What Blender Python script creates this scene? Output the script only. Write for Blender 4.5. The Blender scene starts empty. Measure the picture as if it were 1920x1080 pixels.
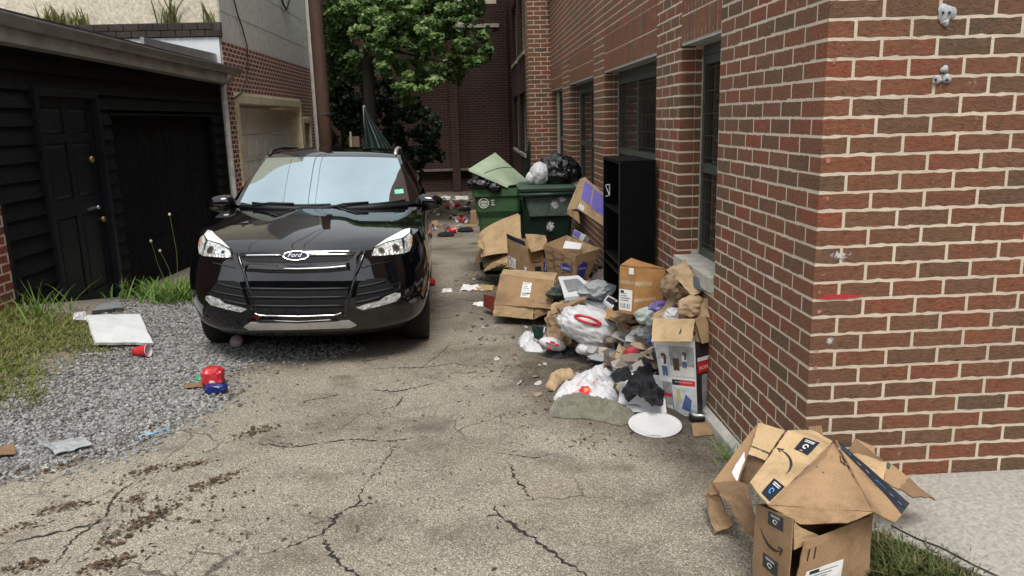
import bpy, bmesh, math, random
import numpy as np
from mathutils import Vector, Matrix, Euler
from mathutils.bvhtree import BVHTree
from mathutils.geometry import delaunay_2d_cdt
R = math.radians
scene = bpy.context.scene
COL = scene.collection
# ------------------------------------------------------------------ camera
CAM_H = 1.65
FPX, YAW, PITCH, ROLL = 1460.76, .0465843, .2141508, .0264668      # focal length in pixels of a 1920 wide frame
cam_d = bpy.data.cameras.new('camera'); cam = bpy.data.objects.new('camera', cam_d); COL.objects.link(cam)
cam_d.sensor_width = 36.0; cam_d.lens = FPX / 1920 * 36.0; cam_d.clip_start = .05; cam_d.clip_end = 500
_cy, _sy, _cp, _sp = math.cos(YAW), math.sin(YAW), math.cos(PITCH), math.sin(PITCH)
FW = np.array([_sy*_cp, _cy*_cp, -_sp]); _r = np.array([_cy, -_sy, 0.]); _u = np.cross(_r, FW)
RT = math.cos(ROLL)*_r - math.sin(ROLL)*_u; UP = math.sin(ROLL)*_r + math.cos(ROLL)*_u
cam.matrix_world = Matrix(((RT[0], UP[0], -FW[0], 0), (RT[1], UP[1], -FW[1], 0), (RT[2], UP[2], -FW[2], CAM_H), (0, 0, 0, 1)))
scene.camera = cam
EYE = np.array([0, 0, CAM_H])
# ------------------------------------------------------------------ sky, sun, exposure
SUN_EL, SUN_AZ = R(60), R(178)           # azimuth clockwise from +Y: the hazy sun stands high behind the viewer
w = bpy.data.worlds.new('World'); scene.world = w; w.use_nodes = True
nt = w.node_tree; nt.nodes.clear()
sky = nt.nodes.new('ShaderNodeTexSky'); sky.sky_type = 'NISHITA'; sky.sun_disc = False
sky.sun_elevation = SUN_EL; sky.sun_rotation = SUN_AZ; sky.air_density = 1.0; sky.dust_density = 4.0; sky.ozone_density = 1.0
mixc = nt.nodes.new('ShaderNodeMix'); mixc.data_type = 'RGBA'      # a thin even cloud layer over the clear sky
mixc.inputs['Factor'].default_value = .85; mixc.inputs[7].default_value = (8.4, 8.75, 9.0, 1)
bg = nt.nodes.new('ShaderNodeBackground'); bg.inputs['Strength'].default_value = .082
wo = nt.nodes.new('ShaderNodeOutputWorld')
_tc = nt.nodes.new('ShaderNodeTexCoord'); _cn = nt.nodes.new('ShaderNodeTexNoise'); _cn.inputs['Scale'].default_value = 2.2; _cn.inputs['Detail'].default_value = 5
_cr = nt.nodes.new('ShaderNodeValToRGB'); _cr.color_ramp.elements[0].position = .3; _cr.color_ramp.elements[0].color = (.72, .73, .75, 1); _cr.color_ramp.elements[1].position = .7; _cr.color_ramp.elements[1].color = (1.15, 1.15, 1.14, 1)
_cm = nt.nodes.new('ShaderNodeMix'); _cm.data_type = 'RGBA'; _cm.blend_type = 'MULTIPLY'; _cm.inputs[0].default_value = 1; _cm.inputs[6].default_value = (7.6, 7.9, 8.1, 1)
nt.links.new(_tc.outputs['Generated'], _cn.inputs['Vector']); nt.links.new(_cn.outputs['Fac'], _cr.inputs[0]); nt.links.new(_cr.outputs[0], _cm.inputs[7]); nt.links.new(_cm.outputs[2], mixc.inputs[7])
nt.links.new(sky.outputs[0], mixc.inputs[6]); nt.links.new(mixc.outputs[2], bg.inputs['Color']); nt.links.new(bg.outputs[0], wo.inputs[0])
sun_d = bpy.data.lights.new('sun', 'SUN'); sun_d.energy = 1.5; sun_d.angle = R(22); sun_d.color = (1, .955, .89)
sun = bpy.data.objects.new('sun', sun_d); COL.objects.link(sun)
_sd = Vector((math.sin(SUN_AZ)*math.cos(SUN_EL), math.cos(SUN_AZ)*math.cos(SUN_EL), math.sin(SUN_EL)))
sun.rotation_euler = _sd.to_track_quat('Z', 'Y').to_euler(); sun.location = (0, -4, 12)
vs = scene.view_settings; scene.display_settings.display_device = 'sRGB'
vs.view_transform = 'Standard'; vs.look = 'None'; vs.exposure = 1.10; vs.gamma = 1.0; vs.use_curve_mapping = False
scene.cycles.max_bounces = 6; scene.cycles.transparent_max_bounces = 12; scene.cycles.caustics_reflective = False; scene.cycles.caustics_refractive = False

# ------------------------------------------------------------------ geometry of the view: pixel of the photograph -> point in the place
def ray(px, py): return FW + (px-960)/FPX*RT - (py-540)/FPX*UP
def at(px, py, Y): r = ray(px, py); return EYE + r*(Y/r[1])
def atX(px, py, X): r = ray(px, py); return EYE + r*(X/r[0])
def project(P):
    P = np.asarray(P, float) - EYE; d = P@FW
    return np.stack([960+FPX*(P@RT)/d, 540-FPX*(P@UP)/d, d], -1)

# ------------------------------------------------------------------ noise
def _hash(i, j, k, s):
    h = (i.astype(np.int64)*374761393 + j.astype(np.int64)*668265263 + k.astype(np.int64)*2147483647 + s*1274126177) & 0xffffffff
    h = ((h ^ (h >> 13))*1274126177) & 0xffffffff
    h = ((h ^ (h >> 16))*2246822519) & 0xffffffff
    return ((h ^ (h >> 15)) & 0xffffff)/float(0xffffff)*2-1
def vnoise(p, s=0):
    p = np.atleast_2d(np.asarray(p, float)); i = np.floor(p).astype(np.int64); f = p-i; f = f*f*f*(f*(f*6-15)+10)
    r = 0
    for a in (0, 1):
        for b in (0, 1):
            for c in (0, 1):
                wgt = (f[:, 0] if a else 1-f[:, 0])*(f[:, 1] if b else 1-f[:, 1])*(f[:, 2] if c else 1-f[:, 2])
                r = r + wgt*_hash(i[:, 0]+a, i[:, 1]+b, i[:, 2]+c, s)
    return r
def fbm(p, s=0, o=4):
    p = np.atleast_2d(np.asarray(p, float)); r = 0; a = 1.
    for k in range(o): r = r + a*vnoise(p*2**k+17.3*k, s+k); a *= .5
    return r/1.6
def ridge(p, s=0, o=3):
    p = np.atleast_2d(np.asarray(p, float)); r = 0; a = 1.
    for k in range(o): r = r + a*(1-2*np.abs(vnoise(p*1.9**k+9.1*k, s+k))); a *= .5
    return r/1.75
def sstep(a, b, x): t = np.clip((np.asarray(x, float)-a)/(b-a), 0, 1); return t*t*(3-2*t)

# ------------------------------------------------------------------ the lie of the land
def gz(x, y):
    x = np.asarray(x, float); y = np.asarray(y, float)
    z = .07 - .025*np.minimum(y, 13) - .006*np.maximum(np.minimum(y, 24)-13, 0)
    bank = .16*np.clip(8.36-y, 0, 2.2)*sstep(-2.35, -3.6, x)*sstep(2.0, 4.5, y)
    z = z + bank + .03*np.clip(-1.24-x, -.75, 1.1)*sstep(3.2, 5., y)*sstep(16, 11, y)
    q = np.stack(np.broadcast_arrays(x*.9, y*.9, np.zeros_like(x*y)), -1).reshape(-1, 3)
    n = vnoise(q, 5).reshape(np.broadcast(x, y).shape)*.012
    return z + n
def gr(px, py, dz=0.):
    r = ray(px, py); t = 1.7/-r[2] if r[2] < -1e-3 else 20.
    for _ in range(30):
        p = EYE + r*t; t = (gz(p[0], p[1]) + dz - CAM_H)/r[2]
    p = EYE + r*t
    return p

# ------------------------------------------------------------------ materials
MATS = {}
def _n(nt, t, **kw):
    n = nt.nodes.new(t)
    for k, v in kw.items():
        if k in n.inputs.keys(): n.inputs[k].default_value = v
        else: setattr(n, k, v)
    return n
def ramp(nt, stops, interp='LINEAR'):
    n = nt.nodes.new('ShaderNodeValToRGB'); cr = n.color_ramp; cr.interpolation = interp
    while len(cr.elements) < len(stops): cr.elements.new(.5)
    for e, (p, c) in zip(cr.elements, stops): e.position = p; e.color = (*c, 1) if len(c) == 3 else c
    return n
def base_mat(name):
    m = bpy.data.materials.new(name); m.use_nodes = True; nt = m.node_tree
    return m, nt, nt.nodes['Principled BSDF']
def mix_rgb(nt, fac, a, b, blend='MIX'):
    n = nt.nodes.new('ShaderNodeMix'); n.data_type = 'RGBA'; n.blend_type = blend; n.clamp_factor = True
    for sock, v in ((0, fac), (6, a), (7, b)):
        if isinstance(v, bpy.types.NodeSocket): nt.links.new(v, n.inputs[sock])
        elif sock == 0: n.inputs[0].default_value = v
        else: n.inputs[sock].default_value = (*v, 1)
    return n.outputs[2]
def mth(nt, op, a, b=None, clamp=False):
    n = nt.nodes.new('ShaderNodeMath'); n.operation = op; n.use_clamp = clamp
    for i, v in enumerate((a, b)):
        if v is None: continue
        if isinstance(v, bpy.types.NodeSocket): nt.links.new(v, n.inputs[i])
        else: n.inputs[i].default_value = v
    return n.outputs[0]
def simple(name, col, rough=.7, var=.25, scale=9., bump=.0, bscale=60., metal=0., spec=.5, coat=0., var2=None, alpha=1., trans=0., ior=1.5, obj=False, sheen=0., sub=0., stretch=None):
    """a plain procedural surface: two octaves of colour wear, roughness wear and fine relief"""
    if name in MATS: return MATS[name]
    m, nt, b = base_mat(name); L = nt.links.new
    tc = nt.nodes.new('ShaderNodeTexCoord'); vec = tc.outputs['Object']
    if stretch:
        mp = _n(nt, 'ShaderNodeMapping'); mp.inputs['Scale'].default_value = stretch; L(vec, mp.inputs[0]); vec = mp.outputs[0]
    n1 = _n(nt, 'ShaderNodeTexNoise', Scale=scale, Detail=6., Roughness=.62); L(vec, n1.inputs['Vector'])
    dark = tuple(c*(1-var) for c in col); lite = tuple(min(1, c*(1+var*.8)) for c in col)
    if var2: dark = var2
    rp = ramp(nt, [(.3, dark), (.7, lite)]); L(n1.outputs['Fac'], rp.inputs[0])
    L(rp.outputs[0], b.inputs['Base Color'])
    n2 = _n(nt, 'ShaderNodeTexNoise', Scale=scale*3.1, Detail=4.); L(vec, n2.inputs['Vector'])
    mr = _n(nt, 'ShaderNodeMapRange'); mr.inputs[1].default_value = .3; mr.inputs[2].default_value = .7
    mr.inputs[3].default_value = max(.02, rough*.82); mr.inputs[4].default_value = min(1, rough*1.15)
    L(n2.outputs['Fac'], mr.inputs[0]); L(mr.outputs[0], b.inputs['Roughness'])
    if bump:
        n3 = _n(nt, 'ShaderNodeTexNoise', Scale=bscale, Detail=5.); L(vec, n3.inputs['Vector'])
        bp = _n(nt, 'ShaderNodeBump', Strength=min(1, bump), Distance=.004); L(n3.outputs['Fac'], bp.inputs['Height']); L(bp.outputs[0], b.inputs['Normal'])
    b.inputs['Metallic'].default_value = metal; b.inputs['Specular IOR Level'].default_value = spec
    b.inputs['Coat Weight'].default_value = coat; b.inputs['Coat Roughness'].default_value = .03
    b.inputs['Transmission Weight'].default_value = trans; b.inputs['IOR'].default_value = ior; b.inputs['Alpha'].default_value = alpha
    b.inputs['Sheen Weight'].default_value = sheen
    MATS[name] = m
    return m

# ------------------------------------------------------------------ mesh helpers
def link(o, parent=None):
    COL.objects.link(o)
    if parent is not None:
        o.parent = parent; o.matrix_parent_inverse = Matrix.Identity(4)
    return o
def tag(o, label=None, cat=None, group=None, kind=None):
    if label: o['label'] = label
    if cat: o['category'] = cat
    if group: o['group'] = group
    if kind: o['kind'] = kind
    return o
def thing(name, label, cat, loc=(0, 0, 0), rot=(0, 0, 0), group=None):
    o = bpy.data.objects.new(name, None); o.empty_display_size = .1; COL.objects.link(o)
    o.location = loc; o.rotation_euler = rot
    return tag(o, label, cat, group)
def new_mesh(name, V, F, mat, smooth=False, attr=None):
    me = bpy.data.meshes.new(name); V = np.asarray(V, float)
    me.from_pydata([tuple(v) for v in V], [], [tuple(int(i) for i in f) for f in F])
    if mat is not None:
        for m in (mat if isinstance(mat, (list, tuple)) else [mat]): me.materials.append(m)
    if smooth: me.polygons.foreach_set('use_smooth', [True]*len(me.polygons))
    if attr is not None:
        a = me.attributes.new('tint', 'FLOAT', 'FACE'); a.data.foreach_set('value', np.asarray(attr, np.float32))
    me.update(); return me
def mobj(name, V, F, mat, parent=None, smooth=False, attr=None, origin=None):
    """links V,F (world coordinates) as one mesh object; with a parent the points are taken in the parent's frame"""
    V = np.asarray(V, float)
    if parent is not None:
        V = to_local(parent, V)
    o = bpy.data.objects.new(name, new_mesh(name, V, F, mat, smooth, attr))
    return link(o, parent)
def pmat(o):
    m = Matrix.LocRotScale(o.location, o.rotation_euler, o.scale)
    return pmat(o.parent) @ m if o.parent is not None else m
def to_local(o, V):
    M = np.array(pmat(o).inverted()); V = np.asarray(V, float)
    return V@M[:3, :3].T + M[:3, 3]
class MB:
    """collects shapes into one mesh"""
    def __init__(s): s.V = []; s.F = []; s.A = []; s.n = 0
    def add(s, V, F, a=0.):
        V = np.asarray(V, float); s.V.append(V); s.F += [tuple(i+s.n for i in f) for f in F]; s.A += [a]*len(F); s.n += len(V); return s
    def box(s, lo, hi, a=0.):
        x0, y0, z0 = lo; x1, y1, z1 = hi
        return s.add([(x0, y0, z0), (x1, y0, z0), (x1, y1, z0), (x0, y1, z0), (x0, y0, z1), (x1, y0, z1), (x1, y1, z1), (x0, y1, z1)],
                     [(0, 3, 2, 1), (4, 5, 6, 7), (0, 1, 5, 4), (1, 2, 6, 5), (2, 3, 7, 6), (3, 0, 4, 7)], a)
    def hexa(s, c, a=0.):
        return s.add(c, [(0, 3, 2, 1), (4, 5, 6, 7), (0, 1, 5, 4), (1, 2, 6, 5), (2, 3, 7, 6), (3, 0, 4, 7)], a)
    def tube(s, pts, r, n=8, cap=True, a=0.):
        pts = np.asarray(pts, float); k = len(pts); rr = np.broadcast_to(np.asarray(r, float), (k,))
        V = []
        for i in range(k):
            t = pts[min(i+1, k-1)]-pts[max(i-1, 0)]; t = t/(np.linalg.norm(t)+1e-9)
            u = np.cross(t, [0, 0, 1] if abs(t[2]) < .9 else [1, 0, 0]); u /= np.linalg.norm(u); v = np.cross(t, u)
            for j in range(n):
                q = 2*math.pi*j/n; V.append(pts[i]+rr[i]*(math.cos(q)*u+math.sin(q)*v))
        F = [(i*n+j, i*n+(j+1) % n, (i+1)*n+(j+1) % n, (i+1)*n+j) for i in range(k-1) for j in range(n)]
        if cap: F += [tuple(range(n))[::-1], tuple((k-1)*n+j for j in range(n))]
        return s.add(V, F, a)
    def lathe(s, prof, c, n=16, axis=2, a=0.):
        V = []; c = np.asarray(c, float)
        for r, h in prof:
            for j in range(n):
                q = 2*math.pi*j/n; p = [r*math.cos(q), r*math.sin(q)]
                o = [p[0], p[1], h] if axis == 2 else ([p[0], h, p[1]] if axis == 1 else [h, p[0], p[1]])
                V.append(c+o)
        k = len(prof)
        F = [(i*n+j, i*n+(j+1) % n, (i+1)*n+(j+1) % n, (i+1)*n+j) for i in range(k-1) for j in range(n)]
        return s.add(V, F, a)
    def build(s, name, mat, parent=None, smooth=False):
        return mobj(name, np.concatenate(s.V), s.F, mat, parent, smooth, s.A if any(s.A) else None)
def grid_faces(nu, nv, off=0, flip=False):
    F = []
    for j in range(nv-1):
        for i in range(nu-1):
            f = (off+j*nu+i, off+j*nu+i+1, off+(j+1)*nu+i+1, off+(j+1)*nu+i); F.append(f[::-1] if flip else f)
    return F
def text_geo(s, size=1., shear=0.):
    cu = bpy.data.curves.new('t', 'FONT'); cu.body = s; cu.size = size; cu.resolution_u = 2; cu.shear = shear; cu.align_x = 'CENTER'; cu.align_y = 'CENTER'
    o = bpy.data.objects.new('t', cu); COL.objects.link(o); dg = bpy.context.evaluated_depsgraph_get(); me = o.evaluated_get(dg).to_mesh()
    V = np.array([v.co[:] for v in me.vertices]) if len(me.vertices) else np.zeros((0, 3)); F = [tuple(p.vertices) for p in me.polygons]
    o.evaluated_get(dg).to_mesh_clear(); bpy.data.objects.remove(o); bpy.data.curves.remove(cu)
    return V, F
class Panel:
    """a sheet of board or paper between four corners, with thickness, warp and dents; S(u,v,h) gives a point of it"""
    def __init__(s, c00, c10, c11, c01, th=.004, warp=.006, freq=2.5, seed=0, bulge=0., edge=1., n=9, crease=0.):
        s.c = [np.asarray(c, float) for c in (c00, c10, c11, c01)]; s.th = th; s.warp = warp; s.fr = freq; s.seed = seed; s.bulge = bulge; s.edge = edge; s.n = n; s.crease = crease
        a = s.c; nn = np.cross(a[1]-a[0]+a[2]-a[3], a[3]-a[0]+a[2]-a[1]); s.nrm = nn/(np.linalg.norm(nn)+1e-12)
        s.lu = np.linalg.norm(a[1]-a[0]); s.lv = np.linalg.norm(a[3]-a[0])
    def S(s, u, v, h=0.):
        u = np.atleast_1d(np.asarray(u, float)); v = np.atleast_1d(np.asarray(v, float)); a = s.c
        P = ((1-u)*(1-v))[:, None]*a[0]+(u*(1-v))[:, None]*a[1]+(u*v)[:, None]*a[2]+((1-u)*v)[:, None]*a[3]
        q = np.stack([u*s.fr*max(s.lu, .05)*6, v*s.fr*max(s.lv, .05)*6, np.full_like(u, s.seed*3.7)], -1)
        d = fbm(q, s.seed, 3)*s.warp
        if s.crease: d = d + ridge(q*.8+5, s.seed+7, 2)*s.crease
        e = np.minimum(np.minimum(u, 1-u), np.minimum(v, 1-v))*2
        d = d*(s.edge+(1-s.edge)*np.clip(e*3, 0, 1)) + s.bulge*16*u*(1-u)*v*(1-v)
        return P + (d+np.asarray(h))[:, None]*s.nrm if np.ndim(h) else P+(d+h)[:, None]*s.nrm
    def geo(s, rag=0.):
        n = s.n; g = np.linspace(0, 1, n); U, W = np.meshgrid(g, g); U = U.ravel(); W = W.ravel()
        A = s.S(U, W, s.th/2); B = s.S(U, W, -s.th/2)
        if rag:
            j = vnoise(np.stack([U*n*.9, W*n*.9, np.full_like(U, s.seed)], -1), 3)[:, None]*rag
            bd = ((U == 0) | (U == 1) | (W == 0) | (W == 1))[:, None]
            cvec = (A.mean(0)-A); cvec /= np.linalg.norm(cvec, axis=1)[:, None]+1e-9
            A = A+bd*cvec*np.abs(j); B = B+bd*cvec*np.abs(j)
        V = np.concatenate([A, B]); F = grid_faces(n, n)+grid_faces(n, n, n*n, True)
        rim = [i for i in range(n)]+[i*n+n-1 for i in range(1, n)]+[n*n-1-i for i in range(1, n)]+[(n-1-i)*n for i in range(1, n-1)]
        for k in range(len(rim)):
            i, j = rim[k], rim[(k+1) % len(rim)]; F.append((j, i, i+n*n, j+n*n))
        return V, F
    def build(s, name, mat, parent, rag=0., smooth=True):
        V, F = s.geo(rag); o = mobj(name, V, F, mat, parent, False)
        return o
    def side(s):       # +1 when the +normal side faces the viewer
        return 1. if np.dot(s.nrm, EYE-sum(s.c)/4) > 0 else -1.
    def patch(s, name, mat, parent, u0, v0, u1, v1, h=.0012, n=7, th=None):
        g = np.linspace(0, 1, n); U, W = np.meshgrid(u0+(u1-u0)*g, v0+(v1-v0)*g); sd = s.side()
        V = s.S(U.ravel(), W.ravel(), sd*(s.th/2+h)); return mobj(name, V, grid_faces(n, n, 0, sd < 0), mat, parent)
    def poly(s, name, mat, parent, uv, h=.0016):
        """filled outline given in u,v"""
        V, F = fill(uv, .12); V = np.asarray(V); sd = s.side()
        return mobj(name, s.S(V[:, 0], V[:, 1], sd*(s.th/2+h)), F if sd > 0 else [f[::-1] for f in F], mat, parent)
    def text(s, name, mat, parent, string, u, v, width, rot=0., h=.0016, asp=1., shear=0., height=None):
        V, F = text_geo(string, 1., shear); 
        if not len(V): return None
        w0 = np.ptp(V[:, 0]); V = V[:, :2]-V[:, :2].mean(0)*0; k = width*s.lu/w0
        x = V[:, 0]*k; y = V[:, 1]*k*asp
        c, sn = math.cos(rot), math.sin(rot); X = c*x-sn*y; Y = sn*x+c*y; sd = s.side()
        return mobj(name, s.S(u+X/s.lu, v+Y/s.lv, sd*(s.th/2+h)), F, mat, parent)
def fill(poly, step):
    """triangulate an outline with interior points so that it can follow a curved surface"""
    poly = np.asarray(poly, float); ext = np.ptp(poly, axis=0).max(); st = ext*step
    pts = []
    for i in range(len(poly)):
        a, b = poly[i], poly[(i+1) % len(poly)]; k = max(1, int(np.linalg.norm(b-a)/st+.5))
        pts += [a+(b-a)*t/k for t in range(k)]
    nb = len(pts); edges = [(i, (i+1) % nb) for i in range(nb)]
    lo, hi = poly.min(0), poly.max(0)
    for x in np.arange(lo[0]+st*.5, hi[0], st):
        for y in np.arange(lo[1]+st*.5, hi[1], st):
            if inside(np.array([[x, y]]), poly)[0]: pts.append(np.array([x+.13*st, y+.07*st]))
    vo, eo, fo, *_ = delaunay_2d_cdt([Vector((float(p[0]), float(p[1]))) for p in pts], edges, [list(range(nb))], 1, 1e-9)
    return [(v.x, v.y) for v in vo], [tuple(f) for f in fo]
def inside(P, poly):
    P = np.asarray(P, float); r = np.zeros(len(P), bool); n = len(poly); j = n-1
    for i in range(n):
        xi, yi = poly[i][:2]; xj, yj = poly[j][:2]
        c = ((yi > P[:, 1]) != (yj > P[:, 1])) & (P[:, 0] < (xj-xi)*(P[:, 1]-yi)/(yj-yi+1e-12)+xi); r ^= c; j = i
    return r
# ================================================================== materials of the setting
def brick_mat(name, cols, mortar=False, soot=.22, dirt_scale=.9):
    m, nt, b = base_mat(name); L = nt.links.new
    geo = nt.nodes.new('ShaderNodeNewGeometry'); at_ = nt.nodes.new('ShaderNodeAttribute'); at_.attribute_name = 'tint'
    oi = nt.nodes.new('ShaderNodeObjectInfo')
    f = mth(nt, 'FRACT', mth(nt, 'ADD', at_.outputs['Fac'], oi.outputs['Random']))
    rp = ramp(nt, [(i/(len(cols)-1), c) for i, c in enumerate(cols)]); L(f, rp.inputs[0])
    mp = _n(nt, 'ShaderNodeMapping'); mp.inputs['Scale'].default_value = (30, 30, 58); L(geo.outputs['Position'], mp.inputs[0])
    n1 = _n(nt, 'ShaderNodeTexNoise', Scale=1.7, Detail=9., Roughness=.78); L(mp.outputs[0], n1.inputs['Vector'])
    r1 = ramp(nt, [(.32, (.30, .29, .28)), (.43, (.82, .82, .82)), (.58, (1.12, 1.10, 1.07)), (.72, (1.65, 1.55, 1.42))]); L(n1.outputs['Fac'], r1.inputs[0])
    n0 = _n(nt, 'ShaderNodeTexNoise', Scale=9., Detail=4.); L(geo.outputs['Position'], n0.inputs['Vector'])
    r0 = ramp(nt, [(.42, (0, 0, 0)), (.62, (1, 1, 1))]); L(n0.outputs['Fac'], r0.inputs[0])
    c0 = mix_rgb(nt, mth(nt, 'MULTIPLY', r0.outputs[0], .6), rp.outputs[0], tuple(.5*(a+b) for a, b in zip(cols[1], cols[min(3, len(cols)-1)])))
    c1 = mix_rgb(nt, 1., c0, r1.outputs[0], 'MULTIPLY')
    n2 = _n(nt, 'ShaderNodeTexNoise', Scale=dirt_scale, Detail=6., Roughness=.6); L(geo.outputs['Position'], n2.inputs['Vector'])
    r2 = ramp(nt, [(.36, (0, 0, 0)), (.66, (1, 1, 1))]); L(n2.outputs['Fac'], r2.inputs[0])
    c2 = mix_rgb(nt, mth(nt, 'MULTIPLY', r2.outputs[0], soot), c1, (.075, .06, .045))
    n4 = _n(nt, 'ShaderNodeTexNoise', Scale=28., Detail=3.); L(geo.outputs['Position'], n4.inputs['Vector'])
    r4 = ramp(nt, [(.70, (0, 0, 0)), (.78, (1, 1, 1))]); L(n4.outputs['Fac'], r4.inputs[0])
    c3 = mix_rgb(nt, mth(nt, 'MULTIPLY', r4.outputs[0], .45), c2, (.5, .42, .36))
    L(c3, b.inputs['Base Color']); b.inputs['Roughness'].default_value = .88; b.inputs['Specular IOR Level'].default_value = .3
    bp = _n(nt, 'ShaderNodeBump', Strength=1., Distance=.012); L(n1.outputs['Fac'], bp.inputs['Height']); L(bp.outputs[0], b.inputs['Normal'])
    return m
BR_COLS = [(.28, .088, .048), (.235, .108, .060), (.30, .084, .047), (.195, .110, .064), (.25, .098, .055), (.145, .098, .060), (.275, .10, .055), (.225, .090, .052), (.125, .092, .060), (.26, .11, .064)]
M_BRICK = brick_mat('rough red and brown brick', BR_COLS)
M_BRICK_OLD = brick_mat('old red brick', [(.23, .05, .035), (.30, .075, .05), (.17, .045, .035), (.26, .06, .04), (.12, .045, .04)], soot=.25)
M_MORTAR = simple('cream mortar', (.57, .49, .385), .95, .2, 2.2, .9, 180.)
M_MORTAR_OLD = simple('pale old mortar', (.52, .44, .36), .95, .2, 3., .8, 150.)
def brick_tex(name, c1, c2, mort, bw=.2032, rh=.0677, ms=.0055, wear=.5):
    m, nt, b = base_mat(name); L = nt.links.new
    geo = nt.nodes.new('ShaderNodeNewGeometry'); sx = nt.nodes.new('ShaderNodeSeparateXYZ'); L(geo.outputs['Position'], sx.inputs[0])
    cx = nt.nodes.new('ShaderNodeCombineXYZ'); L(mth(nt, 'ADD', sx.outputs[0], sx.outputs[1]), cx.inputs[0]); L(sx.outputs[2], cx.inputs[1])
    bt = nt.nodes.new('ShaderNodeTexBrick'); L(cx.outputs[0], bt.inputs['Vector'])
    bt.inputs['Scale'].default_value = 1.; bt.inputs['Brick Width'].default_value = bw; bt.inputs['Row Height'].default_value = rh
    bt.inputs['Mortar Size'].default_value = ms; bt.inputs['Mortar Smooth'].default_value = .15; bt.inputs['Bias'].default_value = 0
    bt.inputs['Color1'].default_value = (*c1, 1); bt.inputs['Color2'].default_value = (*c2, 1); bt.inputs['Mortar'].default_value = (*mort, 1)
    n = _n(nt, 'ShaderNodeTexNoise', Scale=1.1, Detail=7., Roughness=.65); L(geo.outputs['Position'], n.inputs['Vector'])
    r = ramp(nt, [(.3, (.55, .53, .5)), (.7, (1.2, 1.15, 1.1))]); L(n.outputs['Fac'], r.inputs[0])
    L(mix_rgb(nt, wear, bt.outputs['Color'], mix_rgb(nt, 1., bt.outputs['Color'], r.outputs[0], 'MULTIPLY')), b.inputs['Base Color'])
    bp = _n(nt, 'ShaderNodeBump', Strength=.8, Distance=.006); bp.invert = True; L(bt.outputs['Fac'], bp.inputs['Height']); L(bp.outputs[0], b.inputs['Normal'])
    b.inputs['Roughness'].default_value = .9
    return m
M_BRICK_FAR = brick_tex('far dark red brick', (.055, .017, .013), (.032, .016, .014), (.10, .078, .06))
M_BRICK_UP = brick_tex('upper brick', (.26, .085, .055), (.17, .085, .06), (.52, .44, .35))

# ------------------------------------------------------------------ ground
GRAVEL_PX = [(-260, 930), (0, 928), (95, 888), (215, 838), (330, 790), (420, 735), (455, 690), (520, 668), (640, 655), (640, 560), (380, 545), (262, 556), (235, 590), (176, 652), (95, 690), (0, 742), (-260, 800)]
GRASS_PX = [(-260, 800), (0, 742), (95, 695), (182, 648), (178, 615), (140, 590), (40, 578), (-260, 590)]
GRAVEL = np.array([gr(*p)[:2] for p in GRAVEL_PX]); GRASS = np.array([gr(*p)[:2] for p in GRASS_PX])
DIRT = np.array([gr(*p)[:2] for p in [(960, 730), (985, 640), (900, 560), (880, 500), (960, 430), (1330, 400), (1420, 880), (1335, 930), (1300, 890), (1180, 850), (1080, 815), (985, 800)]])
def soft_in(x, y, poly, jit, s, w):
    q = np.stack([x, y, np.zeros_like(x)], -1); jx = fbm(q*1.7, s, 4)*jit; jy = fbm(q*1.7+31, s+5, 4)*jit
    acc = 0
    for k in range(9):
        a = k*2.4; r = w*math.sqrt((k+.5)/9); acc = acc+inside(np.stack([x+jx+r*math.cos(a), y+jy+r*math.sin(a)], -1), poly)
    return acc/9.
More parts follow.
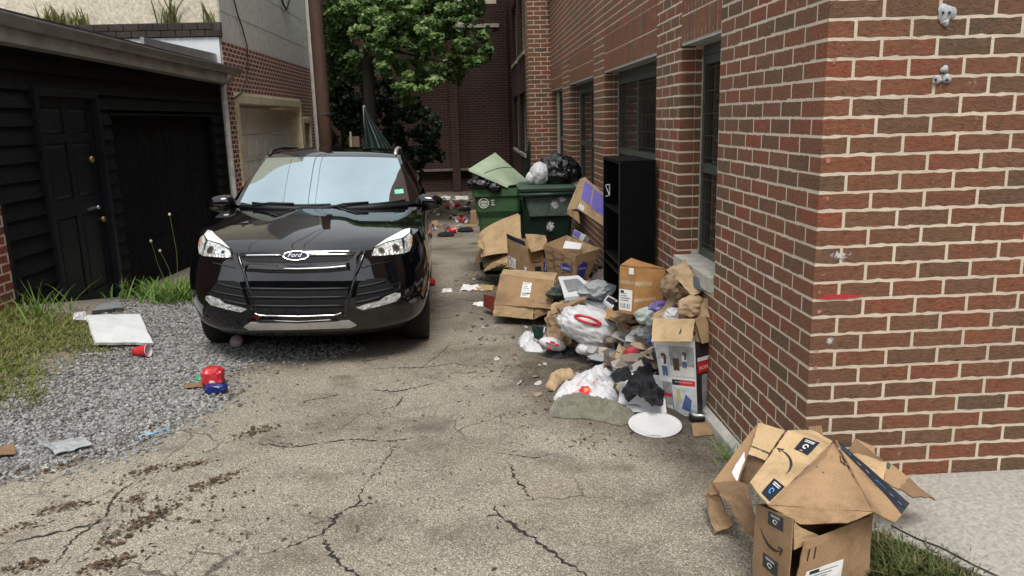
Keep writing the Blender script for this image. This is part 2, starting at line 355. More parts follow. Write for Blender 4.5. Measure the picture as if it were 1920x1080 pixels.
def ground_mat():
    m, nt, b = base_mat('worn asphalt, gravel bed and soil'); L = nt.links.new
    geo = nt.nodes.new('ShaderNodeNewGeometry'); P = geo.outputs['Position']
    z = nt.nodes.new('ShaderNodeVertexColor'); z.layer_name = 'zone'; sp = nt.nodes.new('ShaderNodeSeparateColor'); L(z.outputs[0], sp.inputs[0])
    v = _n(nt, 'ShaderNodeTexVoronoi', Scale=185.); L(P, v.inputs['Vector'])
    sv = nt.nodes.new('ShaderNodeSeparateColor'); L(v.outputs['Color'], sv.inputs[0])
    rs = ramp(nt, [(0, (.185, .166, .138)), (.35, (.28, .255, .215)), (.62, (.345, .316, .27)), (.86, (.43, .40, .35)), (1, (.60, .57, .52))]); L(sv.outputs[0], rs.inputs[0])
    rd = ramp(nt, [(.0, (1, 1, 1)), (.55, (.88, .88, .88)), (.95, (.45, .43, .4))]); 
    L(mth(nt, 'MULTIPLY', v.outputs['Distance'], 1.15), rd.inputs[0])
    c = mix_rgb(nt, 1., rs.outputs[0], rd.outputs[0], 'MULTIPLY')
    n1 = _n(nt, 'ShaderNodeTexNoise', Scale=.75, Detail=9., Roughness=.66); L(P, n1.inputs['Vector'])
    r1 = ramp(nt, [(.32, (.50, .47, .41)), (.48, (.94, .91, .85)), (.7, (1.22, 1.18, 1.1))]); L(n1.outputs['Fac'], r1.inputs[0])
    c = mix_rgb(nt, 1., c, r1.outputs[0], 'MULTIPLY')
    n2 = _n(nt, 'ShaderNodeTexNoise', Scale=3.2, Detail=8., Roughness=.72); L(P, n2.inputs['Vector'])
    r2 = ramp(nt, [(.53, (0, 0, 0)), (.70, (1, 1, 1))]); L(n2.outputs['Fac'], r2.inputs[0])
    c = mix_rgb(nt, mth(nt, 'MULTIPLY', r2.outputs[0], .55), c, (.075, .063, .048))
    n3 = _n(nt, 'ShaderNodeTexNoise', Scale=.45, Detail=5.); L(P, n3.inputs['Vector'])
    r3 = ramp(nt, [(.55, (0, 0, 0)), (.75, (1, 1, 1))]); L(n3.outputs['Fac'], r3.inputs[0])
    c = mix_rgb(nt, mth(nt, 'MULTIPLY', r3.outputs[0], .35), c, (.26, .20, .13))
    # fine crazing where the binder has aged
    nw = _n(nt, 'ShaderNodeTexNoise', Scale=3., Detail=4.); L(P, nw.inputs['Vector']); vm = nt.nodes.new('ShaderNodeVectorMath'); vm.operation = 'MULTIPLY_ADD'; L(nw.outputs['Color'], vm.inputs[0]); vm.inputs[1].default_value = (.35, .35, 0); L(P, vm.inputs[2])
    ve = _n(nt, 'ShaderNodeTexVoronoi', Scale=2.6); ve.feature = 'DISTANCE_TO_EDGE'; L(vm.outputs[0], ve.inputs['Vector'])
    re = ramp(nt, [(.006, (1, 1, 1)), (.016, (0, 0, 0))]); L(ve.outputs['Distance'], re.inputs[0])
    rm_ = ramp(nt, [(.50, (0, 0, 0)), (.60, (1, 1, 1))]); nm_ = _n(nt, 'ShaderNodeTexNoise', Scale=.9, Detail=4.); L(P, nm_.inputs['Vector']); L(nm_.outputs['Fac'], rm_.inputs[0])
    c = mix_rgb(nt, mth(nt, 'MULTIPLY', mth(nt, 'MULTIPLY', re.outputs[0], rm_.outputs[0]), .75), c, (.04, .034, .028))
    # old oil and damp
    no = _n(nt, 'ShaderNodeTexNoise', Scale=1.6, Detail=3.); L(P, no.inputs['Vector']); ro = ramp(nt, [(.60, (0, 0, 0)), (.72, (1, 1, 1))]); L(no.outputs['Fac'], ro.inputs[0])
    c = mix_rgb(nt, mth(nt, 'MULTIPLY', ro.outputs[0], .6), c, (.10, .088, .072))
    # dirt tipped along the wall, and shade painted on the far ground
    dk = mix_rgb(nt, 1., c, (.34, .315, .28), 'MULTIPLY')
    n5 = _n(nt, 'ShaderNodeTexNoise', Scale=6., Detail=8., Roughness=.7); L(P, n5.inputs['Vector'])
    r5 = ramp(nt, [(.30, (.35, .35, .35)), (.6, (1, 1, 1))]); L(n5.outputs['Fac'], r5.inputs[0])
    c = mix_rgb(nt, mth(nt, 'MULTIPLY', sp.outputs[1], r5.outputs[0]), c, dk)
    c = mix_rgb(nt, sp.outputs[0], c, mix_rgb(nt, n5.outputs['Fac'], (.05, .045, .038), (.20, .185, .16)))
    c = mix_rgb(nt, sp.outputs[2], c, mix_rgb(nt, n5.outputs['Fac'], (.05, .04, .025), (.17, .14, .07)))
    L(c, b.inputs['Base Color'])
    rr = ramp(nt, [(.3, (.72, .72, .72)), (.7, (.95, .95, .95))]); L(n1.outputs['Fac'], rr.inputs[0]); L(rr.outputs[0], b.inputs['Roughness'])
    b.inputs['Specular IOR Level'].default_value = .35
    nb = _n(nt, 'ShaderNodeTexNoise', Scale=14., Detail=8., Roughness=.7); L(P, nb.inputs['Vector'])
    bp = _n(nt, 'ShaderNodeBump', Strength=.55, Distance=.006); L(mth(nt, 'ADD', mth(nt, 'MULTIPLY', v.outputs['Distance'], -.9), nb.outputs['Fac']), bp.inputs['Height']); L(bp.outputs[0], b.inputs['Normal'])
    return m
M_GROUND = ground_mat()
def axis(lo, hi, a, b, fine, far):
    out = list(np.arange(a, b+1e-6, fine)); s = fine; x = a
    left = []
    while x > lo: s *= 1.35; x -= s; left.append(max(x, lo))
    x = b; s = fine; right = []
    while x < hi: s *= 1.35; x += s; right.append(min(x, hi))
    return np.array(left[::-1]+out+right)
gx = axis(-90, 90, -4.4, 2.4, .045, 6); gy = axis(-80, 130, 1.2, 11, .045, 6)
GX, GY = np.meshgrid(gx, gy); xf = GX.ravel(); yf = GY.ravel()
zf = gz(xf, yf)
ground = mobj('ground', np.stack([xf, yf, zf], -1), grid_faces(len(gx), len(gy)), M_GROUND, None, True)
near = (np.abs(xf) < 6) & (yf > 0) & (yf < 25)
zone = np.zeros((len(xf), 4), np.float32); zone[:, 3] = 1
zone[near, 0] = soft_in(xf[near], yf[near], GRAVEL, .22, 3, .14)
zone[near, 1] = soft_in(xf[near], yf[near], DIRT, .3, 11, .22)
zone[near, 2] = soft_in(xf[near], yf[near], GRASS, .25, 23, .2)
zone[(yf > 15), 1] = 1  # far ground darkened in colour for the shade at the alley's end
zone[(np.abs(xf) >= 6) | (yf <= 0), 2] = 0
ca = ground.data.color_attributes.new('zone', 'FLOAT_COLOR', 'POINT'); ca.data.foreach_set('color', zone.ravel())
tag(ground, 'cracked pale asphalt alley with a gravel bed and dark dirt', None, None, 'structure')
# cracks: narrow open joints following the drawn lines
M_CRACK = simple('dirt in a crack', (.016, .014, .012), .95, .4, 30.)
def crack(px, w=.010, seed=0):
    pts = [gr(*p)[:2] for p in px]; rng = np.random.RandomState(seed); out = []
    for a, b in zip(pts[:-1], pts[1:]):
        k = max(2, int(np.linalg.norm(b-a)/.016)); d = b-a; nrm = np.array([-d[1], d[0]])/(np.linalg.norm(d)+1e-9)
        for t in range(k): out.append(a+d*t/k+nrm*rng.normal(0, .006))
    out.append(pts[-1]); out = np.array(out); n = len(out); V = []
    for i in range(n):
        t = out[min(i+1, n-1)]-out[max(i-1, 0)]; nr = np.array([-t[1], t[0]])/(np.linalg.norm(t)+1e-9)
        ww = w*(.25+.75*math.sin(math.pi*min(1, (i+.3)/n*1.0)))*rng.uniform(.1, 1.25)*.5
        for s in (-1, 1):
            q = out[i]+s*nr*ww*rng.uniform(.6, 1.3); V.append((q[0], q[1], gz(q[0], q[1])+.0035))
    F = [(2*i, 2*i+2, 2*i+3, 2*i+1) for i in range(n-1)]
    return mobj('crack', V, F, M_CRACK, ground)
for i, (px, wd) in enumerate([
    ([(495, 1042), (560, 1020), (605, 1002), (640, 960), (668, 950), (680, 918)], .016), ([(605, 1002), (615, 1030), (640, 1060), (675, 1085)], .018), ([(668, 950), (698, 945)], .01),
    ([(925, 945), (935, 965), (960, 985), (1000, 1010), (1040, 1040), (1110, 1085)], .018), ([(935, 965), (912, 970)], .01), ([(955, 870), (965, 895), (985, 920), (1000, 940)], .013),
    ([(500, 825), (560, 838), (610, 830), (660, 824), (730, 828), (800, 818)], .015), ([(730, 828), (735, 850), (705, 885), (680, 918)], .007), ([(480, 830), (520, 838), (560, 838)], .012),
    ([(690, 692), (740, 690), (790, 690), (850, 682), (900, 690)], .011), ([(790, 690), (830, 660), (845, 645)], .009), ([(0, 1022), (80, 1005), (170, 985), (210, 975)], .016), ([(100, 1060), (140, 1010), (190, 975), (215, 930), (250, 905)], .014),
    ([(560, 755), (600, 748), (640, 740)], .018), ([(715, 770), (745, 760), (760, 740)], .012), ([(930, 850), (960, 852), (1000, 860), (1050, 850)], .01), ([(850, 560), (900, 566), (960, 560)], .012), ([(680, 730), (740, 735), (800, 722), (830, 715)], .012)]):
    crack(px, wd, i)

# ------------------------------------------------------------------ bricks
BL, BH, BD, PITCH_L, PITCH_Z = .1915, .0565, .0935, .2032, .0677
def brick_geo(L, D, H, seed, jit=.0015):
    """a brick with an uneven arris: x along its length, y into the wall, z up"""
    rng = np.random.RandomState(seed); nx = 9 if L > .12 else 6
    top = [(L*i/(nx-1), H) for i in range(nx)]; bot = [(L*i/(nx-1), 0) for i in range(nx-1, -1, -1)]
    o = np.array(top+bot); o = o+rng.normal(0, jit, o.shape)*np.array([.12, 1.])
    c = np.array([L/2, H/2]); o2 = o.copy(); k = len(o)
    fr = c+(o-c)*np.array([1-.0015/L*2, 1-.0012/H*2]); yj = rng.uniform(-.0006, .0006, k)
    V = [(p[0], yj[i], p[1]) for i, p in enumerate(fr)]+[(p[0], .0012, p[1]) for p in o2]+[(p[0], D, p[1]) for p in o2]
    F = [tuple(range(k))]
    for r in (0, 1):
        F += [(r*k+i, (r+1)*k+i, (r+1)*k+(i+1) % k, r*k+(i+1) % k) for i in range(k)]
    return np.array(V), F
def orient(rz, O):
    c, s = math.cos(rz), math.sin(rz); return np.array([[c, -s, 0], [s, c, 0], [0, 0, 1]]), np.asarray(O, float)
class BrickSet:
    """bricks of one wall: the 300 that show largest become objects, the others one mesh"""
    def __init__(s): s.items = []
    def add(s, O, rz, L, D=BD, H=BH, upright=False): s.items.append((np.asarray(O, float), rz, L, D, H, upright))
    def course(s, O, rz, length, z, shift, cuts=(), D=BD, H=BH, bl=BL):
        """one course from O along local x; cuts: spans left open"""
        x = -shift; 
        c, sn = math.cos(rz), math.sin(rz)
        while x < length:
            a, b = max(x, 0), min(x+bl, length)
            segs = [(a, b)]
            for (p, q) in cuts:
                nx = []
                for (a1, b1) in segs:
                    if q <= a1 or p >= b1: nx.append((a1, b1)); continue
                    if p-a1 > .02: nx.append((a1, p))
                    if b1-q > .02: nx.append((q, b1))
                segs = nx
            for (a1, b1) in segs:
                if b1-a1 > .022: s.add((O[0]+c*a1, O[1]+sn*a1, z), rz, b1-a1, D, H)
            x += PITCH_L
    def finish(s, parent, mat, n_ind=300, restname='brick_courses', seed=0):
        rng = random.Random(seed); area = []
        for (O, rz, L, D, H, up) in s.items:
            Rm, o = orient(rz, O); e = o+Rm@np.array([L if not up else H, 0, (H if not up else L)]); p = project(np.array([o, e]))
            vis = (p[:, 2].min() > .3) and p[:, 0].max() > 0 and p[:, 0].min() < 1920 and p[:, 1].max() > 0 and p[:, 1].min() < 1080
            area.append((abs(p[0, 0]-p[1, 0])*abs(p[0, 1]-p[1, 1]) if vis else 0))
        order = np.argsort(-np.array(area)); ind = set(int(i) for i in order[:n_ind] if area[int(i)] > 60)
        cache = {}; rest = MB()
        for i, (O, rz, L, D, H, up) in enumerate(s.items):
            var = rng.randrange(5); key = (round(L, 3), round(D, 3), round(H, 3), var)
            if i in ind:
                if key not in cache:
                    V, F = brick_geo(L, D, H, hash(key) % 99991 if False else int(L*9973+var*131+D*77)); cache[key] = new_mesh('brick', V, F, mat)
                ob = bpy.data.objects.new('brick', cache[key]); link(ob, parent)
                M = Matrix.Translation(Vector(O)) @ Matrix.Rotation(rz, 4, 'Z')
                if up: M = M @ Matrix.Translation(Vector((H, 0, 0))) @ Matrix.Rotation(-math.pi/2, 4, 'Y')
                ob.matrix_local = pmat(parent).inverted() @ M
            else:
                V, F = brick_geo(L, D, H, i*7+3) if area[i] > 120 else (np.array([(0, 0, 0), (L, 0, 0), (L, D, 0), (0, D, 0), (0, 0, H), (L, 0, H), (L, D, H), (0, D, H)]), [(0, 3, 2, 1), (4, 5, 6, 7), (0, 1, 5, 4), (1, 2, 6, 5), (2, 3, 7, 6), (3, 0, 4, 7)])
                if up: V = np.stack([H-V[:, 2], V[:, 1], V[:, 0]], -1)
                Rm, o = orient(rz, O); rest.add(V@Rm.T+o, F, rng.random()+.0001)
        if rest.n: tag(rest.build(restname, mat, parent), kind='stuff')

# ------------------------------------------------------------------ the brick building on the right
WX, WY = 1.272, 2.815            # its corner
rb = thing('brick_building', 'red and brown brick building with tall windows along the right of the alley', 'building', (WX, WY, 0))
WIN = [(4.03, 4.79), (5.42, 7.53), (8.18, 10.18), (10.95, 12.48)]; HEAD, SILL, SOLD = 2.045, .79, .158
WALL_TOP = 3.72
bk = MB(); e = .0012              # mortar bed behind the brick faces
X0, X1 = WX+e, WX+.30
bk.box((X0, WY+e, -.35), (X1, WIN[0][0], WALL_TOP)); bk.box((X1, WY+e, -.35), (7.5, WY+.3, WALL_TOP))
ys = [w_[1] for w_ in WIN]; ye = [w_[0] for w_ in WIN[1:]]+[13.1]
for a, b in zip(ys, ye): bk.box((X0, a+e, -.35), (X1, b-(0 if b == 13.1 else e), WALL_TOP))
for a, b in WIN: bk.box((X0+.001, a, -.35), (X1, b+e, SILL-.09)); bk.box((X0+.001, a, HEAD+.012), (X1, b+e, WALL_TOP))
bk.build('mortar_wall', M_MORTAR, rb)
up = MB(); up.box((WX, WY, WALL_TOP), (7.5, 22, 8.2)); up.build('upper_wall', M_BRICK_UP, rb)
bs = BrickSet(); NC = int((WALL_TOP+.30)/PITCH_Z)
# courses are counted from the corner mark: line 5 of the courses stands at the height of the eye
z_ref = .3132+CAM_H-5*.0677; zc0 = z_ref-int((z_ref+.28)/PITCH_Z)*PITCH_Z
for k in range(60):
    z = zc0+k*PITCH_Z+.004
    if z+BH > WALL_TOP: break
    odd = k % 2
    # front, facing the viewer, and the long side; corner bricks show both faces
    if odd: bs.course((WX, WY), 0, 3.2, z, 0)
    else:
        bs.add((WX, WY, z), 0, BD, BL); bs.course((WX+BD+.0117, WY), 0, 3.1, z, 0)
    cuts = [(13.1-b, 13.1-a) for a, b in WIN] if SILL-.09 < z+BH and z < HEAD else []
    if z+BH > HEAD and z < HEAD+2*SOLD: cuts = [(13.1-b, 13.1-a) for a, b in WIN]
    Ln = 13.1-(WY+(BD+.0117 if odd else BL+.0117))
    O = (WX, 13.1); 
    # walk away from the corner so that the bond starts there
    x = 0.; start = 13.1-Ln
    yy = start
    while yy < 12.6:
        a, b = yy, min(yy+BL, 12.6); segs = [(a, b)]
        for (p, q) in ([(13.1-d, 13.1-c) for c, d in cuts] if cuts else []):
            nx = []
            for (a1, b1) in segs:
                if q <= a1 or p >= b1: nx.append((a1, b1)); continue
                if p-a1 > .02: nx.append((a1, p))
                if b1-q > .02: nx.append((q, b1))
            segs = nx
        for (a1, b1) in segs:
            if b1-a1 > .022: bs.add((WX, b1, z), -math.pi/2, b1-a1, .088)
        yy += PITCH_L
    # window jambs that face the viewer
    if SILL-.02 < z and z+BH < HEAD+.03:
        for (a, b) in WIN:
            if b > 12: continue
            if odd: bs.add((WX+.0905, b, z), 0, .040, .08)
            else: bs.add((WX+.0905, b, z), 0, .040, .08)
# soldier courses over the windows
for (a, b) in WIN:
    n = int(round((b-a)/PITCH_Z)); pit = (b-a)/n
    for r in range(2):
        for i in range(n): bs.add((WX, a+(i+1)*pit-.004, HEAD+.016+r*SOLD), -math.pi/2, SOLD-.009, .085, pit-.009, True)
# pilaster
PX0, PY0, PY1 = .925, 12.5, 13.1
pm = MB(); pm.box((PX0+e, PY0+e, -.5), (X0+.002, PY1-.002, WALL_TOP+2)); pm.build('pilaster', M_MORTAR, rb)
for k in range(90):
    z = zc0+k*PITCH_Z+.004
    if z > WALL_TOP+.2: break
    bs.course((PX0, PY0), 0, WX-PX0+.002, z, .1 if k % 2 else 0, D=.06)
    bs.course((PX0, PY1), -math.pi/2, PY1-PY0-.07, z, .1 if k % 2 else 0, D=.06)
bs.finish(rb, M_BRICK, 300, seed=4)
# windows
M_FRAME = simple('grey green window metal', (.065, .075, .068), .45, .3, 14., .2, 90., metal=.2)
M_FRAME_L = simple('pale weathered frame edge', (.32, .32, .27), .7, .3, 14., .3, 90.)
M_PANE = simple('window glass', (.9, .95, .93), .03, .02, 2., trans=1., ior=1.45)
M_BLIND = simple('tan vertical blind', (.42, .37, .25), .8, .25, 5.)
M_DARK = simple('dark room behind the glass', (.012, .013, .012), .9, .3, 3.)
M_STONE = simple('limestone sill', (.42, .40, .35), .85, .3, 11., .5, 90.)
M_WIRE = simple('rusty wire grille', (.10, .085, .065), .6, .4, 40., metal=.5)
M_LINTEL = simple('painted lintel soffit', (.42, .43, .42), .7, .2, 8.)
FX = WX+.135
for wi, (a, b) in enumerate(WIN):
    wn = bpy.data.objects.new('window', None); link(wn, rb); wn.location = (FX-WX, (a+b)/2-WY, SILL)
    f = MB(); t = .05
    f.box((FX, a, SILL), (FX+.06, a+t, HEAD-.06)); f.box((FX, b-t, SILL), (FX+.06, b, HEAD-.06)); f.box((FX+.002, a+t, HEAD-.06-t), (FX+.06, b-t, HEAD-.06)); f.box((FX+.002, a+t, SILL+.001), (FX+.06, b-t, SILL+t))
    rail = 1.30; f.box((FX-.006, a+t, rail), (FX+.05, b-t, rail+.055))
    f.build('frame', M_FRAME, wn)
    if wi in (1, 2, 3):
        mu = MB(); ym = a+(b-a)*(.56 if wi == 1 else .5); mu.box((FX-.004, ym, rail+.056), (FX+.05, ym+.045, HEAD-.111)); mu.box((FX-.004, ym, SILL+t+.001), (FX+.05, ym+.045, rail-.001)); mu.build('mullion', M_FRAME, wn)
    ed = MB(); ed.box((FX-.006, b-.022, SILL+.003), (FX-.0015, b-.002, HEAD-.064)); ed.build('frame_edge', M_FRAME_L, wn)
    pn = MB(); pn.box((FX+.028, a+t, SILL+t), (FX+.033, b-t, HEAD-.11)); pn.build('pane', M_PANE, wn)
    rm = MB(); rm.box((FX+.55, a-.02, SILL-.1), (FX+.57, b+.02, HEAD+.1)); rm.build('dark_room', M_DARK, wn)
    rm2 = MB(); rm2.box((FX+.062, a-.01, SILL-.06), (FX+.55, b+.02, SILL-.04)); rm2.box((FX+.062, b+.006, SILL-.04), (FX+.55, b+.02, HEAD+.1)); rm2.box((FX+.062, a-.02, HEAD+.02), (FX+.55, b+.004, HEAD+.05)); rm2.build('dark_reveal', M_DARK, wn)
    ns = int((b-a)/.085); rg = random.Random(wi)
    sh0 = None
    for i in range(ns):
        y = a+.05+i*.085
        if wi == 1 and .50 < (i+.5)/ns: 
            if rg.random() < .65: continue
        if wi == 0 and i > ns-3: continue
        an = R(rg.uniform(18, 34)); dx, dy = .042*math.sin(an), .042*math.cos(an); xx = FX+.11
        s_ = MB(); s_.hexa([(xx-dx, y-dy, SILL+.1), (xx-dx+.002, y-dy, SILL+.1), (xx+dx+.002, y+dy, SILL+.1), (xx+dx, y+dy, SILL+.1), (xx-dx, y-dy, HEAD-.12), (xx-dx+.002, y-dy, HEAD-.12), (xx+dx+.002, y+dy, HEAD-.12), (xx+dx, y+dy, HEAD-.12)])
        s_.build('slat', M_BLIND, wn)
    gm = MB(); gxp = FX+.006
    y = a+t+.03
    while y < b-t: gm.box((gxp-.0017, y-.0017, SILL+t), (gxp+.0017, y+.0017, HEAD-.11)); y += .052
    z = SILL+t+.03
    while z < HEAD-.11: gm.box((gxp-.0024, a+t, z-.0017), (gxp+.0010, b-t, z+.0017)); z += .13
    if wi in (0, 1): gm.build('wire_grille', M_WIRE, wn)
    s = MB(); s.box((WX-.025, a+.004, SILL-.085), (FX+.05, b-.004, SILL-.004)); s.build('sill', M_STONE, wn)
    h = MB(); h.box((WX+.004, a+.004, HEAD), (FX+.06, b-.004, HEAD+.010)); h.build('lintel', M_LINTEL, wn)
    hb = MB(); hb.box((FX-.001, a+.001, HEAD-.058), (FX+.06, b-.001, HEAD-.002)); hb.build('head_board', M_FRAME, wn)
    # joints between the jamb bricks: lintel rust line
# second storey sill far along the wall
s = MB(); s.box((WX-.06, 11.2, 3.40), (WX+.1, 13.0-.55, 3.50)); s.build('upper_sill', M_STONE, rb)
# wall beyond the pilaster, running to the end of the alley
fw_ = MB(); FXW = 1.16
fw_.box((FXW, 13.102, -.4), (1.9, 14.2, 8)); fw_.box((FXW, 14.2, -.4), (1.9, 21.9, .9)); fw_.box((FXW, 14.2, 2.2), (1.9, 21.9, 3.0)); fw_.box((FXW, 14.2, 4.4), (1.9, 21.9, 8))
for y0, y1 in ((16.0, 16.6), (18.6, 19.2), (21.2, 21.9)): fw_.box((FXW+.001, y0, .9), (1.9, y1, 2.2)); fw_.box((FXW+.001, y0, 3.0), (1.9, y1, 4.4))
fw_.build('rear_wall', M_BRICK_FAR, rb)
for (y0, y1) in ((14.2, 16.0), (16.6, 18.6), (19.2, 21.2)):
    for (z0, z1) in ((.9, 2.2), (3.0, 4.4)):
        q = MB(); q.box((FXW+.16, y0+.07, z0+.07), (FXW+.17, y1-.07, z1-.07)); wn = bpy.data.objects.new('window', None); link(wn, rb); wn.location = (FXW-WX, y0-WY, z0)
        q.build('pane', M_DARK, wn); 
        for nm_, ya_, yb_ in (('jamb', y0+.002, y0+.07), ('jamb', y1-.07, y1-.002), ('mullion', (y0+y1)/2, (y0+y1)/2+.06)): q = MB(); q.box((FXW+.1, ya_, z0), (FXW+.168, yb_, z1)); q.build(nm_, M_FRAME_L, wn)
        q = MB(); q.box((FXW-.04, y0-.03, z0-.07), (FXW+.1, y1+.03, z0-.002)); q.build('sill', M_STONE, wn)
# putty blobs and paint on the corner
M_PUTTY = simple('grey putty', (.36, .37, .39), .6, .3, 40., .5, 120.)
def wall_blob(px, py, r, name, mat, seed, sx=1.):
    c = at(px, py, WY); n = 22; rng = np.random.RandomState(seed); V = [(c[0], c[1]-.012, c[2])]
    for ring, (k, d) in enumerate(((.55, .011), (1., .002))):
        for i in range(n):
            a = 2*math.pi*i/n; rr = r*k*(1+.16*math.sin(3*a+seed)+rng.normal(0, .05)); V.append((c[0]+sx*rr*math.cos(a), c[1]-d-.001, c[2]+rr*math.sin(a)))
    F = [(0, 1+i, 1+(i+1) % n) for i in range(n)]+[(1+i, 1+n+i, 1+n+(i+1) % n, 1+(i+1) % n) for i in range(n)]
    return mobj(name, V, F, mat, rb, True)
wall_blob(1773, 25, .033, 'putty_patch', M_PUTTY, 1); wall_blob(1772, 42, .014, 'putty_patch', M_PUTTY, 5)
wall_blob(1757, 150, .016, 'putty_patch', M_PUTTY, 2); wall_blob(1774, 148, .017, 'putty_patch', M_PUTTY, 3); wall_blob(1770, 130, .013, 'putty_patch', M_PUTTY, 4, 1.2)
for px, py in ((1768, 24), (1780, 24), (1754, 150), (1775, 150)): 
    c = at(px, py, WY-.0135); q = MB(); q.tube([c, c+np.array([0, -.002, 0])], .005, 8); q.build('screw_hole', M_DARK, rb)
def paint_mat(name, col, th):
    m, nt, b = base_mat(name); L = nt.links.new; geo = nt.nodes.new('ShaderNodeNewGeometry')
    n = _n(nt, 'ShaderNodeTexNoise', Scale=46., Detail=6., Roughness=.75); L(geo.outputs['Position'], n.inputs['Vector'])
    uvn = nt.nodes.new('ShaderNodeAttribute'); uvn.attribute_name = 'fade'
    r = ramp(nt, [(th, (0, 0, 0)), (th+.12, (1, 1, 1))]); L(mth(nt, 'MULTIPLY', n.outputs['Fac'], uvn.outputs['Fac']), r.inputs[0])
    L(r.outputs[0], b.inputs['Alpha']); b.inputs['Base Color'].default_value = (*col, 1); b.inputs['Roughness'].default_value = .7
    return m
M_REDP = paint_mat('faded red paint', (.42, .02, .03), .25); M_PINK = paint_mat('scuffed bare brick', (.42, .16, .13), .44); M_CHALK = paint_mat('chalky white smear', (.52, .50, .49), .42)
def smear(cx, cz, hw, hh, mat, name, axis='x'):
    n = 13; g = np.linspace(-1, 1, n); U, W = np.meshgrid(g, g); U = U.ravel(); W = W.ravel()
    if axis == 'x': V = np.stack([cx+U*hw, np.full_like(U, WY-.0028), cz+W*hh], -1)
    else: V = np.stack([np.full_like(U, WX-.0028), cx+U*hw, cz+W*hh], -1)
    o = mobj(name, V, grid_faces(n, n, 0, axis != 'x'), mat, rb); a = o.data.attributes.new('fade', 'FLOAT', 'POINT')
    a.data.foreach_set('value', np.clip(1.25*(1-np.sqrt(U**2+W**2)), 0, 1).astype(np.float32)); return o
c = at(1572, 556, WY); smear(c[0], c[2], .16, .017, M_REDP, 'paint_streak')
c = at(1548, 640, WY); smear(c[0]+.01, c[2], .07, .055, M_CHALK, 'chalk_smear')
c = at(1560, 480, WY); smear(c[0]+.03, c[2], .11, .05, M_CHALK, 'chalk_smear')
for py in (115, 300, 372, 520, 548, 585, 655, 690, 722):
    c = at(1550-(py)/820*32, py, WY); smear(WX+.026, c[2], .034, .038, M_PINK, 'scuff')

# ------------------------------------------------------------------ the building that closes the alley
bb = thing('brick_building', 'dark red brick building closing the far end of the alley behind the tree', 'building', (0, 22, 0))
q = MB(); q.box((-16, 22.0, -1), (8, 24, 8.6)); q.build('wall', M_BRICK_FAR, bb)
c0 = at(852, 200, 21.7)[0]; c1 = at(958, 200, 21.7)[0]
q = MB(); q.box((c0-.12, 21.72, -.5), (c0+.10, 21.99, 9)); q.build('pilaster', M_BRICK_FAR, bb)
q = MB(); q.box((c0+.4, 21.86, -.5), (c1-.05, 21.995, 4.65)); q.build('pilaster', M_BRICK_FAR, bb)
zl = at(870, 316, 21.9)[2]; q = MB(); q.box((-9, 21.80, zl-.05), (1.1, 21.99, zl)); q.build('ledge', simple('dirty ledge', (.17, .15, .13), .9, .3, 6.), bb)
M_CREAM = simple('cream panel', (.62, .57, .46), .8, .15, 4.)
z0 = at(900, 45, 21.9)[2]; xa, xb = at(845, 20, 21.9)[0], at(931, 20, 21.9)[0]
pw = bpy.data.objects.new('window', None); link(pw, bb); pw.location = (xa, -.1, z0)
q = MB(); q.box((xa, 21.93, z0), (xb, 21.99, z0+1.7)); q.build('blind', M_CREAM, pw); q = MB(); q.box((xa-.05, 21.80, z0-.10), (xb+.05, 21.985, z0-.002)); q.build('sill', M_STONE, pw)
# ------------------------------------------------------------------ pavement beside the corner
M_CONC = simple('pale worn concrete', (.315, .30, .262), .9, .3, 60., .9, 130., var2=(.21, .20, .175))
def slab(name, prof, y0, y1, lab):
    V = []; 
    for x, za, zb in prof: V += [(x, y0, -.25), (x, y1, -.25), (x, y1, zb), (x, y0, za)]
    F = [(4*i+j, 4*i+(j+1) % 4, 4*i+4+(j+1) % 4, 4*i+4+j) for i in range(len(prof)-1) for j in range(4)]+[(0, 3, 2, 1), tuple(4*(len(prof)-1)+j for j in range(4))]
    return tag(mobj(name, V, F, M_CONC), lab, None, None, 'structure')
def zpl(px, py, z): r = ray(px, py); t = (z-CAM_H)/r[2]; return EYE+r*t
_a, _b = zpl(1640, 1002, .09), zpl(1930, 1112, .13)
def pave_z(x, y): return .012+.20*sstep(1.12, 1.75, x)-.09*sstep(2.81, 2.1, y)*sstep(1.12, 1.6, x)
ol = [(1.14, 2.81), (1.14, 2.55), (1.30, _a[1]+.10), (_a[0], _a[1]), (_b[0], _b[1]), (6, _b[1]-.9), (6, 2.81)]
V, F = fill(ol, .03); V = np.array(V); zt = pave_z(V[:, 0], V[:, 1]); k = len(V)
cnt = set((f[i_], f[(i_+1) % len(f)]) for f in F for i_ in range(len(f))); bd = [e_ for e_ in cnt if (e_[1], e_[0]) not in cnt]
pave = mobj('pavement', np.concatenate([np.stack([V[:, 0], V[:, 1], zt], -1), np.stack([V[:, 0], V[:, 1], zt-.22], -1)]), list(F)+[(b_, a_, a_+k, b_+k) for a_, b_ in bd], M_CONC)
tag(pave, 'pale concrete pavement along the foot of the brick front', None, None, 'structure')
jp = [zpl(px, py, .15) for px, py in ((1672, 976), (1720, 1000), (1765, 1018), (1830, 1050), (1940, 1098))]; V = []
for p_ in jp: V += [(p_[0]-.002, p_[1]-.004, pave_z(p_[0], p_[1])+.003), (p_[0]+.002, p_[1]+.004, pave_z(p_[0], p_[1])+.003)]
mobj('joint', V, [(2*i_, 2*i_+2, 2*i_+3, 2*i_+1) for i_ in range(len(jp)-1)], M_CRACK, pave)
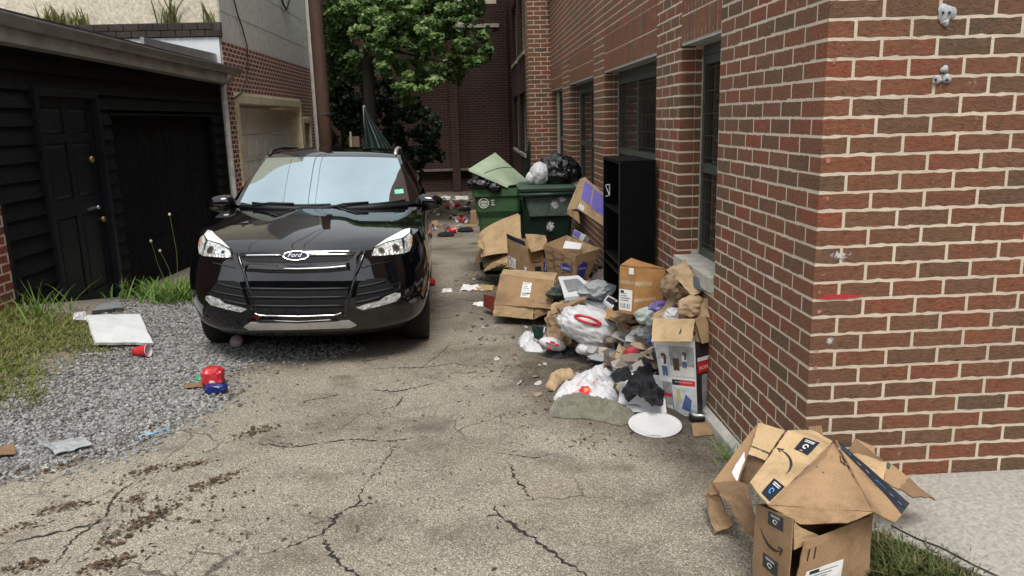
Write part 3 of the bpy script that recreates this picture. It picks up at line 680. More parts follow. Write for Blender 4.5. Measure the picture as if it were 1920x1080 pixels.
# foot of the wall: a ribbon of old mortar and grit along the alley
ft = MB(); ft.hexa([(WX-.035, 2.95, -.3), (WX-.004, 2.95, -.3), (WX-.004, 12.4, -.5), (WX-.035, 12.4, -.5), (WX-.035, 2.95, .035), (WX-.004, 2.95, .07), (WX-.004, 12.4, -.15), (WX-.035, 12.4, -.19)])
ft.build('footing', M_STONE, rb)
# ================================================================== left side
LX = -3.6
M_BLACKW = simple('black painted weatherboard', (.008, .009, .011), .6, .5, 7., .6, 60., spec=.18, stretch=(4, 1, 9))
M_BLACKD = simple('navy black door paint', (.008, .009, .015), .5, .4, 9., .3, 60., spec=.4)
M_SOOT = simple('dull black garage sheet', (.0045, .0045, .006), .85, .3, 3., spec=.15)
M_FASCIA = simple('weathered grey fascia', (.33, .32, .29), .75, .35, 3.5, .3, 60.)
M_GUTTER = simple('grey aluminium gutter', (.34, .34, .33), .5, .3, 4., metal=.3)
M_FELT = simple('black roofing felt', (.03, .03, .03), .95, .4, 8., .6, 60.)
M_BRASS = simple('worn brass', (.55, .42, .18), .4, .3, 30., metal=.9)
M_STEEL = simple('bright steel', (.6, .6, .6), .35, .2, 20., metal=1.)
sh = thing('shed', 'black weatherboarded shed with a panelled door and grey gutter on the left', 'shed', (LX, 8.5, 0))
SY0, SY1 = 6.15, 12.12
def zsh(px, py): return atX(px, py, LX)
dl, dr = zsh(92, 300)[1], zsh(197, 300)[1]; dtop = zsh(90, 180)[2]
gl, gr_ = zsh(222, 250)[1], zsh(408, 250)[1]; gtop = zsh(300, 217)[2]
TOPZ = zsh(200, 92)[2]
q = MB(); q.box((LX-2.2, SY0, -.3), (LX-.10, dl-.05, TOPZ)); q.box((LX-2.2, dl-.05, dtop), (LX-.10, dr+.05, TOPZ)); q.box((LX-2.2, dr+.05, -.3), (LX-.10, gl, TOPZ)); q.box((LX-2.2, gl, gtop), (LX-.1, gr_, TOPZ)); q.box((LX-2.2, gr_, -.3), (LX-.1, SY1, TOPZ))
q.build('wall_core', M_SOOT, sh)
pitch = .148; k = 0
rng = random.Random(3)
z = TOPZ
while z > -.25:
    z1, z0 = z, z-pitch
    spans = [(SY0, SY1)]
    if z0 < dtop: spans = [(SY0, dl-.06), (dr+.06, SY1)]
    if z0 < gtop-.02: spans = [s for a, b in spans for s in ([(a, b)] if b <= gl or a >= gr_ else [(a, gl-.01), (gr_+.01, b)])]
    if z0 < dtop and z0 >= gtop-.02: spans = [(SY0, dl-.06), (dr+.06, SY1)]
    for a, b in spans:
        # weatherboard: thick at its lower edge
        j = rng.uniform(-.004, .004); t0, t1 = rng.uniform(.022, .032), .006
        q = MB(); q.hexa([(LX-.10, a, z0+j), (LX-.10+t0+.03, a, z0+j), (LX-.10+t0+.03, b, z0+j+rng.uniform(-.004, .004)), (LX-.10, b, z0+j), (LX-.10, a, z1+.006), (LX-.10+t1+.02, a, z1+.006), (LX-.10+t1+.02, b, z1+.006), (LX-.10, b, z1+.006)])
        q.build('board', M_BLACKW, sh)
    z -= pitch
# corner posts and trim
q = MB(); q.box((LX-.12, SY0-.015, -.2), (LX-.02, SY0+.06, TOPZ)); q.build('corner_post', M_BLACKD, sh)
q = MB(); q.box((LX-.098, dl-.055, -.2), (LX-.015, dl+.01, dtop)); q.box((LX-.098, dr-.01, -.2), (LX-.005, dr+.055, dtop)); q.box((LX-.098, dl-.055, dtop+.001), (LX-.012, dr+.055, dtop+.07)); q.build('door_frame', M_BLACKD, sh)
dz0 = gz(LX, (dl+dr)/2)-.05
door = bpy.data.objects.new('door', None); link(door, sh); door.location = (-.06, (dl+dr)/2-8.5, dz0)
q = MB(); dw = dr-dl; yA, yB = dl+.012, dr-.012; xd = LX-.085
q.box((xd-.03, yA, dz0), (xd, yB, dtop-.002)); q.build('slab', M_BLACKD, door)
zz = [dz0+.12, dz0+.86, dz0+1.02, dz0+1.52, dz0+1.60, dtop-.09]
st = MB()
for (y0, y1) in ((yA, yA+.10), ((yA+yB)/2-.045, (yA+yB)/2+.045), (yB-.10, yB)): st.box((xd+.0005, y0, dz0), (xd+.018, y1, dtop-.003))
for (a, b) in ((dz0, zz[0]), (zz[1], zz[2]), (zz[3], zz[4]), (zz[5], dtop-.003)): st.box((xd+.0008, yA+.1001, a+.001), (xd+.016, (yA+yB)/2-.0455, b)); st.box((xd+.0008, (yA+yB)/2+.0455, a+.001), (xd+.016, yB-.1001, b))
st.build('stiles_and_rails', M_BLACKD, door)
for (a, b) in ((zz[0], zz[1]), (zz[2], zz[3]), (zz[4], zz[5])):
    for (y0, y1) in ((yA+.10, (yA+yB)/2-.045), ((yA+yB)/2+.045, yB-.10)):
        q = MB(); i = .035; q.add([(xd+.001, y0+.006, a+.006), (xd+.001, y1-.006, a+.006), (xd+.001, y1-.006, b-.006), (xd+.001, y0+.006, b-.006), (xd+.012, y0+i, a+i), (xd+.012, y1-i, a+i), (xd+.012, y1-i, b-i), (xd+.012, y0+i, b-i)],
                              [(0, 1, 5, 4), (1, 2, 6, 5), (2, 3, 7, 6), (3, 0, 4, 7), (4, 5, 6, 7)]); q.build('panel', M_BLACKD, door)
for (px, py, m, r) in ((166, 299, M_BRASS, .034), (188, 411, M_BRASS, .030), (178, 389, M_STEEL, .022)):
    p = atX(px, py, xd+.02); q = MB(); q.lathe([(.0, .045), (r*.7, .045), (r, .03), (r*.8, .012), (r*.45, .008), (r*.45, -.02)], (xd+.02, p[1], p[2]), 12, 0); q.build('handle', m, door, True)
p = atX(172, 391, xd+.02); q = MB(); q.box((xd+.019, p[1]-.09, p[2]-.012), (xd+.028, p[1]+.07, p[2]+.012)); q.build('hasp', M_STEEL, door)
gd = bpy.data.objects.new('garage_opening', None); link(gd, sh); gd.location = (-.1, (gl+gr_)/2-8.5, 0)
ng = 8; stp = (gr_-gl)/ng
for i in range(ng):
    q = MB(); q.box((LX-.20, gl+i*stp+.003, -.25), (LX-.17+rng.uniform(0, .006), gl+(i+1)*stp-.003, gtop-.003)); q.build('board', M_SOOT, gd)
q = MB(); q.box((LX-.21, gl-.005, -.25), (LX-.205, gr_+.005, gtop)); q.build('backing', M_SOOT, gd)
q = MB(); q.box((LX-.099, gl-.02, gtop), (LX-.052, gr_+.02, gtop+.025)); q.build('head_strip', M_BLACKW, sh)
# eaves: fascia, gutter, roof
def eave(px, py, X): return atX(px, py, X)
EX = LX+.12
f0, f1 = eave(-140, 50, EX), eave(436, 158, EX); t0, t1 = eave(-140, -8, EX), eave(440, 131, EX)
q = MB(); q.hexa([(EX-.03, f0[1], f0[2]), (EX, f0[1], f0[2]), (EX, f1[1], f1[2]), (EX-.03, f1[1], f1[2]), (EX-.03, t0[1], t0[2]), (EX, t0[1], t0[2]), (EX, t1[1], t1[2]), (EX-.03, t1[1], t1[2])]); q.build('fascia', M_FASCIA, sh)
q = MB(); q.hexa([(LX-.2, f0[1], f0[2]+.004), (EX-.031, f0[1], f0[2]+.004), (EX-.031, f1[1], f1[2]+.004), (LX-.2, f1[1], f1[2]+.004), (LX-.2, f0[1], f0[2]+.03), (EX-.031, f0[1], f0[2]+.03), (EX-.031, f1[1], f1[2]+.03), (LX-.2, f1[1], f1[2]+.03)]); q.build('soffit', M_FASCIA, sh)
# gutter: ogee section swept along the eaves with a sag
sec = [(0, 0), (.03, .0), (.055, .02), (.07, .055), (.085, .075), (.085, .088), (.078, .088), (.075, .078), (.055, .06), (.045, .03), (.02, .012), (.0, .012)]
ns = 14; V = []; 
for i in range(ns):
    t = i/(ns-1); y = t0[1]+(t1[1]+.15-t0[1])*t; zz_ = t0[2]+(t1[2]-t0[2])*t-.065-.022*math.sin(t*math.pi*1.0)-.012*max(0, math.sin(t*6+1))
    V += [(EX+.002+a, y, zz_+b) for a, b in sec]
ksec = len(sec); F = [(i*ksec+j, (i+1)*ksec+j, (i+1)*ksec+(j+1) % ksec, i*ksec+(j+1) % ksec) for i in range(ns-1) for j in range(ksec)]+[tuple(range(ksec)), tuple((ns-1)*ksec+j for j in range(ksec))[::-1]]
mobj('gutter', V, F, M_GUTTER, sh)
q = MB(); a, b = t0, t1
q.hexa([(EX+.03, a[1], a[2]+.012), (EX+.03, b[1], b[2]+.012), (LX-2.3, b[1], b[2]+.16), (LX-2.3, a[1], a[2]+.16), (EX+.03, a[1], a[2]+.035), (EX+.03, b[1], b[2]+.035), (LX-2.3, b[1], b[2]+.19), (LX-2.3, a[1], a[2]+.19)]); q.build('roof', M_FELT, sh)
p0, p1 = eave(270, 78, EX-.2), eave(428, 112, EX-.2)
q = MB(); q.hexa([(EX-.24, p0[1], p0[2]-.05), (EX-.2, p0[1], p0[2]-.05), (EX-.2, p1[1], p1[2]-.08), (EX-.24, p1[1], p1[2]-.08), (EX-.24, p0[1], p0[2]+.05), (EX-.2, p0[1], p0[2]+.05), (EX-.2, p1[1], p1[2]+.05), (EX-.24, p1[1], p1[2]+.05)]); q.build('flashing', M_GUTTER, sh)
# downspout
M_WHITEP = simple('chalky white downspout paint', (.62, .61, .57), .65, .25, 8., .2, 60.)
ds = [atX(430, 140, LX+.16), atX(419, 165, LX+.07), atX(421, 190, LX+.05), atX(452, 372, LX+.05)]
ds[3][1] = ds[2][1]; ds[3][2] = gz(LX, ds[2][1])+.05
q = MB(); q.tube(ds, [.045, .045, .045, .045], 10); q.build('downspout', M_WHITEP, sh)

# ------------------------------------------------------------------ old brick wall at the very left
ow = thing('brick_wall', 'old red brick wall with flaking white paint at the left edge', 'wall', (LX, 5.2, 0))
q = MB(); q.box((LX-.25, 4.6, -.2), (LX-.0012, 6.13, 2.3)); q.build('mortar_wall', M_MORTAR_OLD, ow)
ob = BrickSet()
for k in range(33):
    z = -.12+k*.0717
    if z > 2.22: break
    ob.course((LX, 4.6), math.pi/2, 1.53, z, .1 if k % 2 else 0, H=.057, bl=.186)
ob.finish(ow, M_BRICK_OLD, 120, seed=9)

# ------------------------------------------------------------------ two storey building behind the shed
tb = thing('stucco_building', 'two storey building of grey stucco over red brick with a cream garage door', 'building', (LX, 15, 0))
M_STUC_G = simple('grey roughcast stucco', (.60, .585, .545), .95, .2, 9., .95, 26.)
M_STUC_B = simple('beige pitted stucco', (.58, .53, .42), .95, .32, 22., 1., 30.)
BY0, BY1 = 12.17, atX(578, 100, LX)[1]+.1; BZ = atX(415, 75, LX)[2]
GY0, GY1 = atX(440, 200, LX)[1], atX(563, 200, LX)[1]; GZT = atX(447, 178, LX)[2]
NY0, NY1 = atX(567, 240, LX)[1], atX(582, 240, LX)[1]; NZT = atX(572, 222, LX)[2]
q = MB(); q.box((LX-6, BY0+.002, BZ), (LX, BY1, 8)); o = q.build('upper_wall', [M_STUC_G], tb)
q = MB(); q.box((LX-6, BY0-.02, 2.2), (LX-.01, BY0+.0, 8)); q.build('gable_wall', M_STUC_B, tb)
e = .0012
q = MB()
for a, b, c, d in ((BY0, GY0, -.5, BZ), (GY0, GY1, GZT, BZ), (GY1, NY0, -.5, BZ), (NY0, NY1, NZT, BZ), (NY1, BY1, -.5, BZ)): q.box((LX-.4, a, c), (LX-e, b, d-.001))
q.build('mortar_wall', simple('pale pink mortar', (.66, .58, .50), .95, .12, 3.), tb)
lb = BrickSet(); k = 0; z = BZ-.068
while z > -.4:
    cuts = []
    if z < GZT: cuts.append((GY0-BY0, GY1-BY0))
    if z < NZT: cuts.append((NY0-BY0, NY1-BY0))
    lb.course((LX, BY0), math.pi/2, BY1-BY0, z, .1 if k % 2 else 0, cuts, D=.05, H=.053, bl=.168); z -= .0717; k += 1
lb.finish(tb, M_BRICK_OLD, 300, seed=2)
# scored joints in the stucco
M_JOINT = simple('pale scored joint', (.47, .455, .42), .95, .2, 9.)
for i in range(4):
    zz_ = BZ+.42+i*.56; q = MB(); q.box((LX-.01, BY0+.05, zz_), (LX+.0025, BY1-.03, zz_+.012)); q.build('scored_joint', M_JOINT, tb)
M_CREAMP = simple('cream painted wood', (.66, .57, .40), .7, .2, 6., .2, 50.)
M_GARAGE = simple('off white garage door', (.78, .76, .70), .6, .10, 4.)
gf = bpy.data.objects.new('garage_door', None); link(gf, tb); gf.location = (0, (GY0+GY1)/2-15, 0)
q = MB(); q.box((LX-.30, GY0, -.4), (LX+.03, GY0+.14, GZT-.12)); q.box((LX-.30, GY1-.14, -.4), (LX+.03, GY1, GZT-.12)); q.box((LX-.30, GY0, GZT-.119), (LX+.032, GY1, GZT)); q.build('frame', M_CREAMP, gf)
q = MB(); q.box((LX-.6, GY1-.14, -.4), (LX-.301, GY1-.1, GZT-.12)); q.build('reveal', M_CREAMP, gf)
dyA, dyB = GY0+.142, GY1-.142; rows = 5; rh = 2.25/rows; z0 = gz(LX, 14)-.05; 
for r_ in range(rows):
    za_, zb_ = z0+r_*rh, z0+(r_+1)*rh-.012
    if za_ > GZT-.12: break
    zb_ = min(zb_, GZT-.125)
    q = MB(); q.box((LX-.27, dyA, za_), (LX-.23, dyB, zb_)); q.build('section', M_GARAGE, gf)
    npan = 8; wy = (dyB-dyA)/npan
    if zb_-za_ < .3 or r_ == rows-1: continue
    for i in range(npan):
        q = MB(); y0, y1 = dyA+i*wy+.07, dyA+(i+1)*wy-.07; i2 = .035
        q.add([(LX-.2285, y0, za_+.06), (LX-.2285, y1, za_+.06), (LX-.2285, y1, zb_-.06), (LX-.2285, y0, zb_-.06), (LX-.215, y0+i2, za_+.06+i2), (LX-.215, y1-i2, za_+.06+i2), (LX-.215, y1-i2, zb_-.06-i2), (LX-.215, y0+i2, zb_-.06-i2)], [(0, 1, 5, 4), (1, 2, 6, 5), (2, 3, 7, 6), (3, 0, 4, 7), (4, 5, 6, 7)]); q.build('panel', M_GARAGE, gf)
nd = bpy.data.objects.new('side_door', None); link(nd, tb); nd.location = (0, (NY0+NY1)/2-15, 0)
q = MB(); q.box((LX-.2, NY0, -.4), (LX+.03, NY0+.12, NZT-.1)); q.box((LX-.2, NY1-.12, -.4), (LX+.03, NY1, NZT-.1)); q.box((LX-.2, NY0, NZT-.099), (LX+.032, NY1, NZT)); q.build('frame', M_CREAMP, nd)
q = MB(); q.box((LX-.18, NY0+.121, -.4), (LX-.15, NY1-.121, NZT-.1)); q.build('leaf', simple('tan door', (.30, .22, .13), .7), nd)
ws = MB(); ya = BY1-.12; ws.tube([(LX+.07, ya, 8), (LX+.07, ya, 0.1-.5)], .062, 10); ws.build('downspout', M_WHITEP, tb)
# dark brick ledge and pale flashing over the shed roof
led = BrickSet(); zl0 = at(200, 66, BY0)[2]
q = MB(); q.box((LX-6, BY0-.10, zl0-.06), (LX+.02, BY0-.021, zl0+.14)); q.build('ledge', simple('sooty brick ledge', (.05, .045, .04), .95, .5, 10., .8, 60.), tb)
for r_ in range(2):
    for i in range(26):
        q = None; led.add((LX+.02-(i+1)*.21-(.1 if r_ else 0), BY0-.125, zl0-.055+r_*.095), 0, .198, .03, .085)
led.finish(tb, brick_mat('sooty brick', [(.035, .03, .028), (.06, .048, .042), (.025, .023, .022)]), 52, 'ledge_bricks', 5)
q = MB(); q.box((LX-6, BY0-.09, 2.0), (LX-.02, BY0-.0205, zl0-.065)); q.build('flashing', simple('pale flashing sheet', (.62, .66, .70), .5, .12, 3.), tb)
# cables clipped to the stucco
M_CABLE = simple('black cable', (.012, .012, .012), .6)
def cable(pts, r=.011, name='cable', parent=tb):
    q = MB(); q.tube(pts, r, 6); return q.build(name, M_CABLE, parent, True)
cable([atX(px, py, LX+.03) for px, py in ((436, -10), (445, 25), (455, 55), (463, 85), (465, 120), (462, 150), (452, 175), (438, 185))])
cable([atX(px, py, LX+.04) for px, py in ((526, -10), (531, 8), (537, 18), (540, 10), (543, 0), (541, -10))], .02)
# ------------------------------------------------------------------ utility pole
up_ = thing('utility_pole', 'weathered brown wooden utility pole behind the car', 'pole', (*at(607, 280, 15)[:2], gz(-2.9, 15)))
pb = at(612, 280, 15); pt = at(590, 0, 15)
M_POLE = simple('creosoted timber', (.085, .046, .031), .85, .45, 6., .9, 40., stretch=(8, 8, .6))
dirv = (pt-pb)/(pt[2]-pb[2]); base = pb+dirv*(gz(-2.9, 15)-.2-pb[2]); top = pb+dirv*(7.5-pb[2])
q = MB(); q.tube([base, base+(top-base)*.33, base+(top-base)*.66, top], [.128, .124, .118, .11], 18); q.build('post', M_POLE, up_, True)
q = MB(); mpt = at(608, 213, 15); q.tube([mpt-[0, 0, .02], mpt+[0, 0, .02]], [.132, .132], 18); q.build('band', simple('dull dark band', (.06, .05, .045), .6), up_)
# overhead wires from the pole, passing above the alley
for i, (dx, z0_, z1_) in enumerate(((0., 6.9, 6.6), (.35, 6.6, 6.2), (-.9, 6.2, 6.0))):
    a = np.array([top[0]*.0+up_.location.x+dx*.5, 15., z0_]); b = np.array([-2.2+dx*3.2, -14., z1_]); pts = [a+(b-a)*t+np.array([0, 0, -1.2*t*(1-t)]) for t in np.linspace(0, 1, 15)]
    q = MB(); q.tube(pts, .008 if i else .014, 5); q.build('wire', M_CABLE, up_)
# ================================================================== the black car
car = thing('car', 'black glossy compact SUV parked facing the viewer beside the shed', 'car', (-1.24, 5.35, .07-.025*5.35), (-.025, .030, R(2.5)))
M_PAINT = simple('black car paint', (.0022, .0022, .0032), .04, .3, 3., spec=.5, ior=1.68)
M_PLAST = simple('black grained plastic', (.012, .013, .015), .55, .3, 60., .3, 200.)
M_MESHG = simple('black grille mesh', (.007, .008, .010), .6, .5, 90., .8, 160., spec=.25)
M_CHROME = simple('chrome trim', (.80, .80, .80), .16, .08, 20., metal=1.)
M_SILVER = simple('silver skid plate', (.46, .46, .45), .45, .15, 14., metal=.6)
M_TYRE = simple('tyre rubber', (.010, .010, .010), .8, .3, 30., .4, 80.)
M_WSCREEN = simple('windscreen glass', (.010, .013, .015), .015, .1, 3., spec=.5, ior=6.5); M_WSCREEN.node_tree.nodes['Principled BSDF'].inputs['Specular Tint'].default_value = (.84, 1., 1.04, 1)
M_SIDEG = simple('tinted side glass', (.006, .007, .008), .02, .1, 3., spec=.8, ior=1.7)
M_VOID = simple('black void', (.002, .002, .002), .9)
def crom(T, Pv, t):
    T = np.asarray(T, float); Pv = np.asarray(Pv, float); t = np.clip(np.asarray(t, float), T[0], T[-1])
    d = np.gradient(Pv, T, axis=0) if Pv.ndim == 1 else np.stack([np.gradient(Pv[:, c], T) for c in range(Pv.shape[1])], -1)
    i = np.clip(np.searchsorted(T, t, side='right')-1, 0, len(T)-2); h = T[i+1]-T[i]; u = (t-T[i])/h
    sh = (slice(None), None) if Pv.ndim == 2 else slice(None)
    h00 = (2*u**3-3*u**2+1)[sh]; h10 = ((u**3-2*u**2+u)*h)[sh]; h01 = (-2*u**3+3*u**2)[sh]; h11 = ((u**3-u**2)*h)[sh]
    return h00*Pv[i]+h10*d[i]+h01*Pv[i+1]+h11*d[i+1]
def cl(name, V, F, mat, parent=car, smooth=True):      # car-local points
    o = bpy.data.objects.new(name, new_mesh(name, V, F, mat, smooth)); link(o, parent); return o
LS = [0, .10, .22, .36, .52, .68, .82, .93, 1.]
WS = [.79, .838, .865, .883, .892, .884, .866, .845, .82]; FS = [.13, .045, .015, .0, .004, .02, .045, .07, .10]
ZT = ([-.1, .10, .15, .30, .60, 1.0, 1.4, 2.5, 3.5, 4.45], [.828, .832, .838, .885, .945, 1.0, 1.045, 1.06, 1.07, 1.06])
NT, NS = 46, 34; CL = .62; EXP = 2/2.55
def ring(s, th):
    """half plan outline at level s; th 0..1 front corner, 1..2 side, 2..3 rear"""
    w = crom(LS, WS, [s])[0]; f = crom(LS, FS, [s])[0]
    if th <= 1: a = th*math.pi/2; return w*math.sin(a)**EXP, f+CL*(1-max(0, math.cos(a))**EXP)
    y0 = f+CL
    if th <= 2: t = th-1; return w*(1-.03*max(0, (t-.5)*2)**2+.012*math.sin(t*math.pi)), y0+(4.05-y0)*t
    t = th-2; a = t*math.pi/2; return w*.97*math.cos(a)**.6, 4.05+.40*math.sin(a)**.6
TH = np.concatenate([np.linspace(0, 1, 22), np.linspace(1, 2, 16)[1:], np.linspace(2, 3, 10)[1:]])
def zbot(y): return float(np.interp(y, [0, .1, .3, .62, 1.4, 3.6, 4.4], [.225, .225, .23, .24, .22, .22, .28]))
V = []; rows = []
for j in range(NS):
    s = j/(NS-1); r_ = []
    for th in TH:
        x, y = ring(s, th); zt = float(crom(*[np.array(q_) for q_ in ZT], [y])[0]); z = zbot(y)+(zt-zbot(y))*s; r_.append((x, y, z))
    rows.append(r_)
n = len(TH)
for r_ in rows: V += [(-x, y, z) for x, y, z in r_[::-1]]+[p for p in r_[1:]]
m2 = 2*n-1; F = grid_faces(m2, NS)
bodyV, bodyF = np.array(V), F
# hood: rows between the two edges of the top ring
HN = 33; hV = []; hrows = 0
ZC = ([-.1, .10, .22, .38, .6, .9, 1.15, 1.45], [.76, .838, .892, .943, .983, 1.016, 1.037, 1.06])
for th in TH:
    x, y = ring(1., th)
    if y > 1.45: break
    ze = rows[-1][list(TH).index(th)][2]
    for i in range(HN):
        u = -1+2*i/(HN-1); xx = x*u; zc = float(crom(np.array(ZC[0]), np.array(ZC[1]), [y])[0])
        z = ze+(zc+.012-ze)*(1-abs(u)**2.4)
        # power dome and its two creases
        cr = .40-.16*y; dome = sstep(.25, .9, y)*(.022*(1-sstep(cr-.05, cr+.06, abs(xx))))
        hV.append((xx, y-.004*0, z+float(dome)+(.0 if abs(u) < 1 else 0)))
    hrows += 1
hoodF = grid_faces(HN, hrows)
bodyAllV = np.concatenate([bodyV, np.array(hV)]); bodyAllF = bodyF+[tuple(i+len(bodyV) for i in f) for f in hoodF]
cl('body', bodyV, bodyF, M_PAINT); cl('hood', hV, hoodF, M_PAINT)
# cabin
CT = [0, 1, 2, 3, 4, 5, 6, 7]
CR = np.array([[1.12, 1.030, .765, .32, -.040], [1.50, 1.262, .705, .24, -.012], [1.90, 1.472, .625, .13, .020], [2.12, 1.522, .625, .06, .042], [2.6, 1.548, .62, .0, .055], [3.4, 1.535, .60, -.02, .055], [4.05, 1.470, .57, -.05, .05], [4.42, 1.05, .66, -.1, .0]])
def cab(t, u):
    y, z, w_, sw_, dr_ = crom(CT, CR, [t])[0]; a = abs(u)
    return (w_*u, y+sw_*a**2.2, z-dr_*a**3)
ct = np.concatenate([np.linspace(0, 2, 18), np.linspace(2, 3, 9)[1:], np.linspace(3, 7, 22)[1:]]); cu = np.linspace(-1, 1, 31)
V = [cab(t, u) for t in ct for u in cu]; cl('roof', V, grid_faces(31, len(ct)), M_PAINT)
for sgn in (-1, 1):      # cabin sides
    V = []; k = 8
    for t in ct:
        e_ = np.array(cab(t, sgn)); yb = min(max(e_[1], 1.3), 4.3); b_ = np.array([sgn*.80, yb, 1.04])
        for i in range(k): u = i/(k-1); p = e_*(1-u)+b_*u; p[0] += sgn*.035*math.sin(u*math.pi); V.append(p)
    cl('cabin_side', V, grid_faces(k, len(ct), 0, sgn > 0), M_PAINT)
    Vg = []
    gt = ct[(ct > 2.15) & (ct < 6.0)]
    for t in gt:
        e_ = np.array(cab(t, sgn)); yb = min(max(e_[1]-(.42 if t < 2.6 else 0)*0, 1.3), 4.3); b_ = np.array([sgn*.80, yb, 1.04])
        for i in range(k): u = .16+.78*i/(k-1); p = e_*(1-u)+b_*u; p[0] += sgn*(.035*math.sin(u*math.pi)+.006); Vg.append(p)
    cl('side_window', Vg, grid_faces(k, len(gt), 0, sgn > 0), M_SIDEG)
# windscreen
wt = np.linspace(.10, 1.90, 20); wu = np.linspace(-.945, .945, 27)
V = []
for t in wt:
    for u in wu:
        p = np.array(cab(t, u*(1-.0*t))); V.append(p+np.array([0, -.004, .006]))
ws_ = cl('windscreen', V, grid_faces(27, 20), M_WSCREEN)
def wpt(t, u, h=.012): p = np.array(cab(t, u)); return p+np.array([0, -.006-h*.5, .004+h])
q = MB(); q.add([wpt(.42, .80, .004), wpt(.42, .90, .004), wpt(.58, .90, .004), wpt(.58, .80, .004)], [(0, 1, 2, 3)]); o = q.build('sticker', simple('green sticker', (.20, .62, .46), .5), None); o.parent = car; o.matrix_parent_inverse = Matrix.Identity(4)
def ctube(name, pts, r, mat, n=8, parent=car):
    q = MB(); q.tube(pts, r, n); o = bpy.data.objects.new(name, new_mesh(name, np.concatenate(q.V), q.F, mat, True)); return link(o, parent)
for (a0, a1, b1) in ((-.78, .10, .14), (.02, .90, .10)):
    w_ = bpy.data.objects.new('wiper', None); link(w_, car)
    ctube('blade', [wpt(.10+.05*i/6*(1 if a0 < 0 else .2), a0+(a1-a0)*i/6, .016) for i in range(7)], .012, M_PLAST, 6, w_)
    ctube('arm', [wpt(.0, a0+.02, .02), wpt(.06, a0+.25*(a1-a0), .045), wpt(.11, a0+.55*(a1-a0), .035)], .010, M_PLAST, 6, w_)
ctube('cowl', [(-.70, 1.36, 1.062), (-.4, 1.20, 1.055), (0, 1.13, 1.05), (.4, 1.20, 1.055), (.70, 1.36, 1.062)], [.02, .026, .026, .026, .02], M_PLAST, 8)
for sgn in (-1, 1):
    ctube('roof_rail', [(sgn*.575, 2.05, 1.475), (sgn*.575, 2.15, 1.515), (sgn*.575, 2.6, 1.538), (sgn*.56, 3.4, 1.525), (sgn*.54, 3.9, 1.465)], .017, M_SILVER if sgn > 0 else M_PLAST)
    # door mirror
    mr_ = bpy.data.objects.new('door_mirror', None); link(mr_, car); mr_.location = (sgn*.865, 1.5, 1.075)
    V = []; nu, nv = 20, 12
    for j in range(nv):
        ph = -math.pi/2+math.pi*j/(nv-1)
        for i in range(nu):
            a = 2*math.pi*i/nu; cx = math.cos(ph)**.7 if math.cos(ph) > 0 else 0; sx = math.copysign(abs(math.cos(a))**.75, math.cos(a))*cx; sy_ = math.copysign(abs(math.sin(a))**.75, math.sin(a))*cx
            x_ = .118*sx; V.append((sgn*.03+x_, .085*sy_*(1 if sy_ < 0 else .55), .072*math.copysign(abs(math.sin(ph))**.8, math.sin(ph))*(1-.22*sgn*x_/.118)))
    F = [(j*nu+i, j*nu+(i+1) % nu, (j+1)*nu+(i+1) % nu, (j+1)*nu+i) for j in range(nv-1) for i in range(nu)]
    cl('housing', V, F, M_PAINT, mr_)
    q = MB(); q.tube([(-sgn*.12, .02, -.075), (-sgn*.04, 0, -.06), (sgn*.02, 0, -.03)], [.03, .026, .03], 8); o = bpy.data.objects.new('arm', new_mesh('arm', np.concatenate(q.V), q.F, M_PLAST, True)); link(o, mr_)
    # wheels
    for yw in (.93, 3.62):
        wh = bpy.data.objects.new('wheel', None); link(wh, car); wh.location = (sgn*.765, yw, .335)
        q = MB(); q.lathe([(.20, -.09), (.25, -.112), (.315, -.112), (.338, -.09), (.342, -.03), (.342, .03), (.338, .09), (.315, .112), (.25, .112), (.20, .09)], (0, 0, 0), 40, 0); o = bpy.data.objects.new('tyre', new_mesh('tyre', np.concatenate(q.V), q.F, M_TYRE, True)); link(o, wh)
        q = MB(); q.lathe([(.205, .085), (.19, .06), (.03, .07), (.0, .075)], (0, 0, 0), 24, 0)
        if sgn < 0: q.V[0][:, 0] *= -1
        o = bpy.data.objects.new('rim', new_mesh('rim', np.concatenate(q.V), q.F, M_SILVER, True)); link(o, wh)
q = MB(); q.box((-.62, .55, .20), (.62, 4.2, .30)); o = bpy.data.objects.new('underbody', new_mesh('underbody', np.concatenate(q.V), q.F, M_VOID)); link(o, car)
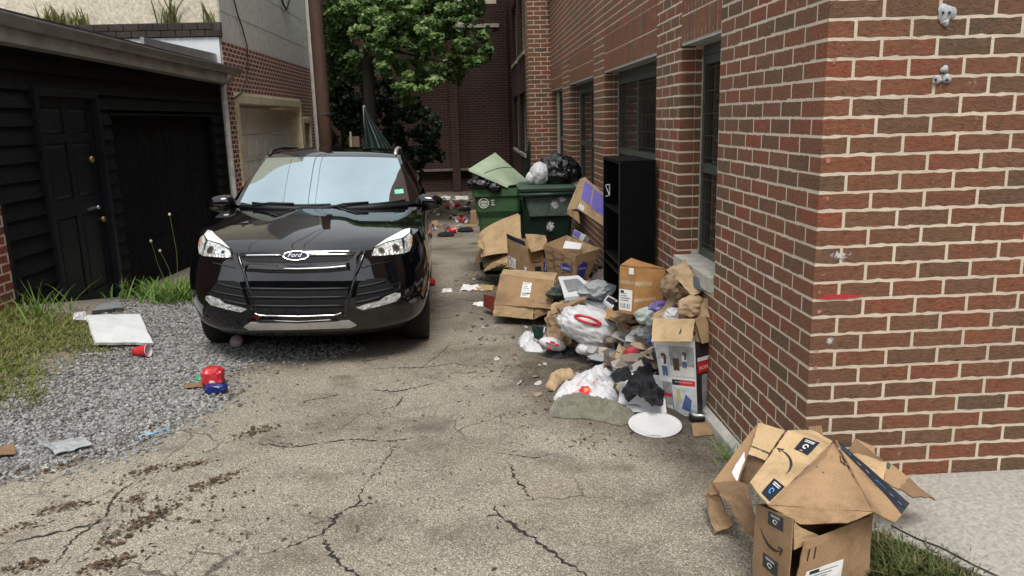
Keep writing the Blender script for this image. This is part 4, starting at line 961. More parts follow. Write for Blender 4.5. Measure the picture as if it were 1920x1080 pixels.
# ---- details laid onto the body surface
CM = np.array(pmat(car)); CMi = np.linalg.inv(CM)
bvh = BVHTree.FromPolygons([tuple(v) for v in bodyAllV], bodyAllF)
eye_l = CMi[:3, :3]@EYE+CMi[:3, 3]
def on_body(px, py):
    d = CMi[:3, :3]@ray(px, py); d = d/np.linalg.norm(d); h = bvh.ray_cast(Vector(eye_l), Vector(d))
    if h[0] is None: return None, None
    n_ = h[1]; n_ = n_ if n_.dot(Vector(d)) < 0 else -n_
    return np.array(h[0]), np.array(n_)
def skin(name, px, mat, h0=-.004, h1=.010, step=.09, both=False, parent=car, taper=None, smooth=True):
    """a shell that follows the body inside an outline; both: also mirrored to the other side"""
    pts, fc = fill(px, step); A = []; N = []
    for p in pts:
        a, n_ = on_body(*p)
        if a is None: a, n_ = (A[-1], N[-1]) if A else (np.zeros(3), np.array([0, -1., 0]))
        A.append(a); N.append(n_)
    A = np.array(A); N = np.array(N); T = A+N*h1; B = A+N*h0; k = len(A)
    cnt = {}
    for f in fc:
        for i in range(len(f)):
            e_ = (f[i], f[(i+1) % len(f)]); cnt[e_] = 1
    fcs = list(fc); bd = [e_ for e_ in cnt if (e_[1], e_[0]) not in cnt]
    F = fcs+[(b_, a_, a_+k, b_+k) for a_, b_ in bd]
    V = np.concatenate([T, B]); out = []
    for sgn in ((1, -1) if both else (1,)):
        Vs = V*np.array([sgn, 1, 1]); Fs = F if sgn > 0 else [f[::-1] for f in F]
        out.append(cl(name, Vs, Fs, mat, parent, smooth=False))
    return out
def strip(name, px, r, mat, h=.004, both=False, parent=car):
    pts = []
    for a, b in zip(px[:-1], px[1:]):
        for t in np.linspace(0, 1, 6)[:-1]: pts.append((a[0]+(b[0]-a[0])*t, a[1]+(b[1]-a[1])*t))
    pts.append(px[-1]); L_ = []
    for p in pts:
        a, n_ = on_body(*p)
        if a is not None: L_.append(a+n_*h)
    for sgn in ((1, -1) if both else (1,)): ctube(name, [q_*np.array([sgn, 1, 1]) for q_ in L_], r, mat, 6, parent)
skin('grille_surround', [(436, 474), (560, 471), (678, 472), (668, 500), (655, 552), (642, 590), (634, 600), (560, 604), (486, 602), (474, 590), (458, 552), (444, 505)], M_PAINT, -.01, .016)
skin('upper_grille', [(447, 476), (560, 473), (668, 474), (661, 485), (652, 490), (560, 494), (466, 492), (455, 487)], M_MESHG, .0, .018)
strip('grille_bar', [(456, 482), (534, 481)], .0085, M_CHROME, .024); strip('grille_bar', [(580, 480.5), (662, 479.5)], .0085, M_CHROME, .024)
skin('lower_grille', [(462, 538), (560, 540), (655, 538), (650, 555), (641, 584), (630, 589), (560, 591), (488, 590), (477, 584), (468, 558)], M_MESHG, .0, .0175)
for yy, xa, xb in ((541, 463, 654), (556.5, 468, 650), (572, 473, 645)): strip('grille_slat', [(xa, yy), (560, yy+1), (xb, yy-.5)], .0075, M_PLAST, .022)
strip('grille_slat', [(479, 586), (490, 590), (560, 591.5), (628, 589), (640, 585)], .006, M_CHROME, .018)
skin('intake', [(478, 575), (560, 576), (642, 574), (636, 584), (560, 587), (484, 585)], M_VOID, .0, .0195)
skin('skid_plate', [(459, 611), (470, 604), (560, 602), (655, 600), (668, 608), (655, 612), (560, 615), (470, 616)], M_SILVER, -.01, .02)
skin('fog_grille', [(672, 531), (690, 523), (722, 521), (740, 540), (748, 545), (722, 553), (700, 564), (668, 571), (666, 560)], M_MESHG, .0, .007, both=True)
for a, b in (((671, 538), (722, 527)), ((668, 553), (737, 539)), ((666, 567), (712, 556))): strip('fog_slat', [a, ((a[0]+b[0])/2, (a[1]+b[1])/2+1), b], .006, M_PLAST, .010, True)
# lamps: bright reflector, inner cells and a clear lens
def lamp_mat():
    m, nt, b = base_mat('lamp reflector behind clear lens'); L = nt.links.new; tc = nt.nodes.new('ShaderNodeTexCoord')
    v = _n(nt, 'ShaderNodeTexVoronoi', Scale=42.); v.distance = 'CHEBYCHEV'; L(tc.outputs['Object'], v.inputs['Vector'])
    r = ramp(nt, [(0, (.72, .74, .72)), (.45, (.52, .54, .53)), (.8, (.68, .70, .68))]); L(v.outputs['Distance'], r.inputs[0])
    n_ = _n(nt, 'ShaderNodeTexNoise', Scale=22., Detail=5.); L(tc.outputs['Object'], n_.inputs['Vector'])
    r2 = ramp(nt, [(.35, (.55, .56, .56)), (.55, (1, 1, 1))]); L(n_.outputs['Fac'], r2.inputs[0])
    L(mix_rgb(nt, 1., r.outputs[0], r2.outputs[0], 'MULTIPLY'), b.inputs['Base Color'])
    b.inputs['Metallic'].default_value = .25; b.inputs['Roughness'].default_value = .3; b.inputs['Coat Weight'].default_value = 1.
    bp = _n(nt, 'ShaderNodeBump', Strength=1., Distance=.012); L(v.outputs['Distance'], bp.inputs['Height']); L(bp.outputs[0], b.inputs['Normal'])
    return m
M_LAMP = lamp_mat()
M_AMBER = simple('amber lens', (.42, .20, .09), .25, .3, 40., coat=1.)
M_LAMPT = simple('frosted pale lamp top', (.72, .76, .73), .25, .1, 20., coat=1.)
HL = [(694, 483), (698, 466), (724, 449), (758, 430), (771, 428), (774, 441), (773, 458), (768, 472), (749, 478), (715, 482)]
hlo = {}
for sgn in (1, -1):
    hlo[sgn] = bpy.data.objects.new('headlight', None); link(hlo[sgn], car)
def skin2(name, px, mat, h0, h1, step=.12):
    for sgn in (1, -1):
        o = skin(name, px, mat, h0, h1, step)[0] if sgn > 0 else None
        if sgn > 0: base_ = o
        else:
            me = base_.data.copy(); me.vertices.foreach_set('co', (np.array([v.co[:] for v in me.vertices])*[-1, 1, 1]).ravel()); me.flip_normals(); o = bpy.data.objects.new(name, me); link(o)
        o.parent = hlo[sgn]
skin2('lamp_surround', HL, M_VOID, -.01, .004)
skin2('reflector', [(697, 480), (701, 468), (726, 457), (752, 450), (756, 476), (716, 480)], M_LAMP, .0, .010)
skin2('lamp_top', [(702, 465), (724, 450), (758, 432), (769, 430), (768, 438), (754, 448), (726, 455)], M_LAMPT, .0, .011)
skin2('indicator', [(758, 448), (768, 439), (772, 444), (771, 460), (766, 472), (758, 475)], M_LAMP, .0, .010)
skin2('amber_marker', [(768, 447), (771, 444), (771.5, 456), (768, 460)], M_AMBER, .0, .013)
for sgn in (1, -1):
    for (px, py, r) in ((741, 466, .030), (714, 471, .024)):
        a, n_ = on_body(px, py); a = a*np.array([sgn, 1, 1]); n_ = n_*np.array([sgn, 1, 1]); q = MB(); q.tube([a+n_*.008, a+n_*.015], [r, r], 18); o = bpy.data.objects.new('lamp_cell', new_mesh('lamp_cell', np.concatenate(q.V), q.F, M_CHROME)); link(o, hlo[sgn])
        q = MB(); q.tube([a+n_*.0151, a+n_*.0165], [r*.62, r*.6], 14); o = bpy.data.objects.new('bulb_hood', new_mesh('bulb_hood', np.concatenate(q.V), q.F, M_PLAST)); link(o, hlo[sgn])
skin('fog_lamp', [(668, 576), (680, 580.5), (712, 573), (740, 565), (750, 555), (749, 549), (741, 548.5), (722, 556), (712, 564), (690, 569)], M_LAMP, .0, .012, both=True)
# badge
bd_ = bpy.data.objects.new('badge', None); link(bd_, car); a, n_ = on_body(556, 482); a = a+n_*.022
nx = np.array([1., 0, 0]); nz = np.cross(nx, -n_); nz = nz if nz[2] > 0 else -nz; nz /= np.linalg.norm(nz)
M_BADGE = simple('dark blue badge enamel', (.008, .012, .04), .55, .2, 30., spec=.2)
for nm, rx, rz_, h, mt in (('rim', .088, .035, .004, M_CHROME), ('field', .0825, .0305, .0095, M_BADGE)):
    V = [a+n_*h]+[a+n_*h+nx*rx*math.cos(t)+nz*rz_*math.sin(t) for t in np.linspace(0, 2*math.pi, 37)[:-1]]+[a+nx*rx*math.cos(t)+nz*rz_*math.sin(t) for t in np.linspace(0, 2*math.pi, 37)[:-1]]
    F = [(0, 1+i, 1+(i+1) % 36) for i in range(36)]+[(1+i, 37+i, 37+(i+1) % 36, 1+(i+1) % 36) for i in range(36)]; cl(nm, V, F, mt, bd_, False)
tv, tf = text_geo('Ford', .048, .35); tv = tv-tv.mean(0)*[1, 1, 0]; cl('lettering', np.array([a+n_*.0115+nx*p[0]+nz*p[1] for p in tv]), tf, simple('white badge script', (.72, .72, .74), .5), bd_, False)
# creases that run from the hood edge down beside the grille, and the rounded bar above the lower grille
strip('front_crease', [(684, 473), (668, 512), (656, 556), (646, 590)], .013, M_PAINT, .010, True)
strip('nose_bar', [(462, 503), (505, 506), (560, 507), (615, 505), (656, 501)], .040, M_PAINT, -.008)
strip('lip', [(486, 599), (560, 602), (632, 598)], .010, M_PAINT, .014)
# crease highlights below the headlamps
strip('bumper_crease', [(678, 502), (700, 496), (745, 487)], .006, M_PAINT, .001, True)
# ================================================================== gravel, grass, litter, trees
def ico():
    t = (1+5**.5)/2; v = np.array([(-1, t, 0), (1, t, 0), (-1, -t, 0), (1, -t, 0), (0, -1, t), (0, 1, t), (0, -1, -t), (0, 1, -t), (t, 0, -1), (t, 0, 1), (-t, 0, -1), (-t, 0, 1)])/math.sqrt(1+t*t)
    f = [(0, 11, 5), (0, 5, 1), (0, 1, 7), (0, 7, 10), (0, 10, 11), (1, 5, 9), (5, 11, 4), (11, 10, 2), (10, 7, 6), (7, 1, 8), (3, 9, 4), (3, 4, 2), (3, 2, 6), (3, 6, 8), (3, 8, 9), (4, 9, 5), (2, 4, 11), (6, 2, 10), (8, 6, 7), (9, 8, 1)]
    return v, np.array(f)
def big_mesh(name, V, F, mat, parent=None, attr=None, smooth=False):
    """fast path for many small faces of one size"""
    V = np.ascontiguousarray(V, np.float32); F = np.ascontiguousarray(F, np.int32); me = bpy.data.meshes.new(name)
    if parent is not None: V = np.ascontiguousarray(to_local(parent, V), np.float32)
    k = F.shape[1]; me.vertices.add(len(V)); me.vertices.foreach_set('co', V.ravel()); me.loops.add(F.size); me.loops.foreach_set('vertex_index', F.ravel())
    me.polygons.add(len(F)); me.polygons.foreach_set('loop_start', np.arange(0, F.size, k, dtype=np.int32)); me.polygons.foreach_set('loop_total', np.full(len(F), k, np.int32))
    me.materials.append(mat); me.update(calc_edges=True)
    if not smooth: me.shade_flat()
    if attr is not None: a = me.attributes.new('tint', 'FLOAT', 'FACE'); a.data.foreach_set('value', np.asarray(attr, np.float32))
    o = bpy.data.objects.new(name, me); return link(o, parent)
def tint_mat(name, cols, rough=.85, trans=0., spec=.3, noise=0.):
    m, nt, b = base_mat(name); L = nt.links.new; a = nt.nodes.new('ShaderNodeAttribute'); a.attribute_name = 'tint'
    r = ramp(nt, [(i/(len(cols)-1), c) for i, c in enumerate(cols)]); L(a.outputs['Fac'], r.inputs[0]); c = r.outputs[0]
    if noise:
        g = nt.nodes.new('ShaderNodeNewGeometry'); n_ = _n(nt, 'ShaderNodeTexNoise', Scale=noise, Detail=5.); L(g.outputs['Position'], n_.inputs['Vector']); r2 = ramp(nt, [(.3, (.55, .55, .55)), (.7, (1.25, 1.25, 1.25))]); L(n_.outputs['Fac'], r2.inputs[0]); c = mix_rgb(nt, 1., c, r2.outputs[0], 'MULTIPLY')
    L(c, b.inputs['Base Color']); b.inputs['Roughness'].default_value = rough; b.inputs['Specular IOR Level'].default_value = spec
    if trans:
        tr = nt.nodes.new('ShaderNodeBsdfTranslucent'); L(c, tr.inputs[0]); mx = nt.nodes.new('ShaderNodeMixShader'); mx.inputs[0].default_value = trans
        L(b.outputs[0], mx.inputs[1]); L(tr.outputs[0], mx.inputs[2]); L(mx.outputs[0], nt.nodes['Material Output'].inputs[0])
    return m
M_STONES = tint_mat('grey limestone gravel', [(.09, .09, .09), (.20, .20, .198), (.27, .27, .268), (.36, .36, .35), (.17, .165, .15)], .9, noise=60.)
def scatter(poly, n, jit, seed, w=.15):
    rng = np.random.RandomState(seed); lo, hi = poly.min(0)-.2, poly.max(0)+.2; P = rng.uniform(lo, hi, (n, 2)); q = np.concatenate([P, np.zeros((n, 1))], 1)
    k = inside(P+np.stack([fbm(q*1.7, seed, 4), fbm(q*1.7+31, seed+5, 4)], -1)*jit+rng.normal(0, w, (n, 2)), poly); return P[k], rng
def stones(name, P, rng, smin, smax, mat, parent=None):
    v, f = ico(); n = len(P); s = rng.uniform(smin, smax, (n, 1))*np.exp(rng.normal(0, .22, (n, 3)))*np.array([1., .85, .6])
    V = v[None]*(1+rng.normal(0, .16, (n, 12, 1)))*s[:, None]
    a = rng.uniform(0, 2*math.pi, n); b = rng.normal(0, .5, n); ca, sa, cb, sb = np.cos(a), np.sin(a), np.cos(b), np.sin(b)
    x = V[..., 0]*cb[:, None]+V[..., 2]*sb[:, None]; z = -V[..., 0]*sb[:, None]+V[..., 2]*cb[:, None]; y = V[..., 1]
    X = x*ca[:, None]-y*sa[:, None]; Y = x*sa[:, None]+y*ca[:, None]
    V = np.stack([X+P[:, :1], Y+P[:, 1:2], z+(gz(P[:, 0], P[:, 1])+s[:, 2]*rng.uniform(-.1, .75, n))[:, None]], -1).reshape(-1, 3)
    F = (f[None]+12*np.arange(n)[:, None, None]).reshape(-1, 3)
    return big_mesh(name, V, F, mat, parent, np.repeat(rng.uniform(0, 1, n), 20))
P, rng = scatter(GRAVEL, 60000, .22, 3, .10)
dens = np.ones(len(P)); P = P[(P[:, 1] < 8.6) & (P[:, 0] > -4.4)]
keep = rng.uniform(0, 1, len(P)) < np.clip(1.5-P[:, 1]*.09, .35, 1); P = P[keep]
tag(stones('gravel', P, rng, .007, .0165, M_STONES), 'loose grey gravel between the lawn and the asphalt', 'gravel', None, 'stuff')
# sparse grit over the alley
P = np.stack([np.random.RandomState(8).uniform(-2.2, 1.25, 2600), np.random.RandomState(9).uniform(1.7, 9, 2600)], -1); P = P[(fbm(np.concatenate([P*1.3, np.zeros((len(P), 1))], 1), 77, 3) > .1)]
M_GRIT = tint_mat('dark and pale grit', [(.05, .045, .04), (.10, .09, .07), (.25, .23, .2), (.42, .4, .36)], .9)
tag(stones('grit', P, np.random.RandomState(4), .003, .008, M_GRIT), 'loose dark and pale grit strewn over the asphalt', 'grit', None, 'stuff')
# ---- grass
def blades(base, hgt, wid, rng, lean=.5, curl=.5):
    n = len(base); a = rng.uniform(0, 2*math.pi, n); d = np.stack([np.cos(a), np.sin(a), np.zeros(n)], -1); p = np.stack([-np.sin(a), np.cos(a), np.zeros(n)], -1)
    h = hgt*rng.uniform(.45, 1.25, n); ln = rng.uniform(.1, lean, n); cu_ = rng.uniform(.0, curl, n); w_ = wid*rng.uniform(.6, 1.4, n); V = []
    for t, k in ((0, 1.), (.4, .9), (.75, .6), (1., .06)):
        c = base+d*(h*(ln*t+cu_*t*t))[:, None]+np.stack([np.zeros(n), np.zeros(n), h*(t-.45*cu_*t*t)], -1)
        V += [c-p*(w_*k/2)[:, None], c+p*(w_*k/2)[:, None]]
    V = np.stack(V, 1).reshape(-1, 3); f = np.array([(0, 1, 3, 2), (2, 3, 5, 4), (4, 5, 7, 6)]); F = (f[None]+8*np.arange(n)[:, None, None]).reshape(-1, 4)
    return V, F, np.repeat(rng.uniform(0, 1, n), 3)
M_GRASS = tint_mat('summer grass', [(.34, .28, .12), (.20, .24, .06), (.16, .23, .05), (.24, .29, .08), (.40, .35, .18)], .6, .3)
M_WEED = tint_mat('rank green weeds', [(.08, .15, .03), (.14, .24, .05), (.20, .32, .075), (.27, .36, .11)], .5, .35)
def veg(name, label, cat, parts, kind='stuff', mat=None):
    V = []; F = []; A = []; o = 0
    for v, f, a in parts: V.append(v); F.append(f+o); A.append(a); o += len(v)
    return tag(big_mesh(name, np.concatenate(V), np.concatenate(F), mat, None, np.concatenate(A)), label, cat, None, kind)
P, rng = scatter(GRASS, 40000, .25, 23, .06); P = P[(P[:, 0] < -1.2) & (P[:, 1] < 6.6)]
B = np.concatenate([P, gz(P[:, 0], P[:, 1])[:, None]], 1)
pt = [blades(B[::2], .050, .0060, rng, 1.8, .9), blades(B[1::2], .040, .0055, rng, 2.6, .6)]
veg('lawn_grass', 'short dry lawn grass in front of the shed', 'grass', pt, mat=M_GRASS)
def tuft(name, label, px, r, n, h, seed, mat=M_WEED, w=.010, lean=.6, curl=.8, cat='weeds', at_=None):
    rng = np.random.RandomState(seed); c = gr(*px) if at_ is None else np.array(at_); q = rng.normal(0, 1, (n, 2))*np.array(r)/2+c[:2]
    b = np.concatenate([q, (gz(q[:, 0], q[:, 1]) if at_ is None else np.full(n, c[2]))[:, None]], 1); return veg(name, label, cat, [blades(b, h, w, rng, lean, curl)], mat=mat)
tuft('weeds', 'rank green weeds growing between shed and car', (322, 560), (.36, .5), 620, .20, 1, w=.016, lean=1.0)
tuft('weeds', 'tall grass weeds at the foot of the shed door', (92, 592), (.22, .35), 70, .24, 2, w=.008, lean=.7)
tuft('weeds', 'long grass against the old brick wall', (10, 594), (.4, .5), 200, .07, 5, mat=M_GRASS)
tuft('weeds', 'green grass at the foot of the brick corner', (1392, 872), (.09, .26), 120, .10, 3, w=.006, lean=.9)
rng = np.random.RandomState(11); gpoly = np.array([zpl(px, py, .05)[:2] for px, py in ((1632, 1100), (1636, 1012), (1660, 1008), (1720, 1038), (1830, 1085), (1840, 1130))]); q = rng.uniform(gpoly.min(0), gpoly.max(0), (3600, 2)); q = q[inside(q, gpoly)]
b = np.concatenate([q, (gz(q[:, 0], q[:, 1])+.055*sstep(1.05, 1.4, q[:, 0]))[:, None]], 1)
veg('verge_grass', 'grass verge in front of the concrete pavement strip', 'grass', [blades(b, .07, .0065, rng, 1.2, .9)], mat=tint_mat('verge grass', [(.045, .075, .02), (.07, .11, .028), (.12, .13, .045), (.2, .16, .08)], .6, .25))
# tall seed stalks by the car
st = thing('weed_stalk', 'tall thin weed stalk with pale seed heads before the black boards', 'weeds', gr(330, 552))
M_STALK = simple('green stalk', (.12, .16, .05), .6); M_SEED = simple('pale seed head', (.6, .56, .40), .9)
for i, (px, py, bx) in enumerate(((318, 402, 335), (283, 452, 322), (300, 470, 325))):
    a = gr(bx, 554); t = at(px, py, a[1]); m = (a+t)/2+np.array([.03*(-1)**i, 0, .04]); q = MB(); q.tube([a, m, t], [.004, .003, .002], 5); q.build('stem', M_STALK, st)
    q = MB(); q.lathe([(0, -.02), (.012, -.012), (.015, .0), (.010, .012), (0, .016)], t, 7); q.build('seed_head', M_SEED, st)
# ---- dead leaves and twigs on the asphalt
M_LEAFL = tint_mat('dead leaves', [(.022, .014, .010), (.05, .028, .017), (.11, .060, .03), (.035, .022, .015), (.19, .13, .065)], .8)
def litter(spots, seed, size=(.004, .017)):
    rng = np.random.RandomState(seed); V = []; F = []; A = []; o = 0
    for (px, py, rx, ry, n, ang) in spots:
        c = gr(px, py); g1 = gr(px+rx*math.cos(ang), py+rx*math.sin(ang)); ex = g1[:2]-c[:2]; g2 = gr(px, py-ry); ey = g2[:2]-c[:2]
        uv = rng.normal(0, .5, (n, 2)); q = c[:2]+uv[:, :1]*ex+uv[:, 1:]*ey; s = rng.uniform(*size, n)
        a = rng.uniform(0, 6.28, n); d = np.stack([np.cos(a), np.sin(a)], -1); p = np.stack([-np.sin(a), np.cos(a)], -1); z = gz(q[:, 0], q[:, 1])+rng.uniform(.002, .012, n)*np.exp(-np.sum(uv**2, 1)); wd = rng.uniform(.15, .6, n)[:, None]
        for k, (u, w_, h) in enumerate(((-1, 0, 0), (-.2, -1, 1), (1, 0, .3), (-.1, 1, .6))):
            V.append(None)
        quad = [np.concatenate([q+d*s[:, None]*u+p*s[:, None]*wd*w_, (z+rng.uniform(-.2, 1, n)*s*h*.5)[:, None]], 1) for (u, w_, h) in ((-1, 0, .2), (-.1, -1, 1), (1, 0, .3), (0, 1, .8))]
        V = [v for v in V if v is not None]; V.append(np.stack(quad, 1).reshape(-1, 3)); F.append(np.arange(4*n).reshape(n, 4)+o); A.append(rng.uniform(0, 1, n)); o += 4*n
    return np.concatenate(V), np.concatenate(F), np.concatenate(A)
SP = [(478, 812, 44, 9, 70, -.25), (270, 885, 60, 7, 60, -.28), (355, 872, 44, 7, 55, -.2), (400, 905, 60, 9, 80, -.35), (120, 952, 64, 8, 60, -.2), (250, 990, 80, 20, 120, -.5), (300, 965, 55, 9, 50, -.4), (205, 1060, 80, 14, 90, -.3), (130, 870, 110, 8, 80, -.35), (255, 825, 80, 8, 60, -.35),
      (290, 800, 70, 8, 60, -.2), (430, 745, 45, 9, 50, -.3), (440, 700, 80, 10, 40, 0), (560, 660, 120, 12, 60, 0), (40, 990, 60, 8, 30, -.2), (250, 940, 50, 8, 30, 0), (1130, 830, 150, 25, 50, 0), (1050, 690, 140, 18, 60, 0), (640, 790, 280, 60, 40, 0), (850, 700, 160, 30, 40, 0), (40, 1065, 70, 10, 60, -.2), (15, 890, 40, 10, 30, -.2), (470, 1010, 180, 40, 24, 0), (300, 940, 220, 60, 120, 0), (700, 950, 400, 100, 50, 0), (1000, 760, 200, 40, 40, 0)]
SP = [(a, b, c, d, int(e*1.7), f) for a, b, c, d, e, f in SP]
V, F, A = litter(SP, 5); tag(big_mesh('leaf_litter', V, F, M_LEAFL, None, A), 'brown dead leaves and debris strewn in drifts over the alley', 'leaves', None, 'stuff')
# ---- trees
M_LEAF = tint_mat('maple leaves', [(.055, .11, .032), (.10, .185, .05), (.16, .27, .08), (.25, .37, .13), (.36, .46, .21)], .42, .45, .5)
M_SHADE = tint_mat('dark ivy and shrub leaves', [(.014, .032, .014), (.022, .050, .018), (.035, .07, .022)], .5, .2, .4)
M_BARK = simple('dark bark', (.035, .028, .022), .95, .4, 8., .9, 40., stretch=(5, 5, 1))
def leaves(C, rad, n, size, rng, mat_bias=.0, droop=.35):
    """n leaves through a clump of the given radii, denser near its surface"""
    u = rng.normal(0, 1, (n, 3)); u /= np.linalg.norm(u, axis=1)[:, None]; r = rng.uniform(.25, 1, n)**.5*(1+.25*fbm(u*2.3+C, 9, 3)); p = C+u*r[:, None]*rad
    nn = u*.5+rng.normal(0, .55, (n, 3))+np.array([0, -.15, .55]); nn /= np.linalg.norm(nn, axis=1)[:, None]; t = np.cross(nn, rng.normal(0, 1, (n, 3))); t /= np.linalg.norm(t, axis=1)[:, None]; b = np.cross(nn, t)
    s = size*rng.uniform(.6, 1.3, n)[:, None]; V = [p-t*s*.55, p-b*s*.42-nn*s*.08, p+t*s*.6-nn*s*droop*.5, p+b*s*.42-nn*s*.08]
    return np.stack(V, 1).reshape(-1, 3), np.clip(rng.uniform(0, 1, n)*.75+.25*u[:, 2]+mat_bias, 0, 1)  # leaves high in a clump are tinted lighter, as if lit from above
def clump_tree(name, label, trunk, limbs, clumps, size, seed, mat, dens=1., cat='tree'):
    rng = np.random.RandomState(seed); base = np.array(trunk[0][0]); o = thing(name, label, cat, base)
    for i, (pts, rr) in enumerate([trunk]+limbs):
        q = MB(); q.tube(pts, rr, 10 if i == 0 else 7); q.build('trunk' if i == 0 else 'limb', M_BARK, o, True)
    V = []; A = []
    for (px, py, Y, rx, rz, n, bias) in clumps:
        C = at(px, py, Y); k = Y/FPX; v, a = leaves(C, np.array([rx*k, rx*k*.8, rz*k]), int(n*dens), size, rng, bias); V.append(v); A.append(a)
    V = np.concatenate(V); n = len(V)//4; c = big_mesh('crown', V, np.arange(4*n).reshape(n, 4), mat, o, np.concatenate(A)); return o
tb0 = at(700, 300, 15.5); g0 = np.array([tb0[0], tb0[1], gz(tb0[0], tb0[1])])
def trk(pxs, Y): return [at(x, y, Y) for x, y in pxs]
_cr = random.Random(12); CLUMPS = []
for (bx, by, rx, ry, k, bias) in ((725, 50, 62, 36, 22, .12), (780, 66, 62, 34, 22, .14), (830, 85, 42, 30, 13, .08), (755, 115, 46, 30, 15, .08), (785, 150, 34, 26, 9, .04), (745, 175, 24, 20, 5, .0), (690, 75, 34, 34, 9, .04), (800, 25, 60, 30, 14, .02), (880, 40, 40, 30, 5, -.12), (890, 90, 30, 26, 3, -.16), (700, 15, 70, 26, 14, .02)):  # bias paints the lit middle of the crown into the leaf tint
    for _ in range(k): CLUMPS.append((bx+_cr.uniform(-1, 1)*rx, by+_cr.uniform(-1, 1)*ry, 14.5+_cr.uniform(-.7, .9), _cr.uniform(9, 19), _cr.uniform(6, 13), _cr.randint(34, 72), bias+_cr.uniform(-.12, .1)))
clump_tree('maple_tree', 'leafy green maple tree overhanging the far end of the alley', ([g0]+trk([(695, 230), (690, 120), (694, 40), (700, -60)], 15.5), [.13, .12, .11, .095, .07]),
    [(trk([(692, 110), (730, 60), (790, 40)], 15.2), [.05, .035, .02]), (trk([(692, 140), (660, 80), (640, 20)], 15.6), [.05, .035, .02]), (trk([(694, 60), (740, 10), (800, -40)], 15.), [.05, .035, .02]), (trk([(740, 95), (800, 110), (850, 120)], 14.8), [.03, .02, .01]), (trk([(692, 100), (735, 120), (770, 170)], 14.6), [.03, .022, .012])],
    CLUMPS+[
     (650, 30, 15.8, 45, 45, 650, -.15), (640, 90, 16., 34, 40, 420, -.2), (668, 130, 16., 30, 30, 300, -.2), (700, 10, 15., 60, 30, 800, .0), (780, 0, 15.4, 70, 26, 800, -.05), (870, 15, 15.8, 46, 20, 260, -.2), (890, 70, 16., 40, 30, 130, -.25), (895, 105, 16.2, 26, 20, 80, -.25), (850, 130, 15.2, 26, 26, 180, -.1), (640, -60, 15.5, 70, 50, 900, -.1), (760, -90, 15., 110, 60, 1500, .0), (880, -60, 15.6, 70, 40, 700, -.1), (615, 130, 16.2, 16, 50, 200, -.25), (860, -110, 20., 150, 60, 1300, -.1), (1010, -120, 19.5, 110, 70, 700, -.1), (700, -150, 19.5, 120, 80, 1000, -.1)], .088, 4, M_LEAF, 1.75)  # the farthest clumps, above the view, are added to shade the alley's end
shp = []
for (bx, by, rx, ry, k) in ((645, 230, 34, 44, 26), (705, 225, 44, 50, 30), (765, 235, 44, 52, 26), (715, 180, 54, 26, 22), (780, 290, 36, 36, 14), (635, 185, 22, 34, 10), (805, 250, 26, 44, 10)):
    for _ in range(k): shp.append((bx+_cr.uniform(-1, 1)*rx, by+_cr.uniform(-1, 1)*ry, 17+_cr.uniform(-.7, 1.), _cr.uniform(8, 18), _cr.uniform(8, 16), _cr.randint(40, 80), _cr.uniform(-.2, .1)))
b0 = at(700, 330, 17); b0[2] = gz(b0[0], b0[1])
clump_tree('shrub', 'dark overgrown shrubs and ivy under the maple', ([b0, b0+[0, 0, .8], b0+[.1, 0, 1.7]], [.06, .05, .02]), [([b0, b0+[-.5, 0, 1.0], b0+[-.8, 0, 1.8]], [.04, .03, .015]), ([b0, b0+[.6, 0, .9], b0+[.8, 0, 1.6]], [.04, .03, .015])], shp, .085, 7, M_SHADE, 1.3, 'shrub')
# a second trunk standing to the left behind the pole, hung with ivy
b1 = at(650, 300, 17.5); b1[2] = gz(b1[0], b1[1]); 
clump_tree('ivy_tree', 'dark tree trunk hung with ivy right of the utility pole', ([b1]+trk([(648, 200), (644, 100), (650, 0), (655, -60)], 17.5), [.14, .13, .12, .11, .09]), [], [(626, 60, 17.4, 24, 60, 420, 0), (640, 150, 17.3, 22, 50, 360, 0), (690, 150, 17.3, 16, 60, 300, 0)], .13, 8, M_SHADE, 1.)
# weeds on the ledge of the stucco gable
M_DRYW = tint_mat('yellow green wall weeds', [(.20, .20, .07), (.16, .20, .06), (.28, .25, .12)], .7, .3)
lz = zl0+.14
for i, (px, r_, n_, h_, lab) in enumerate(((102, .22, 70, .30, 'wispy yellow weeds on the ledge, leftmost'), (146, .16, 40, .24, 'short wispy weed on the ledge, second from the left'), (318, .14, 46, .45, 'tall drooping weed on the ledge before the beige stucco'), (392, .08, 20, .28, 'thin weed on the ledge by the stucco corner'))):
    x = at(px, 40, BY0-.07)[0]; tuft('wall_weed', lab, None, (r_, .03), n_, h_, 40+i, mat=M_DRYW, w=.022, lean=.4, curl=.5, at_=(x, BY0-.065, lz))
# ---- tarpaulin behind the car, and a leaning sheet by the pilaster
M_TARP = simple('dark green tarpaulin', (.010, .030, .026), .45, .5, 4., .3, 60., spec=.5)
tp = thing('tarpaulin', 'dark green tarpaulin hanging in folds behind the car roof', 'tarpaulin', (*at(684, 280, 12.4)[:2], gz(-1.7, 12.4)))
apex = at(682, 201, 12.4); n1, n2 = 26, 14; V = []
rimp = [at(682, 285, 12.4), at(700, 300, 12.3), at(722, 310, 12.1), at(745, 330, 11.8), at(770, 352, 11.5), at(797, 366, 11.2)]
for r_ in rimp: r_[2] = min(r_[2], .9)
rimp = np.array(rimp); 
for j in range(n2):
    s = j/(n2-1)
    for i in range(n1):
        t = i/(n1-1); a = t*(len(rimp)-1); k = min(int(a), len(rimp)-2); e_ = rimp[k]+(rimp[k+1]-rimp[k])*(a-k)
        p = apex+(e_-apex)*s; f_ = (.09*math.sin(t*34)+.04*math.sin(t*71+1))*s**.7; V.append(p+np.array([.25*f_, -f_, .02*math.sin(s*7+t*9)]))
